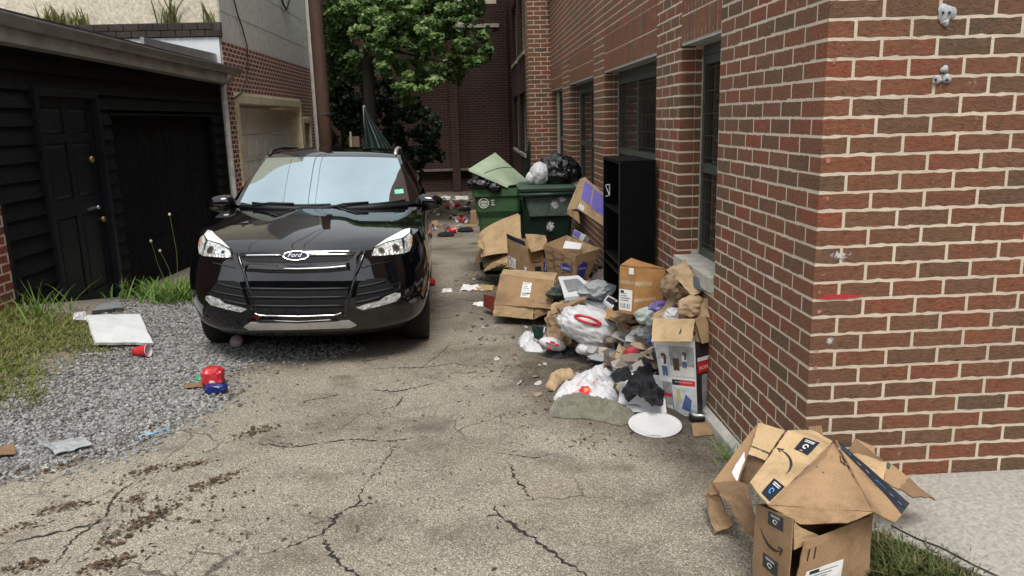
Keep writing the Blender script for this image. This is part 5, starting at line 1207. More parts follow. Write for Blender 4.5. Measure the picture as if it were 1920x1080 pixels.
mobj('sheet', V, grid_faces(n1, n2), M_TARP, tp, True)
e0 = at(797, 366, 11.2); V = []
for j in range(8):
    for i in range(n1):
        t = i/(n1-1); a = t*(len(rimp)-1); k = min(int(a), len(rimp)-2); e_ = rimp[k]+(rimp[k+1]-rimp[k])*(a-k); s = j/7; f_ = .09*math.sin(t*34)+.04*math.sin(t*71+1)
        g_ = gz(e_[0], e_[1]); V.append((e_[0]+.25*f_, e_[1]-f_, e_[2]+(g_-e_[2])*s))
mobj('skirt', V, grid_faces(n1, 8), M_TARP, tp, True)
q = MB(); q.tube([(apex[0], apex[1]+.03, gz(apex[0], apex[1])-.1), (apex[0], apex[1]+.03, apex[2]+.03)], .02, 8); q.build('pole', simple('pale pole', (.35, .33, .28), .6), tp)
ls = thing('leaning_sheet', 'dark green sheet leaning against the brick pilaster behind the bins', 'sheet', (*at(980, 320, 12.3)[:2], gz(.9, 12.3)))
a, b, c, d = at(964, 330, 12.2), at(994, 330, 12.45), at(994, 262, 12.47), at(991, 266, 12.42); Panel(a-[0, 0, 1.0], b-[0, 0, 1.0], c, d, .01, .02, 3, 3).build('panel', M_TARP, ls)
wp = thing('wooden_post', 'short weathered wooden post beside the utility pole', 'post', (*at(664, 290, 14)[:2], gz(-2.1, 14))); p = at(664, 256, 14)
q = MB(); q.box((p[0]-.09, p[1]-.05, gz(-2.1, 14)-.1), (p[0]+.09, p[1]+.05, p[2])); q.build('post', simple('grey brown timber', (.13, .085, .05), .9, .4, 10., .6, 50.), wp)
q = MB(); p2 = at(657, 247, 13.9); q.tube([(p2[0], p2[1], gz(-2.1, 14)), (p2[0], p2[1], p2[2])], .016, 6); q.build('stake', simple('pale pole', (.35, .33, .28), .6), wp)
# ================================================================== unseen building added behind the viewer for the car to reflect
ob_ = thing('brick_building', 'plain brick building across the street behind the viewer', 'building', (0, -15, 0))
q = MB(); q.box((-22, -19, -.5), (18, -15, 7.5)); q.build('wall', M_BRICK_FAR, ob_)
q = MB(); q.box((-22.2, -19, 7.5), (18.2, -14.8, 7.8)); q.build('cornice', M_STONE, ob_)
for fl in (1.0, 4.2):
    for i in range(9):
        q = MB(); q.box((-20+i*4.2, -15.0, fl), (-18.6+i*4.2, -14.97, fl+1.9)); q.build('window', M_DARK, ob_)
# ================================================================== rubbish: boards, bags, cloth
def card_mat(name, col, stain=.5):
    m, nt, b = base_mat(name); L = nt.links.new; g = nt.nodes.new('ShaderNodeNewGeometry'); P_ = g.outputs['Position']
    n1 = _n(nt, 'ShaderNodeTexNoise', Scale=7., Detail=7., Roughness=.65); L(P_, n1.inputs['Vector'])
    r1 = ramp(nt, [(.28, tuple(c*.62 for c in col)), (.5, col), (.75, tuple(min(1, c*1.12) for c in col))]); L(n1.outputs['Fac'], r1.inputs[0])
    n2 = _n(nt, 'ShaderNodeTexNoise', Scale=2.6, Detail=5.); L(P_, n2.inputs['Vector']); r2 = ramp(nt, [(.52, (0, 0, 0)), (.66, (1, 1, 1))]); L(n2.outputs['Fac'], r2.inputs[0])
    c = mix_rgb(nt, mth(nt, 'MULTIPLY', r2.outputs[0], stain), r1.outputs[0], tuple(c*.42 for c in col))
    n3 = _n(nt, 'ShaderNodeTexNoise', Scale=220., Detail=3.); L(P_, n3.inputs['Vector']); r3 = ramp(nt, [(.35, (.86, .86, .86)), (.65, (1.1, 1.1, 1.1))]); L(n3.outputs['Fac'], r3.inputs[0])
    L(mix_rgb(nt, 1., c, r3.outputs[0], 'MULTIPLY'), b.inputs['Base Color']); b.inputs['Roughness'].default_value = .82; b.inputs['Specular IOR Level'].default_value = .25
    n4 = _n(nt, 'ShaderNodeTexNoise', Scale=34., Detail=4.); L(P_, n4.inputs['Vector']); bp = _n(nt, 'ShaderNodeBump', Strength=.35, Distance=.004); L(n4.outputs['Fac'], bp.inputs['Height']); L(bp.outputs[0], b.inputs['Normal'])
    return m
KR = card_mat('kraft cardboard', (.315, .200, .110)); KL = card_mat('pale inside and lit face of cardboard', (.46, .325, .18), .2); KD = card_mat('dark and shade toned cardboard', (.20, .125, .07)); KO = card_mat('orange brown waxed cardboard', (.40, .205, .075), .3)  # pale and dark tones also put lit and shaded faces into the board's colour
PAP = card_mat('brown paper', (.30, .205, .125)); PAPL = card_mat('tan paper', (.42, .30, .18))
INK = simple('black print', (.016, .015, .014), .7); NAVY = simple('dark printed tape', (.012, .018, .028), .4, .3, 60.); BLUEI = simple('bright blue print', (.06, .30, .62), .6); WHT = simple('white paper label', (.74, .74, .73), .6, .06, 20.); GREYI = simple('grey print', (.25, .25, .25), .7); BLUE = simple('deep blue print', (.035, .035, .22), .6, .15, 30.); PURP = simple('violet print', (.20, .16, .55), .6, .15, 30.); WPRINT = simple('white print', (.7, .7, .7), .6)
REDP = simple('red print', (.55, .02, .03), .5, .15, 30.); CLEAR = simple('shiny packing tape', (.42, .30, .18), .18, .1, 20., coat=.6)
def pan(name, mat, parent, c, **kw):
    kw['warp'] = kw.get('warp', .006)*1.5; kw['th'] = max(.005, kw.get('th', .004)*1.2) if kw.get('th', .004) > .0035 else kw.get('th', .004)
    rag = kw.pop('rag', .003); cr = [at(*p) if len(p) == 3 else np.array(p[0]) for p in c]; p = Panel(*cr, **kw); p.o = p.build(name, mat, parent, rag); return p
def rub(name, label, cat, px, Y=None, group=None):
    loc = gr(*px) if Y is None else at(px[0], px[1], Y); return thing(name, label, cat, tuple(loc), (0, 0, 0), group)
def icosph(n=4):
    bm = bmesh.new(); bmesh.ops.create_icosphere(bm, subdivisions=n, radius=1.); V = np.array([v.co[:] for v in bm.verts]); F = [tuple(v.index for v in f.verts) for f in bm.faces]; bm.free(); return V, F
ICO3 = icosph(3); ICO4 = icosph(4); ICO5 = icosph(5)
def crumple(name, mat, parent, c, rad, seed, amp=(.16, .12, .05), fr=(1.3, 2.6, 6.), rz=0., floor=None, tilt=0., hi=False, sharp=1., boxy=0., facet=False):
    U, F = ICO5 if hi else (ICO3 if facet else ICO4)
    if boxy: U = np.sign(U)*np.abs(U)**(1-boxy)
    d = 1+amp[0]*fbm(U*fr[0]+seed*3.1, seed, 3)+amp[1]*ridge(U*fr[1]+seed, seed+3, 3)*sharp+amp[2]*ridge(U*fr[2]+seed*2, seed+5, 3)
    P_ = U*d[:, None]*np.array(rad); cz, sz = math.cos(rz), math.sin(rz); ct_, st_ = math.cos(tilt), math.sin(tilt)
    P_ = np.stack([P_[:, 0]*ct_+P_[:, 2]*st_, P_[:, 1], -P_[:, 0]*st_+P_[:, 2]*ct_], -1); P_ = np.stack([P_[:, 0]*cz-P_[:, 1]*sz, P_[:, 0]*sz+P_[:, 1]*cz, P_[:, 2]], -1)+np.asarray(c)
    if floor is None: fl = gz(P_[:, 0], P_[:, 1])+.004
    else: fl = np.full(len(P_), floor)
    P_[:, 2] = np.maximum(P_[:, 2], fl+.004*(U[:, 0]+1)); return mobj(name, P_, F, mat, parent, not facet)
def drape(name, mat, parent, px, h, seed, lift=0., fr=9., step=.035, sharp=.7, skew=None, smooth=True, Yoff=0.):
    """cloth or film lying over the ground inside an outline, with folds"""
    W = np.array([gr(x, y, lift)[:2] for x, y in px]); W[:, 1] += Yoff; V, F = fill(W, step); V = np.array(V)
    dmin = np.full(len(V), 9.)
    for i in range(len(W)):
        a, b = W[i], W[(i+1) % len(W)]; t = np.clip(((V-a)@(b-a))/(np.dot(b-a, b-a)+1e-9), 0, 1); dmin = np.minimum(dmin, np.linalg.norm(V-(a+t[:, None]*(b-a)), axis=1))
    R_ = dmin.max()+1e-6; e_ = np.clip(dmin/R_, 0, 1)**.5; q3 = np.concatenate([V*fr, np.full((len(V), 1), seed*1.7)], 1)
    z = gz(V[:, 0], V[:, 1])+lift+.004+h*e_*(.45+.55*(1-sharp)+sharp*.55*ridge(q3, seed, 3)+.25*fbm(q3*.4, seed+3, 2))
    z = np.maximum(z, gz(V[:, 0], V[:, 1])+lift+.003); j = vnoise(q3*1.3+4, seed+9)*.01*(e_ > .05)
    return mobj(name, np.stack([V[:, 0]+j, V[:, 1]+j*.5, z], -1), F, mat, parent, smooth)
def film(name, col, rough=.3, spec=.5, trans=.25, var=.12):
    m = simple(name, col, rough, var, 14., .25, 50., spec=spec); nt = m.node_tree; b = nt.nodes['Principled BSDF']
    if trans:
        t = nt.nodes.new('ShaderNodeBsdfTranslucent'); t.inputs[0].default_value = (*col, 1); mx = nt.nodes.new('ShaderNodeMixShader'); mx.inputs[0].default_value = trans
        nt.links.new(b.outputs[0], mx.inputs[1]); nt.links.new(t.outputs[0], mx.inputs[2]); nt.links.new(mx.outputs[0], nt.nodes['Material Output'].inputs[0])
    return m
def crinkle(m, scale, strength, dist):
    nt = m.node_tree; b = nt.nodes['Principled BSDF']; tc = nt.nodes.new('ShaderNodeNewGeometry'); L = nt.links.new; hs = None
    for k in (1., 2.3):
        n_ = _n(nt, 'ShaderNodeTexNoise', Scale=scale*k, Detail=3., Distortion=1.2); L(tc.outputs['Position'], n_.inputs['Vector']); a = mth(nt, 'ABSOLUTE', mth(nt, 'SUBTRACT', n_.outputs['Fac'], .5)); hs = a if hs is None else mth(nt, 'ADD', hs, mth(nt, 'MULTIPLY', a, .5))
    bp = _n(nt, 'ShaderNodeBump', Strength=strength, Distance=dist); L(hs, bp.inputs['Height']); L(bp.outputs[0], b.inputs['Normal']); return m
def stick(ob, name, mat, parent, px, h=.003, step=.2):
    """a print on an uneven surface"""
    me = ob.data; M = np.array(pmat(ob)); V = np.array([v.co[:] for v in me.vertices])@M[:3, :3].T+M[:3, 3]; bt = BVHTree.FromPolygons([tuple(v) for v in V], [tuple(p.vertices) for p in me.polygons])
    pts, fc = fill(px, step); out = []
    for p in pts:
        d = ray(*p); d = d/np.linalg.norm(d); hit = bt.ray_cast(Vector(EYE), Vector(d))
        if hit[0] is None: return None
        out.append(np.array(hit[0])-d*h)
    return mobj(name, out, fc, mat, parent)
WBAG = film('white plastic film', (.76, .76, .77), .33); BBAG = simple('black bin liner', (.006, .006, .008), .22, .3, 12., .3, 60., spec=.6); SHEET = film('dirty clear film', (.42, .44, .45), .3)
crinkle(WBAG, 26., .5, .007); crinkle(BBAG, 20., .8, .012)
CLOTH_O = simple('olive towelling', (.155, .150, .105), .98, .3, 30., 1., 220., sheen=.3); CLOTH_B = simple('black cotton', (.008, .008, .011), .8, .4, 30., .8, 160., spec=.3, sheen=.15); CLOTH_D = simple('dark grey cloth', (.035, .032, .036), .9, .4, 12., .6, 120.); CLOTH_BL = simple('faded blue cloth', (.22, .27, .36), .9, .3, 18., .6, 120.)
FOAM = simple('white foam board', (.64, .64, .65), .6, .06, 12.); PLATE = simple('glazed white dish', (.62, .62, .63), .22, .04, 8., coat=.4); REDC = simple('red plastic cup', (.55, .03, .045), .3, .15, 14.); CUPIN = simple('pinkish white cup inside', (.72, .60, .62), .35, .1, 14.)
def cup(name, label, px, r, h, yaw, lift=.0, mat=REDC, group=None, tip=True, dent=0., at_Y=None, cat='cup'):
    loc = gr(*px) if at_Y is None else at(px[0], px[1], at_Y); o = thing(name, label, cat, (loc[0], loc[1], loc[2]+(r if tip else 0)+lift), (R(84) if tip else 0, 0, yaw), group)
    n = 20
    def bod(rr, z0, z1, k0, k1, nm, mt, cap):
        V = []; 
        for t in (0, .5, 1):
            for j in range(n):
                a = 2*math.pi*j/n; q_ = rr*(k0+(k1-k0)*t); V.append((q_*math.cos(a)*(1-dent*t*.6), q_*math.sin(a)*(1+dent*t*.3), z0+(z1-z0)*t+.006*math.sin(3*a)*dent*t))
        F = [(i*n+j, i*n+(j+1) % n, (i+1)*n+(j+1) % n, (i+1)*n+j) for i in range(2) for j in range(n)]
        if cap: F.append(tuple(range(n))[::-1])
        ob2 = bpy.data.objects.new(nm, new_mesh(nm, V, F, mt, True)); link(ob2, o)
    bod(r, -h/2, h/2, .68, 1., 'wall', mat, True); bod(r*.97, -h/2+.003, h/2-.001, .68, 1., 'inside', CUPIN, True)
    q = MB(); V = []
    for k_, (rr, zz_) in enumerate(((r*.985, h/2-.002), (r*1.035, h/2-.001), (r*1.035, h/2+.003), (r*.985, h/2+.002))):
        for j in range(n): a = 2*math.pi*j/n; V.append((rr*math.cos(a)*(1-dent*.6), rr*math.sin(a)*(1+dent*.3), zz_+.006*math.sin(3*a)*dent))
    F = [(k_*n+j, k_*n+(j+1) % n, ((k_+1) % 4)*n+(j+1) % n, ((k_+1) % 4)*n+j) for k_ in range(4) for j in range(n)]; ob2 = bpy.data.objects.new('lip', new_mesh('lip', V, F, CUPIN if mat is REDC else mat, True)); link(ob2, o)
    return o
def smile(p, parent, u, v, w_, rot=0., flip=1., asp=1.):
    """the curved arrow printed on parcels; w_ is its length in metres"""
    up, lo = [], []
    for t in np.linspace(0, 1, 15):
        x = -.5+t; y = -.20*(1-(2*x)**2); th = .012+.060*math.sin(math.pi*t)**.8; up.append((x, y+th*.5)); lo.append((x, y-th*.5))
    hd = [(.36, .03), (.54, .06), (.50, -.12), (.46, -.11), (.485, .015), (.37, -.01)]
    c, s_ = math.cos(rot), math.sin(rot)
    for sh_ in (up+lo[::-1], hd): p.poly('logo', INK, parent, [(u+w_*(c*x*flip-s_*y)/p.lu, v+w_*(s_*x*flip+c*y)/p.lv) for x, y in sh_], .0022)
def label(p, parent, u0, v0, u1, v1, code=True, seed=0):
    p.patch('label', WHT, parent, u0, v0, u1, v1, .0012); rg = random.Random(seed); du, dv = u1-u0, v1-v0
    for i in range(9):
        a = u0+du*(.12+.76*i/9); p.patch('barcode_bar', INK, parent, a, v0+dv*.10, a+du*rg.choice((.02, .035, .05)), v0+dv*.34, .0020, 2)
    for i in range(4): p.patch('print_line', GREYI, parent, u0+du*.1, v0+dv*(.46+.11*i), u0+du*rg.uniform(.5, .9), v0+dv*(.50+.11*i), .0020, 2)
    p.patch('print_block', INK, parent, u0+du*.1, v0+dv*.88-.02, u0+du*.35, v0+dv*.95, .0020, 2)
def tagsq(p, parent, uv, blue=False):
    """dark square sticker with small symbols"""
    p.poly('sticker', NAVY, parent, uv, .0012); uv = np.array(uv); c = uv.mean(0); e1, e2 = (uv[1]-uv[0]), (uv[3]-uv[0])
    def loc(a, b): return tuple(uv[0]+e1*a+e2*b)
    ring = [(.5+.17*math.cos(t), .42+.17*math.sin(t)) for t in np.linspace(0, 5.4, 12)]+[(.5+.10*math.cos(t), .42+.10*math.sin(t)) for t in np.linspace(5.4, 0, 12)]
    p.poly('symbol', BLUEI if blue else WPRINT, parent, [loc(a, b) for a, b in ring], .0020)
    for b in (.72, .82): p.poly('print_line', WPRINT, parent, [loc(.2, b), loc(.8, b), loc(.8, b+.045), loc(.2, b+.045)], .0020)

# ------------------------------------------------------------------ foreground parcels beside the brick corner
A = rub('cardboard_box', 'upright brown parcel box with printed smile arrow and white label at the bottom edge', 'box', (1490, 1079), 2.2)
A.location.z = float(gz(1., 2.2))
def gpt(px, py, Y, z): p = at(px, py, Y); return p
tl, tm, tr = at(1418, 945, 2.42), at(1487, 972, 2.20), at(1637, 962, 2.34)
def down(p, dx=0., dy=0.): return np.array([p[0]+dx, p[1]+dy, gz(p[0], p[1])+.005])
p1 = Panel(down(tl), down(tm), tm, tl, .004, .004, 2, 1, n=11); p1.build('wall', KR, A)
tm2 = at(1487, 1000, 2.20); trr = at(1637, 964, 2.34)
p2 = Panel(down(tm), down(tr), trr, at(1508, 1015, 2.215), .004, .004, 2.5, 2, bulge=.006, n=11); p2.build('wall', KR, A, .004)
tb_ = tl+(tr-tm); Panel(down(tr), down(tb_), tb_, tr, .004, .005, 2, 3).build('wall', KR, A); Panel(down(tb_), down(tl), tl, tb_, .004, .005, 2, 4).build('wall', KR, A)
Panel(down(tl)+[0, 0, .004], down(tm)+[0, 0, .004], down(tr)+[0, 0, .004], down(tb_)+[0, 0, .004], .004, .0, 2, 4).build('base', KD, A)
pan('flap', KL, A, [(1487, 972, 2.205), (1494, 985, 2.21), (1545, 1008, 2.27), (1490, 1032, 2.21)], th=.004, warp=.006, seed=6)
smile(p1, A, .48, .70, .14, -.25)
tagsq(p1, A, [(.36, .84), (.78, .83), (.78, .97), (.36, .98)]); tagsq(p1, A, [(.28, .34), (.70, .34), (.70, .50), (.28, .50)])
label(p2, A, .10, .30, .58, .60, seed=1); p2.text('lettering', INK, A, '11', .13, .80, .10)
B_ = rub('cardboard_box', 'crushed parcel box with black printed tape leaning across the upright one', 'box', (1540, 900), 2.4); B_.location = tuple(at(1540, 960, 2.3))
pb = pan('wall', KL, B_, [(1405, 906, 2.42), (1440, 948, 2.30), (1556, 834, 2.62), (1477, 808, 2.70)], th=.004, warp=.003, seed=8, n=11)
pan('flap', KL, B_, [(1477, 808, 2.70), (1556, 834, 2.62), (1562, 828, 2.66), (1522, 806, 2.76)], th=.003, warp=.003, seed=9)
pc = pan('wall', KR, B_, [(1440, 948, 2.30), (1637, 961, 2.24), (1566, 832, 2.58), (1556, 834, 2.62)], th=.004, warp=.004, seed=10, bulge=.030, n=13)
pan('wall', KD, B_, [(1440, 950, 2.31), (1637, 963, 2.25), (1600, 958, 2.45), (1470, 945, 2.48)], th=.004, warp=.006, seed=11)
pf = pan('flap', KR, B_, [(1637, 960, 2.24), (1678, 981, 2.27), (1706, 946, 2.34), (1566, 824, 2.575)], th=.004, warp=.003, seed=12, n=11)
pf.poly('tape', NAVY, B_, [(.01, .84), (.33, .74), (.66, .60), (.99, .42), (.99, .99), (.66, .99), (.33, .99), (.01, .99)], .0014)
pan('wall', KR, B_, [(1440, 948, 2.302), (1500, 984, 2.24), (1590, 981, 2.215), (1637, 961, 2.242)], th=.004, warp=.003, seed=113, bulge=.012)
for t in (.10, .60): pf.text('lettering', BLUEI, B_, 'prime', t, .92-.20*t, .15, -.30, .0024, 2.2)
for t in (.28, .40, .76, .90): pf.text('lettering', WPRINT, B_, 'fragile', t, .91-.20*t, .07, -.30, .0024, 2.4)
tagsq(pb, B_, [(.42, .74), (.80, .74), (.80, .97), (.42, .97)]); tagsq(pb, B_, [(.55, .03), (.97, .03), (.97, .26), (.55, .26)], True)
smile(pb, B_, .42, .52, .13, 2.2)
for (u, v, r_) in ((.38, .72, 0), (.28, .50, 1.57), (.58, .66, 3.14), (.47, .42, 4.71)):
    c, s_ = math.cos(r_), math.sin(r_); pc.poly('corner_mark', INK, B_, [(u+.5*(c*x-s_*y), v+.5*(s_*x+c*y)) for x, y in ((0, 0), (.07, 0), (.07, -.012), (.012, -.012), (.012, -.09), (0, -.09))], .002)
pf.text('lettering', INK, B_, 'R', .48, .62, .05, 0, .002); 
pc.poly('recycling_mark', INK, B_, [(.80, .62), (.92, .60), (.95, .74), (.84, .76)], .0018); pc.poly('recycling_loop', KR, B_, [(.875+.03*math.cos(t), .68+.045*math.sin(t)) for t in np.linspace(0, 6.28, 14)[:-1]], .0026)
C_ = rub('cardboard_box', 'opened brown box with a white label behind the two parcels, against the alley', 'box', (1370, 965)); 
pl = pan('wall', KR, C_, [(1336, 905, 2.95), (1380, 912, 2.88), (1412, 838, 2.92), (1422, 794, 3.02)], th=.004, warp=.004, seed=14)
pl.poly('label', WHT, C_, [(.50, .25), (.97, .12), (.90, .62), (.52, .66)], .0015)
pan('flap', KL, C_, [(1409, 836, 2.90), (1443, 850, 2.84), (1473, 806, 2.95), (1422, 793, 3.02)], th=.004, warp=.003, seed=15)
pan('flap', KL, C_, [(1402, 852, 2.88), (1436, 864, 2.83), (1442, 852, 2.84), (1409, 838, 2.90)], th=.003, warp=.002, seed=16)
pan('wall', KD, C_, [(1385, 905, 2.92), (1412, 908, 2.84), (1436, 862, 2.85), (1403, 850, 2.90)], th=.004, warp=.004, seed=17)
pan('flap', KD, C_, [(1350, 922, 2.80), (1402, 1004, 2.62), (1424, 1010, 2.60), (1404, 909, 2.72)], th=.004, warp=.008, seed=18)
pan('flap', KR, C_, [(1320, 930, 2.98), (1338, 1000, 2.78), (1376, 985, 2.76), (1348, 922, 2.88)], th=.004, warp=.012, seed=19, rag=.008)
pan('wall', KD, C_, [(1336, 905, 2.95), (1350, 926, 2.80), (1404, 911, 2.72), (1385, 903, 2.90)], th=.004, warp=.004, seed=114); pan('wall', KR, C_, [(1320, 931, 2.98), (1350, 926, 2.82), (1382, 911, 2.88), (1336, 904, 2.96)], th=.004, warp=.004, seed=115)
pan('wall', KR, C_, [(1350, 921, 2.86), (1376, 960, 2.78), (1400, 950, 2.8), (1404, 908, 2.86)], th=.004, warp=.006, seed=20)
D_ = rub('cardboard_box', 'flattened brown box lying open on the concrete pavement', 'box', (1700, 930)); D_.location = tuple(at(1690, 925, 2.7))
pan('flap', KD, D_, [(1590, 848, 2.74), (1612, 853, 2.70), (1662, 868, 2.64), (1602, 821, 2.80)], th=.004, warp=.004, seed=21)
pan('wall', KL, D_, [(1592, 850, 2.66), (1656, 905, 2.52), (1664, 868, 2.62), (1610, 852, 2.70)], th=.004, warp=.003, seed=22)
pd = pan('wall', KR, D_, [(1656, 904, 2.52), (1684, 918, 2.50), (1704, 894, 2.58), (1663, 866, 2.63)], th=.004, warp=.004, seed=23)
pd.patch('sticker', simple('dark green sticker', (.02, .08, .05), .6), D_, .0, .70, .16, .95)
pan('flap', KD, D_, [(1684, 917, 2.50), (1710, 935, 2.46), (1757, 938, 2.50), (1705, 894, 2.585)], th=.004, warp=.010, seed=24, rag=.006)
pan('flap', KR, D_, [(1604, 822, 2.795), (1640, 838, 2.76), (1642, 858, 2.73), (1618, 840, 2.76)], th=.004, warp=.004, seed=25)
kr = rub('ribbed_card', 'dark ribbed cardboard strip standing against the brick corner', 'cardboard', (1535, 830), 2.78)
pr = pan('sheet', KD, kr, [(1520, 830, 2.765), (1548, 832, 2.75), (1540, 797, 2.79), (1515, 800, 2.80)], th=.004, warp=.002, seed=26)
for i in range(6): pr.patch('rib', KR, kr, .06+.16*i, .02, .12+.16*i, .98, .003, 3)

# ------------------------------------------------------------------ printed retail box and things around it by the wall
E_ = rub('retail_box', 'tall printed retail box with pictures and open flaps standing against the wall', 'box', (1285, 785))
bl, bm_, br = at(1248, 775, 4.22), at(1308, 783, 4.06), at(1333, 775, 4.12)
t1_, t2_, t3_ = at(1226, 634, 4.22), at(1303, 640, 4.06), at(1334, 632, 4.10)
MW = simple('glossy white carton', (.66, .66, .67), .35, .1, 12.); MGREY = simple('grey photo print', (.30, .31, .32), .4, .5, 14.); MLT = simple('pale photo print', (.52, .53, .55), .4, .35, 16.); MSKIN = simple('flesh print', (.45, .27, .19), .5); MHAIR = simple('brown print', (.07, .04, .03), .5); MJEAN = simple('denim print', (.06, .11, .26), .5)
pe = Panel(bl, bm_, t2_, t1_, .003, .003, 2, 30, n=13); pe.build('front', MW, E_); pe2 = Panel(bm_, br, t3_, t2_, .003, .003, 2, 31); pe2.build('side', simple('dark carton', (.03, .028, .03), .35, .3, 12.), E_)
bk_ = bl+(br-bm_); tk_ = t1_+(t3_-t2_); Panel(br, bk_, tk_, t3_, .003, .003, 2, 32).build('back', MW, E_); Panel(bk_, bl, t1_, tk_, .003, .003, 2, 33).build('side', MW, E_)
pe.patch('picture', MLT, E_, .02, .50, .31, .92, .0012); pe.patch('picture', MGREY, E_, .34, .52, .97, .92, .0012); pe.patch('picture', MLT, E_, .36, .02, .98, .38, .0012); pe.patch('picture', MGREY, E_, .04, .04, .32, .44, .0012)
pe.patch('band', REDP, E_, .34, .41, .97, .48, .0016); pe.patch('band', INK, E_, .34, .41, .55, .48, .0020); pe.text('lettering', WPRINT, E_, 'ROPE VERSION', .66, .45, .46, 0., .0026, .8)
pe.patch('picture', simple('pale floor print', (.62, .60, .57), .4, .1), E_, .345, .525, .965, .66, .0018)
def figure(u, v, s_):     # small printed figure: jeans, white top, head and hair
    for nm, m_, pts in (('print_jeans', MJEAN, [(-.3, 0), (-.05, 0), (0, .8), (.05, 0), (.3, 0), (.28, 1.3), (-.28, 1.3)]), ('print_top', WPRINT, [(-.36, 1.2), (.36, 1.2), (.42, 2.2), (-.42, 2.2)]), ('print_face', MSKIN, [(-.15, 2.2), (.15, 2.2), (.17, 2.75), (-.17, 2.75)]), ('print_hair', MHAIR, [(-.02, 1.5), (.3, 1.6), (.30, 2.8), (0, 3.0), (-.28, 2.75), (-.2, 2.5), (.05, 2.6)])):
        pe.poly(nm, m_, E_, [(u+s_*a, v+s_*b*.42) for a, b in pts], .0026 if 'hair' not in nm else .0032)
figure(.18, .52, .24); figure(.72, .64, .17)
pe.patch('print_trolley', MHAIR, E_, .42, .60, .58, .76, .0026); pe.poly('print_shape', MJEAN, E_, [(.55, .1), (.8, .06), (.86, .22), (.7, .3)], .0026); pe.poly('print_shape', simple('yellow print', (.5, .42, .12), .5), E_, [(.42, .2), (.56, .2), (.52, .36), (.46, .36)], .0026)
pe.patch('print_band', REDP, E_, .06, .24, .30, .29, .0018); pe.patch('barcode', WHT, E_, .10, .06, .28, .13, .002)
pe2.patch('band', REDP, E_, .08, .58, .95, .72, .0014); pe2.patch('label', WHT, E_, .08, .73, .95, .78, .0016); pe2.text('lettering', WPRINT, E_, 'ROPE', .5, .64, .6, 0, .0022); pe2.patch('picture', MGREY, E_, .35, .05, .95, .55, .0012)
pan('flap', KL, E_, [(1221, 641, 4.10), (1298, 641, 3.98), (1304, 598, 4.06), (1224, 597, 4.22)], th=.004, warp=.003, seed=34, n=9).poly('ink_mark', INK, E_, [(.66, .35), (.69, .30), (.72, .42), (.70, .62), (.68, .42)], .0015)
pan('flap', KL, E_, [(1317, 645, 4.03), (1335, 640, 4.10), (1335, 586, 4.14), (1302, 598, 4.07)], th=.004, warp=.004, seed=35)
pan('flap', KR, E_, [(1303, 640, 4.065), (1318, 644, 4.05), (1312, 606, 4.10), (1303, 600, 4.07)], th=.003, warp=.004, seed=36)
F_ = rub('metal_lid', 'small round silver lid resting on the dark pot beside the wall', 'lid', (1312, 788)); c = gr(1312, 789); q = MB(); q.lathe([(.0, .0), (.055, .0), (.062, .03), (.060, .042), (.0, .042)], (c[0], c[1], c[2]), 20); q.build('pot', simple('black pot', (.015, .015, .016), .4), F_)
q = MB(); q.lathe([(.056, .043), (.056, .052), (.048, .060), (.040, .058), (.030, .053), (.020, .056), (.0, .060)], (c[0], c[1], c[2]), 24); q.build('lid', M_STEEL, F_, True)
G_ = rub('cardboard_piece', 'flat piece of brown card at the foot of the wall beside the weeds', 'cardboard', (1318, 812)); 
Panel(gr(1300, 818, .006), gr(1338, 815, .006), gr(1330, 790, .03), gr(1296, 794, .012), .004, .004, 2, 40).build('sheet', KR, G_, .004)
H_ = thing('oval_dish', 'white oval dish lying on the asphalt in front of the towel', 'dish', tuple(gr(1228, 802))); c = gr(1228, 802); V = []; n = 40
e1 = gr(1279, 805)-c; e2 = c-gr(1228, 822)
for rr, hh in ((0, .010), (.5, .010), (.80, .011), (.90, .017), (.985, .024), (1., .022), (.96, .012), (.80, .004)):
    for j in range(n): a = 2*math.pi*j/n; V.append((c[0]+e1[0]*rr*math.cos(a)+e2[0]*rr*math.sin(a), c[1]+e1[1]*rr*math.cos(a)+e2[1]*rr*math.sin(a), c[2]+hh+.012*rr*math.sin(a)))
mobj('dish', V, [(i*n+j, i*n+(j+1) % n, (i+1)*n+(j+1) % n, (i+1)*n+j) for i in range(7) for j in range(n)], PLATE, H_, True)
I_ = rub('foam_board', 'white foam board propped beside the retail box', 'board', (1205, 775))
Panel(gr(1158, 773, .01), gr(1250, 776, .01), at(1243, 706, 4.32), at(1165, 700, 4.40), .03, .004, 1.5, 41, n=9).build('board', FOAM, I_)
J_ = rub('black_clothing', 'black garment draped over the white foam board', 'clothing', (1200, 770))
pj = Panel(at(1155, 768, 4.13)-[0, .03, 0], at(1246, 774, 4.13)-[0, .03, 0], at(1240, 700, 4.28)-[0, .02, 0], at(1150, 694, 4.36)-[0, .02, 0], .02, .022, 4, 42, n=9)
uvs = [(-.16, .72), (.06, .97), (.28, 1.0), (.36, .86), (.52, 1.02), (.78, 1.05), (.80, .72), (.98, .42), (.93, .10), (.70, .06), (.52, .30), (.22, .34), (.10, .42), (.26, .66), (.02, .58)]
def cloth_on(p, uv, mat, parent, name, h=.02, fr=9, seed=1, step=.05):
    V, F = fill(uv, step); V = np.array(V); sd = p.side(); q3 = np.concatenate([V*fr, np.full((len(V), 1), seed*2.)], 1); hh = h*(.6+.5*ridge(q3*.5, seed, 3)); return mobj(name, p.S(V[:, 0], V[:, 1], sd*hh), F, mat, parent, True)
cloth_on(pj, uvs, CLOTH_B, J_, 'cloth', .07, 11, 3, .035)
K_ = rub('plastic_bag', 'white plastic bag printed with a red flower, spread on the ground', 'bag', (1095, 740))
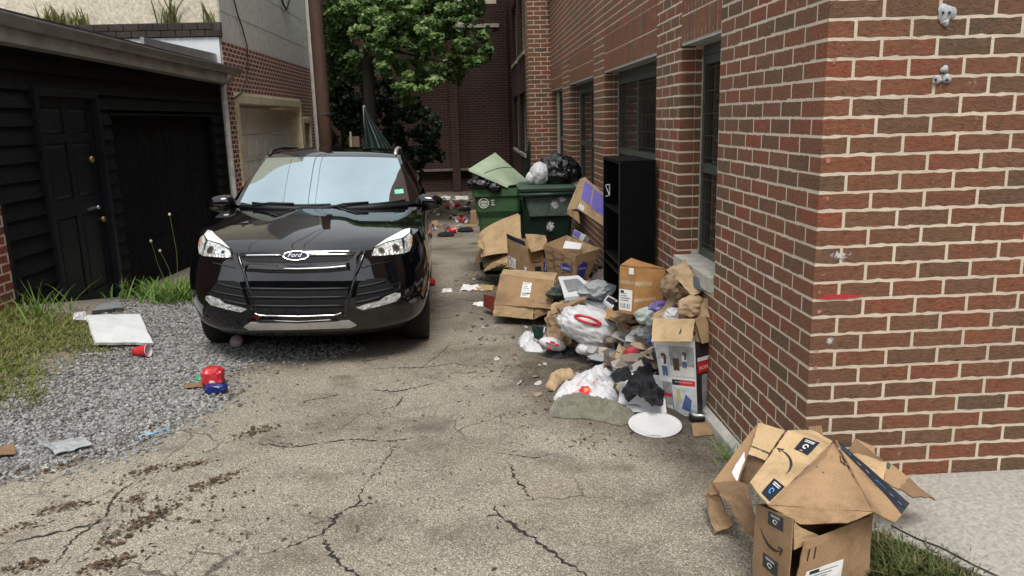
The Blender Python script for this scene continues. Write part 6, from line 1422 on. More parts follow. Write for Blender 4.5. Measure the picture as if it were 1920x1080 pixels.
fb = drape('film', WBAG, K_, [(1037, 750), (1050, 728), (1078, 712), (1110, 700), (1150, 692), (1172, 694), (1170, 720), (1160, 742), (1165, 765), (1130, 765), (1080, 752), (1050, 760)], .13, 5, fr=20, sharp=1.1, step=.02)
for i in range(6):
    a = i*1.047; cx_, cy_ = 1097+7*math.cos(a), 732+5.5*math.sin(a); stick(fb, 'flower_petal', REDP, K_, [(cx_+5*math.cos(t), cy_+4*math.sin(t)) for t in np.linspace(0, 6.28, 9)[:-1]], .004)
stick(fb, 'flower_eye', simple('orange print', (.75, .28, .05), .5), K_, [(1099+5*math.cos(t), 731+4*math.sin(t)) for t in np.linspace(0, 6.28, 9)[:-1]], .006)
for (x0, y0, x1, y1) in ((1080, 722, 1090, 712), (1070, 738, 1084, 730), (1108, 720, 1120, 708)): stick(fb, 'flower_stem', simple('pink print', (.7, .35, .38), .5), K_, [(x0, y0), (x1, y1), (x1+2, y1+2), (x0+2, y0+2)], .004)
L_ = rub('towel', 'crumpled olive green towel lying in front of the flowered bag', 'towel', (1100, 785))
drape('cloth', CLOTH_O, L_, [(1030, 772), (1040, 756), (1075, 748), (1110, 752), (1145, 762), (1190, 772), (1188, 792), (1165, 800), (1120, 790), (1095, 786), (1060, 786), (1034, 782)], .12, 8, fr=24, sharp=1.2, step=.02)
O_ = rub('paper_bag', 'torn tan paper bag beside the flowered plastic bag', 'paper bag', (1045, 725)); drape('paper', PAPL, O_, [(1022, 728), (1030, 712), (1045, 702), (1075, 700), (1082, 708), (1055, 716), (1040, 734)], .09, 11, fr=14, sharp=.9, smooth=False)
cup('plastic_cup', 'red plastic cup lying on the flowered bag', (1190, 720), .045, .11, R(75), .17)
rub_b = rub('purple_wrapper', 'dark violet wrapper behind the white foam board', 'wrapper', (1215, 710)); crumple('film', simple('dark violet film', (.03, .02, .09), .3), rub_b, at(1210, 703, 4.5), (.05, .05, .07), 21, floor=-.2)
gw = rub('green_film', 'white and green film wrapper near the blue box', 'wrapper', (1205, 690)); drape('film', film('pale green film', (.5, .62, .55), .3), gw, [(1170, 700), (1175, 672), (1215, 665), (1235, 680), (1232, 700), (1200, 696)], .09, 31, fr=14)
# ------------------------------------------------------------------ middle of the heap
Mb = rub('plastic_bag', 'full white plastic bag with a red drawstring loop', 'bag', (1110, 650), 5.4)
cB = at(1113, 615, 5.42); mbo = crumple('bag', WBAG, Mb, cB, (.25, .16, .125), 7, (.12, .13, .06), rz=0, tilt=R(22), hi=True)
lp = []; _M = np.array(pmat(mbo)); _bt = BVHTree.FromPolygons([tuple(v) for v in np.array([v.co[:] for v in mbo.data.vertices])@_M[:3, :3].T+_M[:3, 3]], [tuple(p.vertices) for p in mbo.data.polygons])
for t in np.linspace(0, 6.283, 33):
    x, y = 1102+24*math.cos(t), 600+5.5*math.sin(t)+.30*24*math.cos(t); d_ = ray(x, y); d_ = d_/np.linalg.norm(d_); hit_ = _bt.ray_cast(Vector(EYE), Vector(d_))
    if hit_[0] is not None: lp.append(np.array(hit_[0])-d_*.012)
q = MB(); q.tube(lp, .009, 6, False); q.build('drawstring', REDP, Mb, True)
Nb = rub('paper_bag', 'crumpled brown paper bag left of the drawstring bag', 'paper bag', (1050, 645), 5.6)
pan('side', PAP, Nb, [(1030, 640, 5.62), (1078, 648, 5.5), (1068, 580, 5.62), (1022, 596, 5.72)], th=.002, warp=.02, crease=.035, seed=50, n=13, rag=.012)
pan('side', PAP, Nb, [(1022, 596, 5.72), (1068, 580, 5.62), (1082, 572, 5.8), (1050, 574, 5.85)], th=.002, warp=.02, crease=.02, seed=51, n=9)
pan('side', KD, Nb, [(1060, 648, 5.55), (1092, 655, 5.5), (1090, 632, 5.55), (1062, 630, 5.58)], th=.002, warp=.01, crease=.02, seed=52, n=9)
pan('fold', PAP, Nb, [(1052, 586, 5.6), (1100, 562, 5.75), (1098, 556, 5.8), (1044, 580, 5.7)], th=.02, warp=.01, seed=53)
Sb = rub('cardboard_box', 'small brown box with a white barcode label tipped beside the white bag', 'box', (1190, 650), 5.2)
f0_, f1_, f2_, f3_ = at(1166, 633, 5.15), at(1184, 656, 5.05), at(1216, 634, 5.1), at(1198, 612, 5.2); d_ = np.array([-.13, .22, .10])
ps = Panel(f0_, f1_, f2_, f3_, .004, .002, 2, 54); ps.build('wall', KD, Sb); label(ps, Sb, .40, .42, .80, .68, seed=3)
pan('wall', KL, Sb, [(1166, 633, 5.15), (1198, 612, 5.2), (1184, 590, 5.4), (1152, 612, 5.36)], th=.004, warp=.003, seed=55)
pan('wall', KD, Sb, [(1166, 633, 5.15), (1184, 656, 5.05), (1170, 650, 5.3), (1152, 614, 5.36)], th=.004, warp=.003, seed=56)
Wb = rub('plastic_bag', 'flattened white plastic bag at the alley edge of the heap', 'bag', (995, 650)); drape('film', WBAG, Wb, [(970, 645), (975, 634), (992, 630), (1012, 640), (1030, 655), (1018, 662), (985, 660)], .13, 13, fr=20, sharp=1.1, step=.025)
Cb = rub('printed_pouch', 'white pouch with red print lying on dark cloth', 'pouch', (1035, 650)); crumple('pouch', WBAG, Cb, at(1036, 645, 5.55), (.10, .06, .045), 23, (.05, .05, .02), tilt=R(18)); 
for i, (x, y) in enumerate(((1028, 643), (1036, 641), (1044, 646), (1030, 652))): q = MB(); q.tube([at(x-4, y, 5.47), at(x+4, y+2, 5.47)], .009, 6); q.build('print_mark', REDP, Cb)
Tb = rub('dark_cloth', 'dark grey cloth strewn along the edge of the heap', 'clothing', (1060, 660)); drape('cloth', CLOTH_D, Tb, [(1020, 668), (1030, 652), (1062, 644), (1095, 645), (1106, 660), (1080, 668), (1048, 674)], .10, 14, fr=24, sharp=1.2, step=.025)
Tg = rub('green_folder', 'dark green folder standing on edge in the heap', 'folder', (1003, 640)); pan('cover', simple('dark green card', (.01, .03, .025), .4), Tg, [(1002, 634, 5.75), (1018, 642, 5.65), (1020, 613, 5.68), (997, 610, 5.8)], th=.006, warp=.01, seed=58); pan('page', WHT, Tg, [(1018, 642, 5.65), (1026, 640, 5.7), (1024, 616, 5.72), (1020, 613, 5.68)], th=.006, warp=.01, seed=59)
Ub = rub('plastic_bag', 'small knotted white bag below the drawstring bag', 'bag', (1120, 660)); crumple('bag', WBAG, Ub, at(1112, 652, 5.35), (.11, .08, .05), 15, (.15, .14, .06))
Bl = rub('blue_box', 'bright blue box behind the retail box', 'box', (1222, 660), 4.75); pan('wall', simple('bright blue card', (.06, .16, .50), .5), Bl, [(1208, 658, 4.75), (1236, 666, 4.6), (1234, 628, 4.7), (1216, 632, 4.85)], th=.006, warp=.002, seed=60); pan('wall', simple('dark blue card', (.02, .05, .20), .5), Bl, [(1208, 666, 4.74), (1236, 676, 4.6), (1236, 666, 4.6), (1208, 658, 4.75)], th=.006, warp=.002, seed=61)
Jn = rub('blue_clothing', 'faded blue cloth crumpled at the foot of the heap', 'clothing', (1195, 675)); drape('cloth', CLOTH_BL, Jn, [(1165, 670), (1180, 660), (1210, 655), (1225, 668), (1200, 680), (1182, 682)], .11, 17, fr=14, sharp=.9)
# crushed box with address label
V_ = rub('cardboard_box', 'large crushed brown box with an address label, at the alley edge of the heap', 'box', (985, 596))
pv = pan('wall', KR, V_, [(926, 572, 6.62), (1034, 580, 6.45), (1040, 527, 6.75), (939, 514, 6.95)], th=.005, warp=.006, crease=.006, seed=62, n=13, rag=.005); label(pv, V_, .44, .30, .60, .82, seed=5)
pan('flap', KL, V_, [(924, 592, 6.60), (1000, 599, 6.50), (1002, 577, 6.52), (926, 571, 6.62)], th=.004, warp=.006, seed=63, rag=.006); pan('flap', KR, V_, [(1000, 599, 6.50), (1048, 582, 6.48), (1036, 570, 6.5), (1002, 577, 6.52)], th=.004, warp=.012, seed=64, rag=.01)
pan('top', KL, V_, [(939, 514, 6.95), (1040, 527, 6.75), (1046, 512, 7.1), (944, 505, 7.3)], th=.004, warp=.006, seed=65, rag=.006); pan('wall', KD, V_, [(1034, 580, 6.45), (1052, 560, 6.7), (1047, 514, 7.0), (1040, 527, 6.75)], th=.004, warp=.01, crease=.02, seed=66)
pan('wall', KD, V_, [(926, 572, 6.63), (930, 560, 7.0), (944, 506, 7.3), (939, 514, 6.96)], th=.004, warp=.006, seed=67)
pv.text('lettering', simple('faint brown print', (.12, .07, .04), .8), V_, 'FRAGILE', .84, .16, .18)
Rb = rub('red_carton', 'small dark red carton beside the crushed box', 'box', (915, 580)); pan('wall', simple('dark red carton', (.16, .035, .025), .5, .4, 10.), Rb, [(909, 575, 7.1), (926, 584, 6.95), (928, 556, 7.0), (910, 552, 7.15)], th=.03, warp=.003, seed=68)
Pp = rub('paper_scrap', 'white paper scrap left of the crushed box', 'paper', (895, 570)); Panel(gr(886, 572, .004), gr(908, 575, .004), gr(908, 566, .03), gr(890, 566, .01), .002, .01, 4, 69).build('sheet', WHT, Pp)
Fr = rub('picture_frame', 'white framed panel with grey middle lying tilted on the heap', 'frame', (1085, 560), 6.3)
pz = pan('frame', FOAM, Fr, [(1059, 562, 6.0), (1127, 552, 5.9), (1085, 519, 6.6), (1047, 522, 6.7)], th=.025, warp=.003, seed=70); pz.patch('mat', simple('grey picture', (.22, .23, .24), .4, .3, 14.), Fr, .16, .22, .80, .80, .003)
Mg = rub('magazine', 'grey magazine lying open across the heap', 'magazine', (1120, 575), 5.8)
pm_ = pan('cover', simple('grey glossy page', (.24, .25, .27), .3, .4, 9.), Mg, [(1092, 563, 5.85), (1140, 592, 5.6), (1150, 582, 5.7), (1113, 547, 6.0)], th=.008, warp=.01, seed=71); pm_.text('lettering', INK, Mg, '72', .72, .88, .12)
pan('page', simple('pale glossy page', (.55, .57, .60), .3, .2, 9.), Mg, [(1105, 588, 5.7), (1150, 600, 5.55), (1144, 588, 5.62), (1094, 566, 5.82)], th=.004, warp=.012, seed=72)
Tr = rub('black_tray', 'black and white moulded tray beside the tall cabinet', 'tray', (1145, 570), 5.6)
py_ = pan('tray', simple('white moulded plastic', (.7, .7, .7), .4), Tr, [(1131, 566, 5.6), (1148, 580, 5.5), (1159, 566, 5.6), (1140, 556, 5.75)], th=.02, warp=.003, seed=73); py_.patch('recess', INK, Tr, .15, .2, .85, .8, .003)
# orange box
X_ = rub('cardboard_box', 'orange brown taped carton with a large white label on the heap', 'box', (1205, 590), 4.85)
a0, a1, a2 = at(1160, 585, 4.95), at(1187, 590, 4.80), at(1240, 582, 4.85); b0_, b1_, b2_ = at(1163, 498, 5.05), at(1191, 501, 4.90), at(1247, 505, 4.92)
px_ = Panel(a0, a1, b1_, b0_, .004, .004, 2, 74, n=9); px_.build('wall', KO, X_); px2 = Panel(a1, a2, b2_, b1_, .004, .004, 2, 75, bulge=.018, n=11); px2.build('wall', KO, X_)
label(px_, X_, .04, .06, .92, .50, seed=7); px_.patch('sticker', WHT, X_, .62, .84, .95, .97, .0015); px_.patch('tape', CLEAR, X_, .02, .62, .99, .70, .0008); px2.patch('tape', CLEAR, X_, .01, .60, .55, .69, .0008); px2.patch('tape', CLEAR, X_, .01, .26, .75, .33, .0008)
pan('flap', KO, X_, [(1163, 498, 5.05), (1191, 501, 4.90), (1247, 504, 4.93), (1184, 484, 5.2)], th=.004, warp=.006, seed=76); 
bk2 = a0+(a2-a1); tk2 = b0_+(b2_-b1_); Panel(a2, bk2, tk2, b2_, .004, .003, 2, 77).build('wall', KO, X_); Panel(bk2, a0, b0_, tk2, .004, .003, 2, 78).build('wall', KO, X_)
# paper bags by the window sill
Y_ = rub('paper_bag', 'folded brown paper bag slumped on the window sill', 'paper bag', (1280, 555), 4.3)
pan('side', PAPL, Y_, [(1250, 508, 4.45), (1300, 557, 4.2), (1320, 546, 4.22), (1285, 486, 4.42)], th=.003, warp=.012, crease=.02, seed=80, n=13, rag=.006)
crumple('belly', PAP, Y_, at(1266, 536, 4.42), (.08, .07, .075), 24, (.18, .25, .12), floor=.1, facet=True)
pan('side', KD, Y_, [(1262, 522, 4.42), (1296, 557, 4.2), (1290, 562, 4.3), (1270, 550, 4.4)], th=.003, warp=.012, crease=.02, seed=81)
Za = rub('paper_bag', 'open brown paper bag behind the retail box flaps', 'paper bag', (1280, 595), 4.25)
pan('side', PAPL, Za, [(1218, 600, 4.5), (1248, 600, 4.4), (1272, 555, 4.42), (1262, 556, 4.5)], th=.003, warp=.012, crease=.012, seed=82, n=11, rag=.006)
pan('side', PAP, Za, [(1274, 600, 4.22), (1318, 598, 4.12), (1300, 566, 4.3), (1271, 554, 4.42)], th=.003, warp=.015, crease=.02, seed=83, n=13, rag=.006)
pan('side', PAPL, Za, [(1300, 590, 4.2), (1336, 598, 4.08), (1330, 560, 4.13), (1296, 557, 4.32)], th=.003, warp=.012, crease=.014, seed=84, n=11, rag=.006)
crumple('tissue', WBAG, Za, at(1262, 592, 4.4), (.05, .05, .045), 25, (.2, .25, .12), floor=.1, facet=True)
Zc = rub('flat_box', 'grey flat box with small print propped under the window sill', 'box', (1325, 535), 4.15)
pzc = pan('lid', simple('slate grey card', (.10, .11, .13), .4, .2), Zc, [(1306, 540, 4.25), (1336, 552, 4.09), (1336, 527, 4.11), (1304, 518, 4.3)], th=.03, warp=.002, seed=85); pzc.text('lettering', WPRINT, Zc, '7 6', .72, .5, .35)
# ------------------------------------------------------------------ black bookcase
Bc = thing('bookcase', 'tall black bookcase standing against the wall between windows', 'bookcase', (1.02, 5.45, 0.))
MBK = simple('black laminate', (.0022, .0022, .003), .6, .3, 6., spec=.12)
X0_, X1_, Y0_, Y1_, Z0_, Z1_ = 1.0, 1.245, 5.29, 5.96, -.09, 1.35; t = .022
for nm, lo, hi in (('side', (X0_, Y0_, Z0_), (X1_, Y0_+t, Z1_)), ('side', (X0_, Y1_-t, Z0_), (X1_, Y1_, Z1_)), ('top', (X0_, Y0_+t+.001, Z1_-t), (X1_, Y1_-t-.001, Z1_-.001)), ('back', (X1_-.008, Y0_+t+.001, Z0_+.01), (X1_-.002, Y1_-t-.001, Z1_-t-.001)), ('base', (X0_, Y0_+t+.001, Z0_), (X1_-.009, Y1_-t-.001, Z0_+.06))): q = MB(); q.box(lo, hi); q.build(nm, MBK, Bc)
for z in (.28, .55, .62, .98): q = MB(); q.box((X0_+.004, Y0_+t+.001, z), (X1_-.009, Y1_-t-.001, z+.02)); q.build('shelf', MBK, Bc)
for y_ in (Y0_, Y1_-t): q = MB(); q.box((X0_-.003, y_+.003, Z0_+.01), (X0_-.0005, y_+t-.003, Z1_-.01)); q.build('edge_strip', simple('worn grey edge', (.03, .034, .038), .5), Bc)
wfr = rub('wire_basket', 'small pale wire rack hooked inside the bookcase', 'rack', (1145, 360), 5.9); 
q = MB(); 
c4 = [at(1140, 347, 5.95), at(1148, 346, 5.8), at(1148, 366, 5.8), at(1140, 368, 5.95)]
for a, b in zip(c4, c4[1:]+c4[:1]): q.tube([a-[.02, 0, 0], b-[.02, 0, 0]], .004, 5)
q.tube([c4[0]-[.02, 0, 0], c4[2]-[.02, 0, 0]], .003, 5); q.build('wire', WPRINT, wfr)
# ------------------------------------------------------------------ two parcels in front of the bins
Lb = rub('cardboard_box', 'open brown box with printed honeycomb lines and a blue house sign', 'box', (1075, 520), 7.2)
Lt, Ft, Rt_, Bt = at(1020, 458, 7.5), at(1080, 479, 7.05), at(1126, 466, 7.15), at(1063, 441, 7.7); Lo, Fo, Ro = at(1027, 514, 7.45), at(1078, 525, 7.05), at(1103, 521, 7.15)
plw = Panel(Lo, Fo, Ft, Lt, .004, .003, 2, 90, n=9); plw.build('wall', KR, Lb); prw = Panel(Fo, Ro, Rt_, Ft, .004, .003, 2, 91, n=9); prw.build('wall', KR, Lb)
Panel(Ro, Lo+(Ro-Fo), Bt, Rt_, .004, .003, 2, 92).build('wall', KL, Lb); Panel(Lo+(Ro-Fo), Lo, Lt, Bt, .004, .003, 2, 93).build('wall', KL, Lb); Panel(Lo, Fo, Ro, Lo+(Ro-Fo), .004, .0, 2, 94).build('base', KD, Lb)
for i in range(3):
    for j in range(4):
        cu_, cv_ = .16+.30*i, .12+.26*j+(.13 if i % 2 else 0)
        if cv_ > .95: continue
        hx = [(cu_+.17*math.cos(k_*math.pi/3), cv_+.125*math.sin(k_*math.pi/3)) for k_ in range(6)]
        for k_ in range(6):
            a, b = np.array(hx[k_]), np.array(hx[(k_+1) % 6]); 
            if (k_+i+j) % 5 == 0 or min(a.min(), b.min()) < .02 or max(a.max(), b.max()) > .98: continue
            d_ = b-a; nn = np.array([-d_[1], d_[0]])/np.linalg.norm(d_)*.008; plw.poly('print_line', simple('brown ink', (.07, .04, .02), .8), Lb, [tuple(a-nn), tuple(b-nn), tuple(b+nn), tuple(a+nn)], .0015)
plw.poly('sign', BLUE, Lb, [(.52, .28), (.90, .28), (.90, .50), (.80, .52), (.71, .60), (.62, .52), (.52, .50)], .002); plw.text('lettering', WPRINT, Lb, "Lowe's", .71, .39, .32, 0, .003, 1.1)
prw.poly('sign', BLUE, Lb, [(.12, .06), (.62, .06), (.62, .58), (.50, .60), (.38, .70), (.26, .60), (.12, .58)], .002); prw.text('lettering', WPRINT, Lb, 'Moving', .37, .42, .36, 0, .003)
ib = rub('white_carton', 'small white carton lying inside the honeycomb printed box', 'box', (1075, 462), 7.3); pan('top', WHT, ib, [(1055, 466, 7.25), (1088, 468, 7.2), (1092, 457, 7.35), (1060, 452, 7.4)], th=.006, warp=.002, seed=95); pan('side', KR, ib, [(1055, 474, 7.25), (1088, 477, 7.2), (1088, 468, 7.2), (1055, 466, 7.25)], th=.006, warp=.002, seed=96)
Ab = rub('cardboard_box', 'open brown box with raised flaps and violet lettering down one edge', 'box', (985, 512), 7.5)
q0, q1, q2 = at(953, 503, 7.7), at(990, 516, 7.4), at(1027, 511, 7.55); r0_, r1_, r2_ = at(951, 446, 7.75), at(988, 466, 7.45), at(1027, 467, 7.6)
pa1 = Panel(q0, q1, r1_, r0_, .004, .003, 2, 97); pa1.build('wall', KR, Ab); pa2 = Panel(q1, q2, r2_, r1_, .004, .003, 2, 98); pa2.build('wall', KR, Ab); Panel(q2, q0+(q2-q1), r0_+(r2_-r1_), r2_, .004, .003, 2, 99).build('wall', KL, Ab); Panel(q0+(q2-q1), q0, r0_, r0_+(r2_-r1_), .004, .003, 2, 100).build('wall', KL, Ab)
pan('flap', NAVY, Ab, [(951, 448, 7.75), (986, 462, 7.46), (984, 453, 7.5), (950, 438, 7.78)], th=.004, warp=.003, seed=101); pan('flap', KL, Ab, [(995, 474, 7.35), (1026, 466, 7.55), (1024, 441, 7.7), (985, 438, 7.5)], th=.004, warp=.01, seed=102)
label(pa1, Ab, .06, .08, .42, .42, seed=9); pa1.patch('sticker', WHT, Ab, .84, .04, .97, .28, .0015); smile(pa2, Ab, .42, .55, .12); pa2.patch('strip', BLUE, Ab, .78, .02, .99, .95, .0012); pa2.text('lettering', WPRINT, Ab, 'medline', .885, .48, .75, math.pi/2, .0022, 1.0); pa2.patch('sticker', NAVY, Ab, .34, .06, .66, .30, .0015)
Gb = rub('cardboard_box', 'torn brown box with violet printed panels leaning beside the bookcase', 'box', (1100, 425), 7.4)
pg_ = pan('wall', KL, Gb, [(1083, 392, 7.4), (1132, 424, 6.9), (1136, 366, 6.9), (1096, 332, 7.5)], th=.004, warp=.003, seed=103); pg_.patch('print_panel', PURP, Gb, .06, .34, .44, .92, .0015); pg_.patch('print_panel', PURP, Gb, .50, .30, .98, .92, .0015); pg_.patch('sticker', WHT, Gb, .02, .04, .24, .2, .0015)
pan('wall', KL, Gb, [(1063, 394, 7.7), (1083, 392, 7.4), (1096, 332, 7.5), (1088, 336, 7.75)], th=.004, warp=.005, seed=104); pan('flap', KR, Gb, [(1062, 400, 7.6), (1088, 420, 7.3), (1084, 396, 7.4), (1066, 392, 7.6)], th=.004, warp=.01, seed=105, rag=.01)
Gp = rub('violet_carton', 'small white and violet carton lying behind the honeycomb box', 'box', (1090, 450), 7.9); pgp = pan('face', WHT, Gp, [(1076, 446, 7.9), (1096, 456, 7.7), (1102, 444, 7.75), (1080, 433, 7.95)], th=.05, warp=.002, seed=106); pgp.patch('print_panel', PURP, Gp, .05, .1, .6, .9, .003)
Cl = rub('cardboard_sheet', 'large curved sheet of cardboard leaning on the green bin', 'cardboard', (930, 470), 8.6)
V = []; nU, nVv = 15, 9
for j in range(nVv):
    for i in range(nU):
        u, v = i/(nU-1), j/(nVv-1); b_ = at(902+75*u, 482-8*u, 8.45-.15*u); t_ = at(897+75*u, 440-40*u**.7, 8.9-.2*u); V.append(b_+(t_-b_)*v+np.array([0, .10*math.sin(math.pi*u)*(1-v*.5), .0]))
for sgn in (0, 1): pass
Vn = np.array(V); Vb = Vn+np.array([0, .006, 0]); F = grid_faces(nU, nVv)+grid_faces(nU, nVv, len(Vn), True); mobj('sheet', np.concatenate([Vn, Vb]), F, KL, Cl)
pan('flap', KL, Cl, [(962, 452, 8.4), (978, 455, 8.35), (975, 402, 8.6), (966, 404, 8.6)], th=.005, warp=.01, seed=107); pan('flap', KL, Cl, [(897, 462, 8.5), (906, 468, 8.4), (905, 438, 8.6), (896, 440, 8.7)], th=.005, warp=.005, seed=108)
Cf = rub('cardboard_sheet', 'flattened brown cardboard lying on the alley before the green bin', 'cardboard', (920, 495))
pan('sheet', KL, Cf, [(905, 500, 8.6), (958, 502, 8.3), (958, 470, 8.5), (925, 478, 8.7)], th=.005, warp=.012, seed=109, rag=.01); pan('sheet', KD, Cf, [(888, 496, 8.75), (930, 480, 8.55), (958, 466, 8.6), (895, 470, 8.9)], th=.005, warp=.015, seed=110, rag=.01); pan('flap', KR, Cf, [(905, 508, 8.4), (935, 500, 8.3), (955, 492, 8.35), (920, 492, 8.5)], th=.005, warp=.02, seed=111, rag=.01)
# ================================================================== wheeled bins and the scatter
M_BIN1 = simple('green bin plastic', (.055, .125, .052), .5, .22, 5., .15, 60.); M_BIN2 = simple('dark green bin plastic', (.012, .034, .024), .45, .35, 5., .15, 60.); M_LIDG = simple('faded pale green lid', (.34, .43, .30), .55, .2, 6., .2, 60.); M_SPLAT = paint_mat('white paint splash', (.6, .6, .58), .40)
def rrect(cx, cy, hx, hy, r, z, n=5):
    P_ = []
    for sx, sy_, a0 in ((1, 1, 0), (-1, 1, 90), (-1, -1, 180), (1, -1, 270)):
        for k in range(n): a = R(a0+90*k/(n-1)); P_.append((cx+sx*(hx-r)+r*math.cos(a), cy+sy_*(hy-r)+r*math.sin(a), z))
    return P_
def bin_body(o, name, mat, cx, cy, prof, g0):
    V = []; n = 20
    for z, hx, hy, dy in prof: V += rrect(cx, cy+dy, hx, hy, min(.06, hx*.3), g0+z)
    k = len(prof); F = [(i*n+j, i*n+(j+1) % n, (i+1)*n+(j+1) % n, (i+1)*n+j) for i in range(k-1) for j in range(n)]+[tuple(range(n))[::-1]]; return mobj(name, V, F, mat, o)
def wheel(o, x, y, z): 
    q = MB(); q.lathe([(0, -.03), (.07, -.03), (.11, -.025), (.115, 0), (.11, .025), (.07, .03), (0, .03)], (x, y, z), 20, 0); q.build('wheel', M_TYRE, o, True)
c1x, c1y = .300, 9.42; g1 = float(gz(c1x, c1y))
b1_ = thing('wheeled_bin', 'green wheeled bin with its faded lid propped open by a black bag', 'bin', (c1x, c1y, g1))
bin_body(b1_, 'body', M_BIN1, c1x, c1y, [(.05, .19, .23, 0), (.06, .21, .25, 0), (.70, .245, .30, 0), (.78, .275, .335, 0), (.97, .285, .345, 0)], g1)
q = MB(); V = []; 
bin_body(b1_, 'rim', M_BIN1, c1x, c1y, [(.955, .305, .365, 0), (.96, .308, .368, 0), (1.045, .308, .368, 0), (1.046, .285, .345, 0), (1.0, .275, .335, 0)], g1)
for s_ in (-1, 1): wheel(b1_, c1x+s_*.22, c1y+.2, g1+.115)
pL = Panel(at(879, 318, 9.05), at(952, 350, 9.06), at(992, 344, 9.72), at(927, 288, 9.80), .035, .002, 1, 120, bulge=.035, n=11); pL.build('lid', M_LIDG, b1_)
pL.poly('lid_rib', simple('dark green groove', (.05, .08, .05), .6), b1_, [(.33, .03), (.35, .03), (.53, .97), (.51, .97)], .003)
pL2 = Panel(at(879, 321, 9.03), at(952, 353, 9.04), at(952, 348, 9.05), at(878, 315, 9.04), .02, .0, 1, 121); pL2.build('lid_lip', M_LIDG, b1_)
M_MARK = simple('white bin print', (.68, .70, .66), .6)
yf1 = c1y-.347; cc = at(907, 381, yf1-.004)
def flatmark(name, pts, o, mat=M_MARK): mobj(name, [(x, yf1-.006+.02*0, z) for x, z in pts], [tuple(range(len(pts)))], mat, o)
n = 28; r1_, r2_ = .060, .050; V = []
for j in range(n): a = 2*math.pi*j/n; V += [(cc[0]+r1_*math.cos(a), yf1-.004, cc[2]+r1_*math.sin(a)), (cc[0]+r2_*math.cos(a), yf1-.004, cc[2]+r2_*math.sin(a))]
mobj('logo', V, [(2*j, 2*((j+1) % n), 2*((j+1) % n)+1, 2*j+1) for j in range(n)], M_MARK, b1_)
for k, (zo, hw) in enumerate(((.022, .036), (.004, .046), (-.018, .038), (-.032, .024))): V = [(cc[0]-hw, yf1-.004, cc[2]+zo-.004), (cc[0]+hw, yf1-.004, cc[2]+zo-.007), (cc[0]+hw*.9, yf1-.004, cc[2]+zo+.004), (cc[0]-hw*.9, yf1-.004, cc[2]+zo+.006)]; mobj('logo_line', V, [(0, 1, 2, 3)], M_MARK, b1_)
for k, (zo, x0, x1) in enumerate(((.030, .082, .125), (.004, .092, .118), (-.022, .088, .128))): V = [(cc[0]+x0, yf1-.004, cc[2]+zo-.007), (cc[0]+x1, yf1-.004, cc[2]+zo-.007), (cc[0]+x1, yf1-.004, cc[2]+zo+.006), (cc[0]+x0, yf1-.004, cc[2]+zo+.006)]; mobj('print_line', V, [(0, 1, 2, 3)], M_MARK, b1_)
bgk = thing('bin_bag', 'black bin bag bulging from under the faded lid', 'bag', tuple(at(905, 345, 9.2))); crumple('bag', BBAG, bgk, at(904, 344, 9.16), (.17, .16, .085), 31, (.10, .12, .05), floor=g1+.95, hi=True)
tl_ = at(928, 352, 9.02); crumple('tail', BBAG, bgk, tl_, (.07, .03, .05), 33, (.2, .2, .1), floor=g1+.8)
c2x, c2y = .845, 9.10; g2 = float(gz(c2x, c2y))
b2_ = thing('wheeled_bin', 'dark green wheeled bin splashed with white paint, its handle towards the viewer', 'bin', (c2x, c2y, g2))
bin_body(b2_, 'body', M_BIN2, c2x, c2y, [(.05, .22, .25, .05), (.06, .235, .27, .05), (.30, .25, .29, .04), (.72, .275, .335, 0), (.98, .295, .355, 0)], g2)
bin_body(b2_, 'rim', M_BIN2, c2x, c2y, [(.965, .33, .375, 0), (.97, .335, .38, 0), (1.02, .335, .38, 0), (1.021, .29, .34, 0)], g2)
bin_body(b2_, 'lid', simple('dull green lid', (.035, .065, .045), .5, .4, 6.), c2x, c2y-.01, [(1.022, .33, .385, 0), (1.05, .335, .39, 0), (1.075, .30, .35, 0), (1.08, .0, .0, 0)], g2)
yf2 = c2y-.36
q = MB(); q.tube([(c2x-.33, yf2-.05, g2+.985), (c2x+.33, yf2-.05, g2+.985)], .022, 10); q.build('handle', M_BIN2, b2_, True)
for s_ in (-1, 1): q = MB(); q.box((c2x+s_*.31-.02, yf2-.06, g2+.94), (c2x+s_*.31+.02, yf2+.03, g2+1.0)); q.build('handle_bracket', M_BIN2, b2_)
M_BINP = simple('scuffed grey green panel', (.075, .105, .085), .5, .5, 14.)
tz = [(-.27, .965), (.27, .965), (.215, .74), (-.215, .74)]
q = MB(); q.add([(c2x+a, yf2-.012, g2+b) for a, b in tz]+[(c2x+a*.97, yf2+.06, g2+b) for a, b in tz], [(0, 3, 2, 1), (0, 1, 5, 4), (1, 2, 6, 5), (2, 3, 7, 6), (3, 0, 4, 7)]); q.build('back_panel', M_BINP, b2_)
def splash(cx, cz, hw, hh, y, par):
    n = 15; g = np.linspace(-1, 1, n); U, W = np.meshgrid(g, g); U = U.ravel(); W = W.ravel(); o = mobj('paint_splash', np.stack([cx+U*hw, np.full_like(U, y), cz+W*hh], -1), grid_faces(n, n), M_SPLAT, par); a = o.data.attributes.new('fade', 'FLOAT', 'POINT'); a.data.foreach_set('value', np.clip(1.35*(1-np.sqrt(U**2+W**2)), 0, 1).astype(np.float32))
splash(c2x+.07, g2+.86, .13, .14, yf2-.0135, b2_); splash(c2x+.02, g2+.62, .12, .13, yf2-.006+.02, b2_); splash(c2x+.15, g2+.92, .12, .08, yf2-.0142, b2_)
n = 14; V = [(c2x, yf2+.052, g2+.34)]+[(c2x+.115*math.cos(t), yf2+.050, g2+.42+.10*math.sin(t)) for t in np.linspace(0, math.pi, n)]+[(c2x-.115, yf2+.052, g2+.30), (c2x+.115, yf2+.052, g2+.30)]
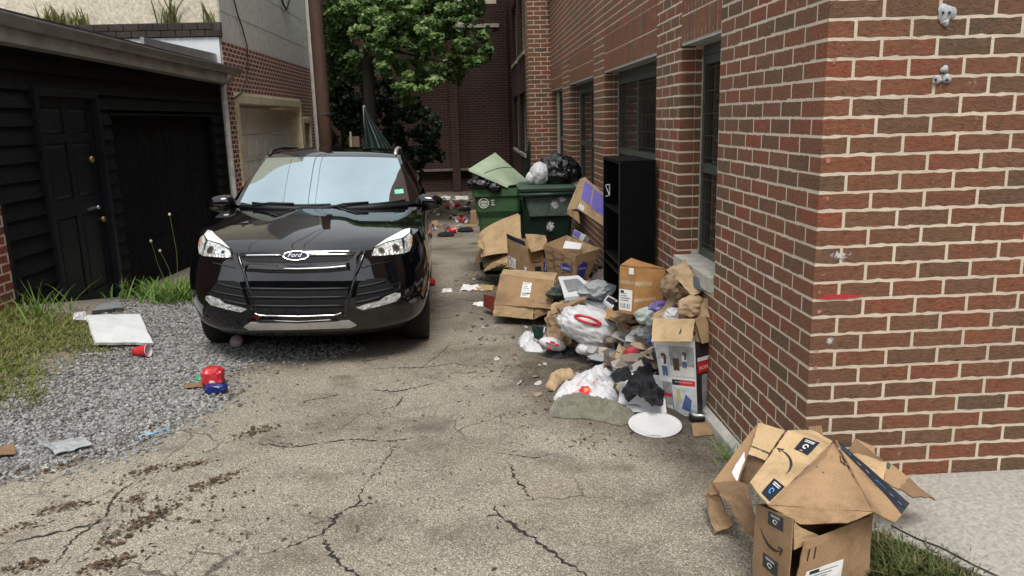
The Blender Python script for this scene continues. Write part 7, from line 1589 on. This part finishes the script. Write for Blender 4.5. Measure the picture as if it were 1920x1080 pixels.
mobj('axle_recess', V[1:], [tuple(range(len(V)-1))], M_VOID, b2_)
for s_ in (-1, 1): wheel(b2_, c2x+s_*.24, c2y-.22, g2+.115)
bk3 = thing('bin_bag', 'shiny black bin bag piled on the dark bin', 'bag', tuple(at(1045, 345, 9.1))); crumple('bag', BBAG, bk3, at(1048, 323, 9.12), (.235, .22, .185), 35, (.14, .17, .07), floor=g2+1.07, hi=True, tilt=R(14))
wk3 = thing('plastic_bag', 'white carrier bag with faded orange print beside the shiny black bag', 'bag', tuple(at(1010, 345, 9.0))); crumple('bag', WBAG, wk3, at(1012, 327, 9.0), (.11, .12, .13), 36, (.14, .14, .06), floor=g2+1.07); crumple('tail', WBAG, wk3, at(996, 334, 9.0), (.06, .06, .07), 37, (.14, .14, .06), floor=g2+1.0)
# ------------------------------------------------------------------ things lying on the alley and the gravel
wb = thing('white_board', 'white painted board lying on the grass edge before the shed door', 'board', tuple(gr(230, 620)))
Panel(gr(178, 645, .045), gr(288, 645, .03), gr(262, 590, .045), gr(160, 592, .06), .02, .004, 1.2, 130, n=11).build('sheet', simple('chipped white paint', (.66, .68, .68), .6, .10, 5., .2, 80.), wb, .012)
wb2 = thing('white_scrap', 'crumpled white scrap at the corner of the white board', 'scrap', tuple(gr(148, 600))); Panel(gr(136, 600, .05), gr(162, 600, .05), gr(158, 585, .09), gr(140, 586, .10), .006, .02, 3, 131).build('sheet', FOAM, wb2)
ss = thing('stone_slab', 'grey flat stone slab at the door of the shed', 'stone', tuple(gr(205, 577))); Panel(gr(172, 586, .02), gr(232, 580, .02), gr(226, 568, .03), gr(188, 570, .03), .03, .006, 2, 132).build('slab', simple('grey slate', (.20, .21, .22), .8, .3, 9., .5, 60.), ss, .02)
cup('plastic_cup', 'red plastic cup tipped over on the gravel near the white board', (266, 670), .048, .115, R(82))
rbx = thing('red_wrapper', 'crumpled red and white carton standing on the gravel edge', 'carton', tuple(gr(402, 722))); c = gr(402, 724); crumple('carton', simple('red carton film', (.52, .03, .04), .3, .3, 14.), rbx, c+[0, .0, .07], (.062, .05, .055), 41, (.10, .16, .07), boxy=.5); crumple('white_part', WBAG, rbx, c+[.005, -.035, .045], (.042, .02, .02), 42, (.1, .1, .05), floor=c[2]+.01)
bbx = thing('blue_bag', 'shiny dark blue snack bag in front of the red carton', 'bag', tuple(gr(406, 738))); crumple('bag', simple('dark blue foil', (.012, .02, .14), .22, .4, 20., spec=.6), bbx, gr(406, 737)+[0, 0, .03], (.066, .035, .03), 43, (.1, .16, .08), boxy=.4)
gwp = thing('green_wrapper', 'small green wrapper beside the red carton', 'wrapper', tuple(gr(375, 715))); crumple('wrapper', simple('green foil', (.05, .28, .14), .4, .3, 20.), gwp, gr(375, 714)+[0, 0, .015], (.035, .03, .02), 44)
bpw = thing('brown_paper_scrap', 'flat brown paper scrap on the gravel left of the red carton', 'scrap', tuple(gr(362, 722))); Panel(gr(344, 728, .015), gr(382, 726, .015), gr(378, 716, .03), gr(348, 718, .02), .003, .01, 4, 133).build('sheet', KD, bpw)
strw = thing('plastic_strip', 'pale blue plastic strip lying on the asphalt edge', 'strip', tuple(gr(285, 812)))
q = MB(); q.tube([gr(254, 820, .008), gr(285, 813, .012), gr(318, 802, .008)], .006, 6); q.build('strip', simple('light blue plastic', (.16, .42, .60), .4), strw)
flt = thing('plastic_film', 'flat clear plastic bag lying on the gravel at lower left', 'bag', tuple(gr(128, 838))); Panel(gr(102, 852, .03), gr(175, 832, .03), gr(158, 818, .03), gr(78, 832, .03), .003, .012, 4, 134, n=11).build('film', SHEET, flt, .008)
brc = thing('brown_paper_scrap', 'brown card scrap on the gravel at the left edge', 'scrap', tuple(gr(12, 848))); Panel(gr(-12, 856, .03), gr(30, 850, .03), gr(26, 834, .04), gr(-10, 838, .03), .003, .01, 4, 135).build('sheet', KD, brc)
pkd = thing('plastic_disc', 'round translucent pink plastic lid standing before the front bumper', 'lid', tuple(gr(444, 652))); c = gr(444, 651); V = []
q = MB(); q.lathe([(0, .0), (.046, .0), (.052, .006), (.050, .012), (.044, .007), (0, .007)], (0, 0, 0), 24, 1); V = np.concatenate(q.V); a = R(-28); V = np.stack([V[:, 0], V[:, 1]*math.cos(a)-V[:, 2]*math.sin(a), V[:, 1]*math.sin(a)+V[:, 2]*math.cos(a)], -1)+c+[0, 0, .05]; mobj('lid', V, q.F, simple('dusty pink plastic', (.40, .30, .33), .35, .2, 20.), pkd, True)
cup('plastic_cup', 'red plastic cup lying beside the rear of the car', (806, 536), .048, .12, R(-80))
for i, (px, py, yw, lab) in enumerate(((869, 414, 40, 'red cup on the far alley, nearest the green bin'), (861, 412, -30, 'red cup lying left of the one by the bin'), (841, 388, 60, 'red cup farthest up the alley'), (857, 384, -70, 'red cup just right of the farthest one'), (839, 430, 20, 'red cup in the middle of the far alley'), (848, 434, 100, 'dark red cup touching the middle one'), (811, 426, -10, 'red cup close to the car mirror'))):
    cup('plastic_cup', lab, (px, py+4), .055, .13, R(yw), group='red cups on the far alley', dent=.25)
for i, (px, py, lab) in enumerate(((873, 432, 'black rag lying before the green bin'), (872, 393, 'black rag farther back beside the bin'), (836, 441, 'dark scrap beside the middle cups'))):
    o = thing('black_rag', lab, 'rag', tuple(gr(px, py))); crumple('cloth', CLOTH_B, o, gr(px, py+2)+[0, 0, .02], (.13, .12, .05), 60+i, (.2, .2, .1))
sbx = thing('cardboard_box', 'small brown carton beside the green bin on the alley side', 'box', tuple(gr(888, 418))); p0 = gr(888, 418); Panel(at(882, 418, 11.9), at(894, 418, 11.9), at(893, 395, 11.9), at(882, 396, 11.9), .2, .002, 1, 140).build('body', KR, sbx)
for i, (q4, m_, lab) in enumerate(([[(858, 546), (905, 542), (898, 534), (868, 533)], WHT, 'crumpled white paper on the alley behind the car'], [[(892, 545), (925, 545), (928, 535), (890, 533)], KL, 'tan card scrap right of the white paper on the alley'], [[(826, 548), (850, 547), (846, 541), (830, 541)], WHT, 'small white paper near the red cup by the car'], [[(820, 376), (880, 374), (878, 367), (826, 368)], FOAM, 'long pale strip across the far alley'])):
    o = thing('paper_scrap', lab, 'paper', tuple(gr(*q4[0]))); Panel(gr(*q4[0], .006), gr(*q4[1], .006), gr(*q4[2], .03), gr(*q4[3], .02), .003, .015, 4, 150+i, n=11).build('sheet', m_, o, .02)
# ------------------------------------------------------------------ small loose rubbish through and under the heap
def scraps(name, label, poly, n, seed, hmax, size, mat, mask=None):
    rng = np.random.RandomState(seed); W = np.array(poly); lo, hi = W.min(0), W.max(0); P_ = rng.uniform(lo, hi, (n*3, 2)); P_ = P_[inside(P_, W)][:n]; k = len(P_)
    h = hmax*sstep(.55, 1.2, P_[:, 0])*rng.uniform(.4, 1., k)*sstep(8.6, 7.6, P_[:, 1])*sstep(4.0, 4.6, P_[:, 1]); nn = rng.normal(0, .45, (k, 3))+np.array([-.15, -.25, 1.]); nn /= np.linalg.norm(nn, axis=1)[:, None]; t = np.cross(nn, rng.normal(0, 1, (k, 3))); t /= np.linalg.norm(t, axis=1)[:, None]; b = np.cross(nn, t)
    s = rng.uniform(size[0], size[1], (k, 1)); asp = rng.uniform(.35, 1., (k, 1)); C = np.concatenate([P_, (gz(P_[:, 0], P_[:, 1])+h+.008)[:, None]], 1); V = []
    for u, v, w_ in ((-1, -1, .0), (0, -1.1, .35), (1, -.9, 0.), (1.1, 0, .3), (.9, 1, -.1), (0, 1.1, .3), (-1, .9, .1), (-1.1, 0, .25), (0, 0, .55)): V.append(C+t*s*u*(1+rng.normal(0, .12, (k, 1)))+b*s*asp*v+nn*s*w_*rng.uniform(-.6, 1., (k, 1)))
    V = np.stack(V, 1).reshape(-1, 3); V[:, 2] = np.maximum(V[:, 2], gz(V[:, 0], V[:, 1])+.004); V[:, 0] = np.minimum(V[:, 0], WX-.02)
    f = np.array([(8, i, (i+1) % 8) for i in range(8)]); F = (f[None]+9*np.arange(k)[:, None, None]).reshape(-1, 3); return tag(big_mesh(name, V, F, mat, None, np.repeat(rng.uniform(0, 1, k), 8)), label, 'rubbish', None, 'stuff')
M_SCR = tint_mat('mixed paper, card and film scraps', [(.30, .20, .11), (.42, .31, .19), (.04, .04, .045), (.55, .55, .54), (.16, .11, .07), (.09, .08, .08), (.42, .43, .46), (.24, .17, .10), (.05, .05, .07), (.33, .25, .16)], .6)
scraps('rubbish_scraps', 'loose paper, card and film scraps filling the heap along the wall', [(.9, 4.25), (1.25, 4.2), (1.25, 8.4), (.55, 8.6), (.5, 7.2), (.75, 6.2), (.8, 5.2)], 900, 3, .34, (.02, .075), M_SCR)
scraps('rubbish_sheets', 'larger torn card, paper and film sheets through the heap', [(1.02, 4.5), (1.25, 4.3), (1.25, 7.6), (.7, 8.0), (.72, 6.6), (.95, 5.3)], 130, 13, .36, (.03, .085), M_SCR)
scraps('ground_scraps', 'small scraps strewn over the asphalt around the heap', [(.3, 4.3), (1.2, 4.2), (1.25, 9), (-.3, 9.6), (-.2, 7), (.2, 5)], 260, 5, .0, (.006, .024), M_SCR)
scraps('far_scraps', 'litter strewn along the far end of the alley', [(-1.2, 14), (.9, 13.6), (1.0, 21), (-2.2, 21)], 170, 7, .0, (.03, .11), M_SCR)
md = []
gxx, gyy = np.meshgrid(np.linspace(.45, WX-.01, 16), np.linspace(4.05, 8.7, 60)); x_, y_ = gxx.ravel(), gyy.ravel(); hh = .30*sstep(.80, 1.24, x_+.12*fbm(np.stack([x_*3, y_*3, x_*0], -1), 3, 3))*sstep(8.7, 7.7, y_)*sstep(4.05, 4.5, y_)*(1+.35*ridge(np.stack([x_*6, y_*6, x_*0], -1), 8, 3))
tag(mobj('rubbish_bed', np.stack([x_, y_, gz(x_, y_)-.012+hh], -1), grid_faces(16, 60), simple('damp dark rubbish', (.05, .042, .034), .9, .5, 16., 1., 50.), None, True), 'trodden dark rubbish bedded under the heap against the wall', 'rubbish', None, 'stuff')

# ------------------------------------------------------------------ more pieces tucked into the gaps of the heap
def wad(label, px, Y, rad, seed, mat, name='paper_wad', cat='paper', **kw):
    o = thing(name, label, cat, tuple(at(px[0], px[1], Y))); crumple('sheet', mat, o, at(px[0], px[1], Y), (rad[0]*1.1, rad[1], rad[2]*.85), seed, (.25, .32, .16), facet=True, **kw); return o
PALEG = film('pale green film sheet', (.52, .60, .55), .3)
wad('crumpled pale green film beside the open paper bag', (1222, 592), 4.75, (.085, .07, .06), 71, PALEG, 'film_wad', 'film')
wad('white crumpled paper left of the blue box', (1214, 622), 4.9, (.06, .05, .045), 72, WBAG)
wad('violet and white wrapper right of the orange carton', (1240, 575), 4.6, (.06, .05, .035), 73, simple('violet foil', (.14, .10, .30), .3, .4, 30.), 'wrapper_wad', 'wrapper')
wad('brown paper wad in front of the orange carton', (1178, 592), 5.1, (.10, .07, .05), 74, PAP)
wad('clear film bundle below the tall bookcase', (1120, 545), 5.9, (.11, .10, .07), 75, SHEET, 'film_wad', 'film')
wad('dark green bottle bag under the magazine', (1060, 548), 6.5, (.12, .1, .07), 76, simple('dark green film', (.03, .05, .04), .35, .4, 20.), 'film_wad', 'film')
wad('white tissue wad at the foot of the small tipped box', (1150, 660), 5.2, (.07, .05, .035), 77, WBAG)
wad('grey film wad near the dark cloth', (1135, 668), 5.1, (.09, .06, .03), 78, SHEET, 'film_wad', 'film')
wad('black bin liner wad behind the retail box', (1262, 660), 4.4, (.09, .07, .08), 79, BBAG, 'film_wad', 'film')
wad('brown paper wad below the window sill', (1300, 575), 4.2, (.07, .05, .06), 80, PAPL)
def flat(label, c, mat, seed, name='cardboard_sheet', cat='cardboard'):
    o = thing(name, label, cat, tuple(at(*c[0]))); pan('sheet', mat, o, c, th=.005, warp=.012, crease=.006, seed=seed, n=11, rag=.012); return o
flat('torn tan card lying between crushed box and picture frame', [(1030, 590, 6.2), (1075, 575, 6.0), (1064, 560, 6.3), (1035, 572, 6.4)], KL, 171)
flat('dark damp card under the small tipped box', [(1150, 664, 5.1), (1208, 668, 5.0), (1206, 655, 5.15), (1152, 652, 5.25)], KD, 172)
flat('tan card flap wedged under the orange carton', [(1128, 596, 5.35), (1160, 606, 5.1), (1166, 588, 5.2), (1140, 578, 5.5)], KO, 173)
flat('brown card leaning below the honeycomb printed box', [(1055, 540, 6.9), (1110, 545, 6.6), (1108, 526, 6.9), (1060, 522, 7.1)], KR, 174)
flat('white paper sheet lying left of the foam board', [(1165, 690, 4.75), (1195, 694, 4.65), (1200, 680, 4.8), (1172, 678, 4.9)], WHT, 175, 'paper_sheet', 'paper')
flat('pale blue leaflet near the faded blue cloth', [(1200, 690, 4.6), (1222, 694, 4.5), (1226, 682, 4.6), (1206, 680, 4.7)], simple('pale blue paper', (.42, .52, .62), .6, .2, 14.), 176, 'leaflet', 'paper')
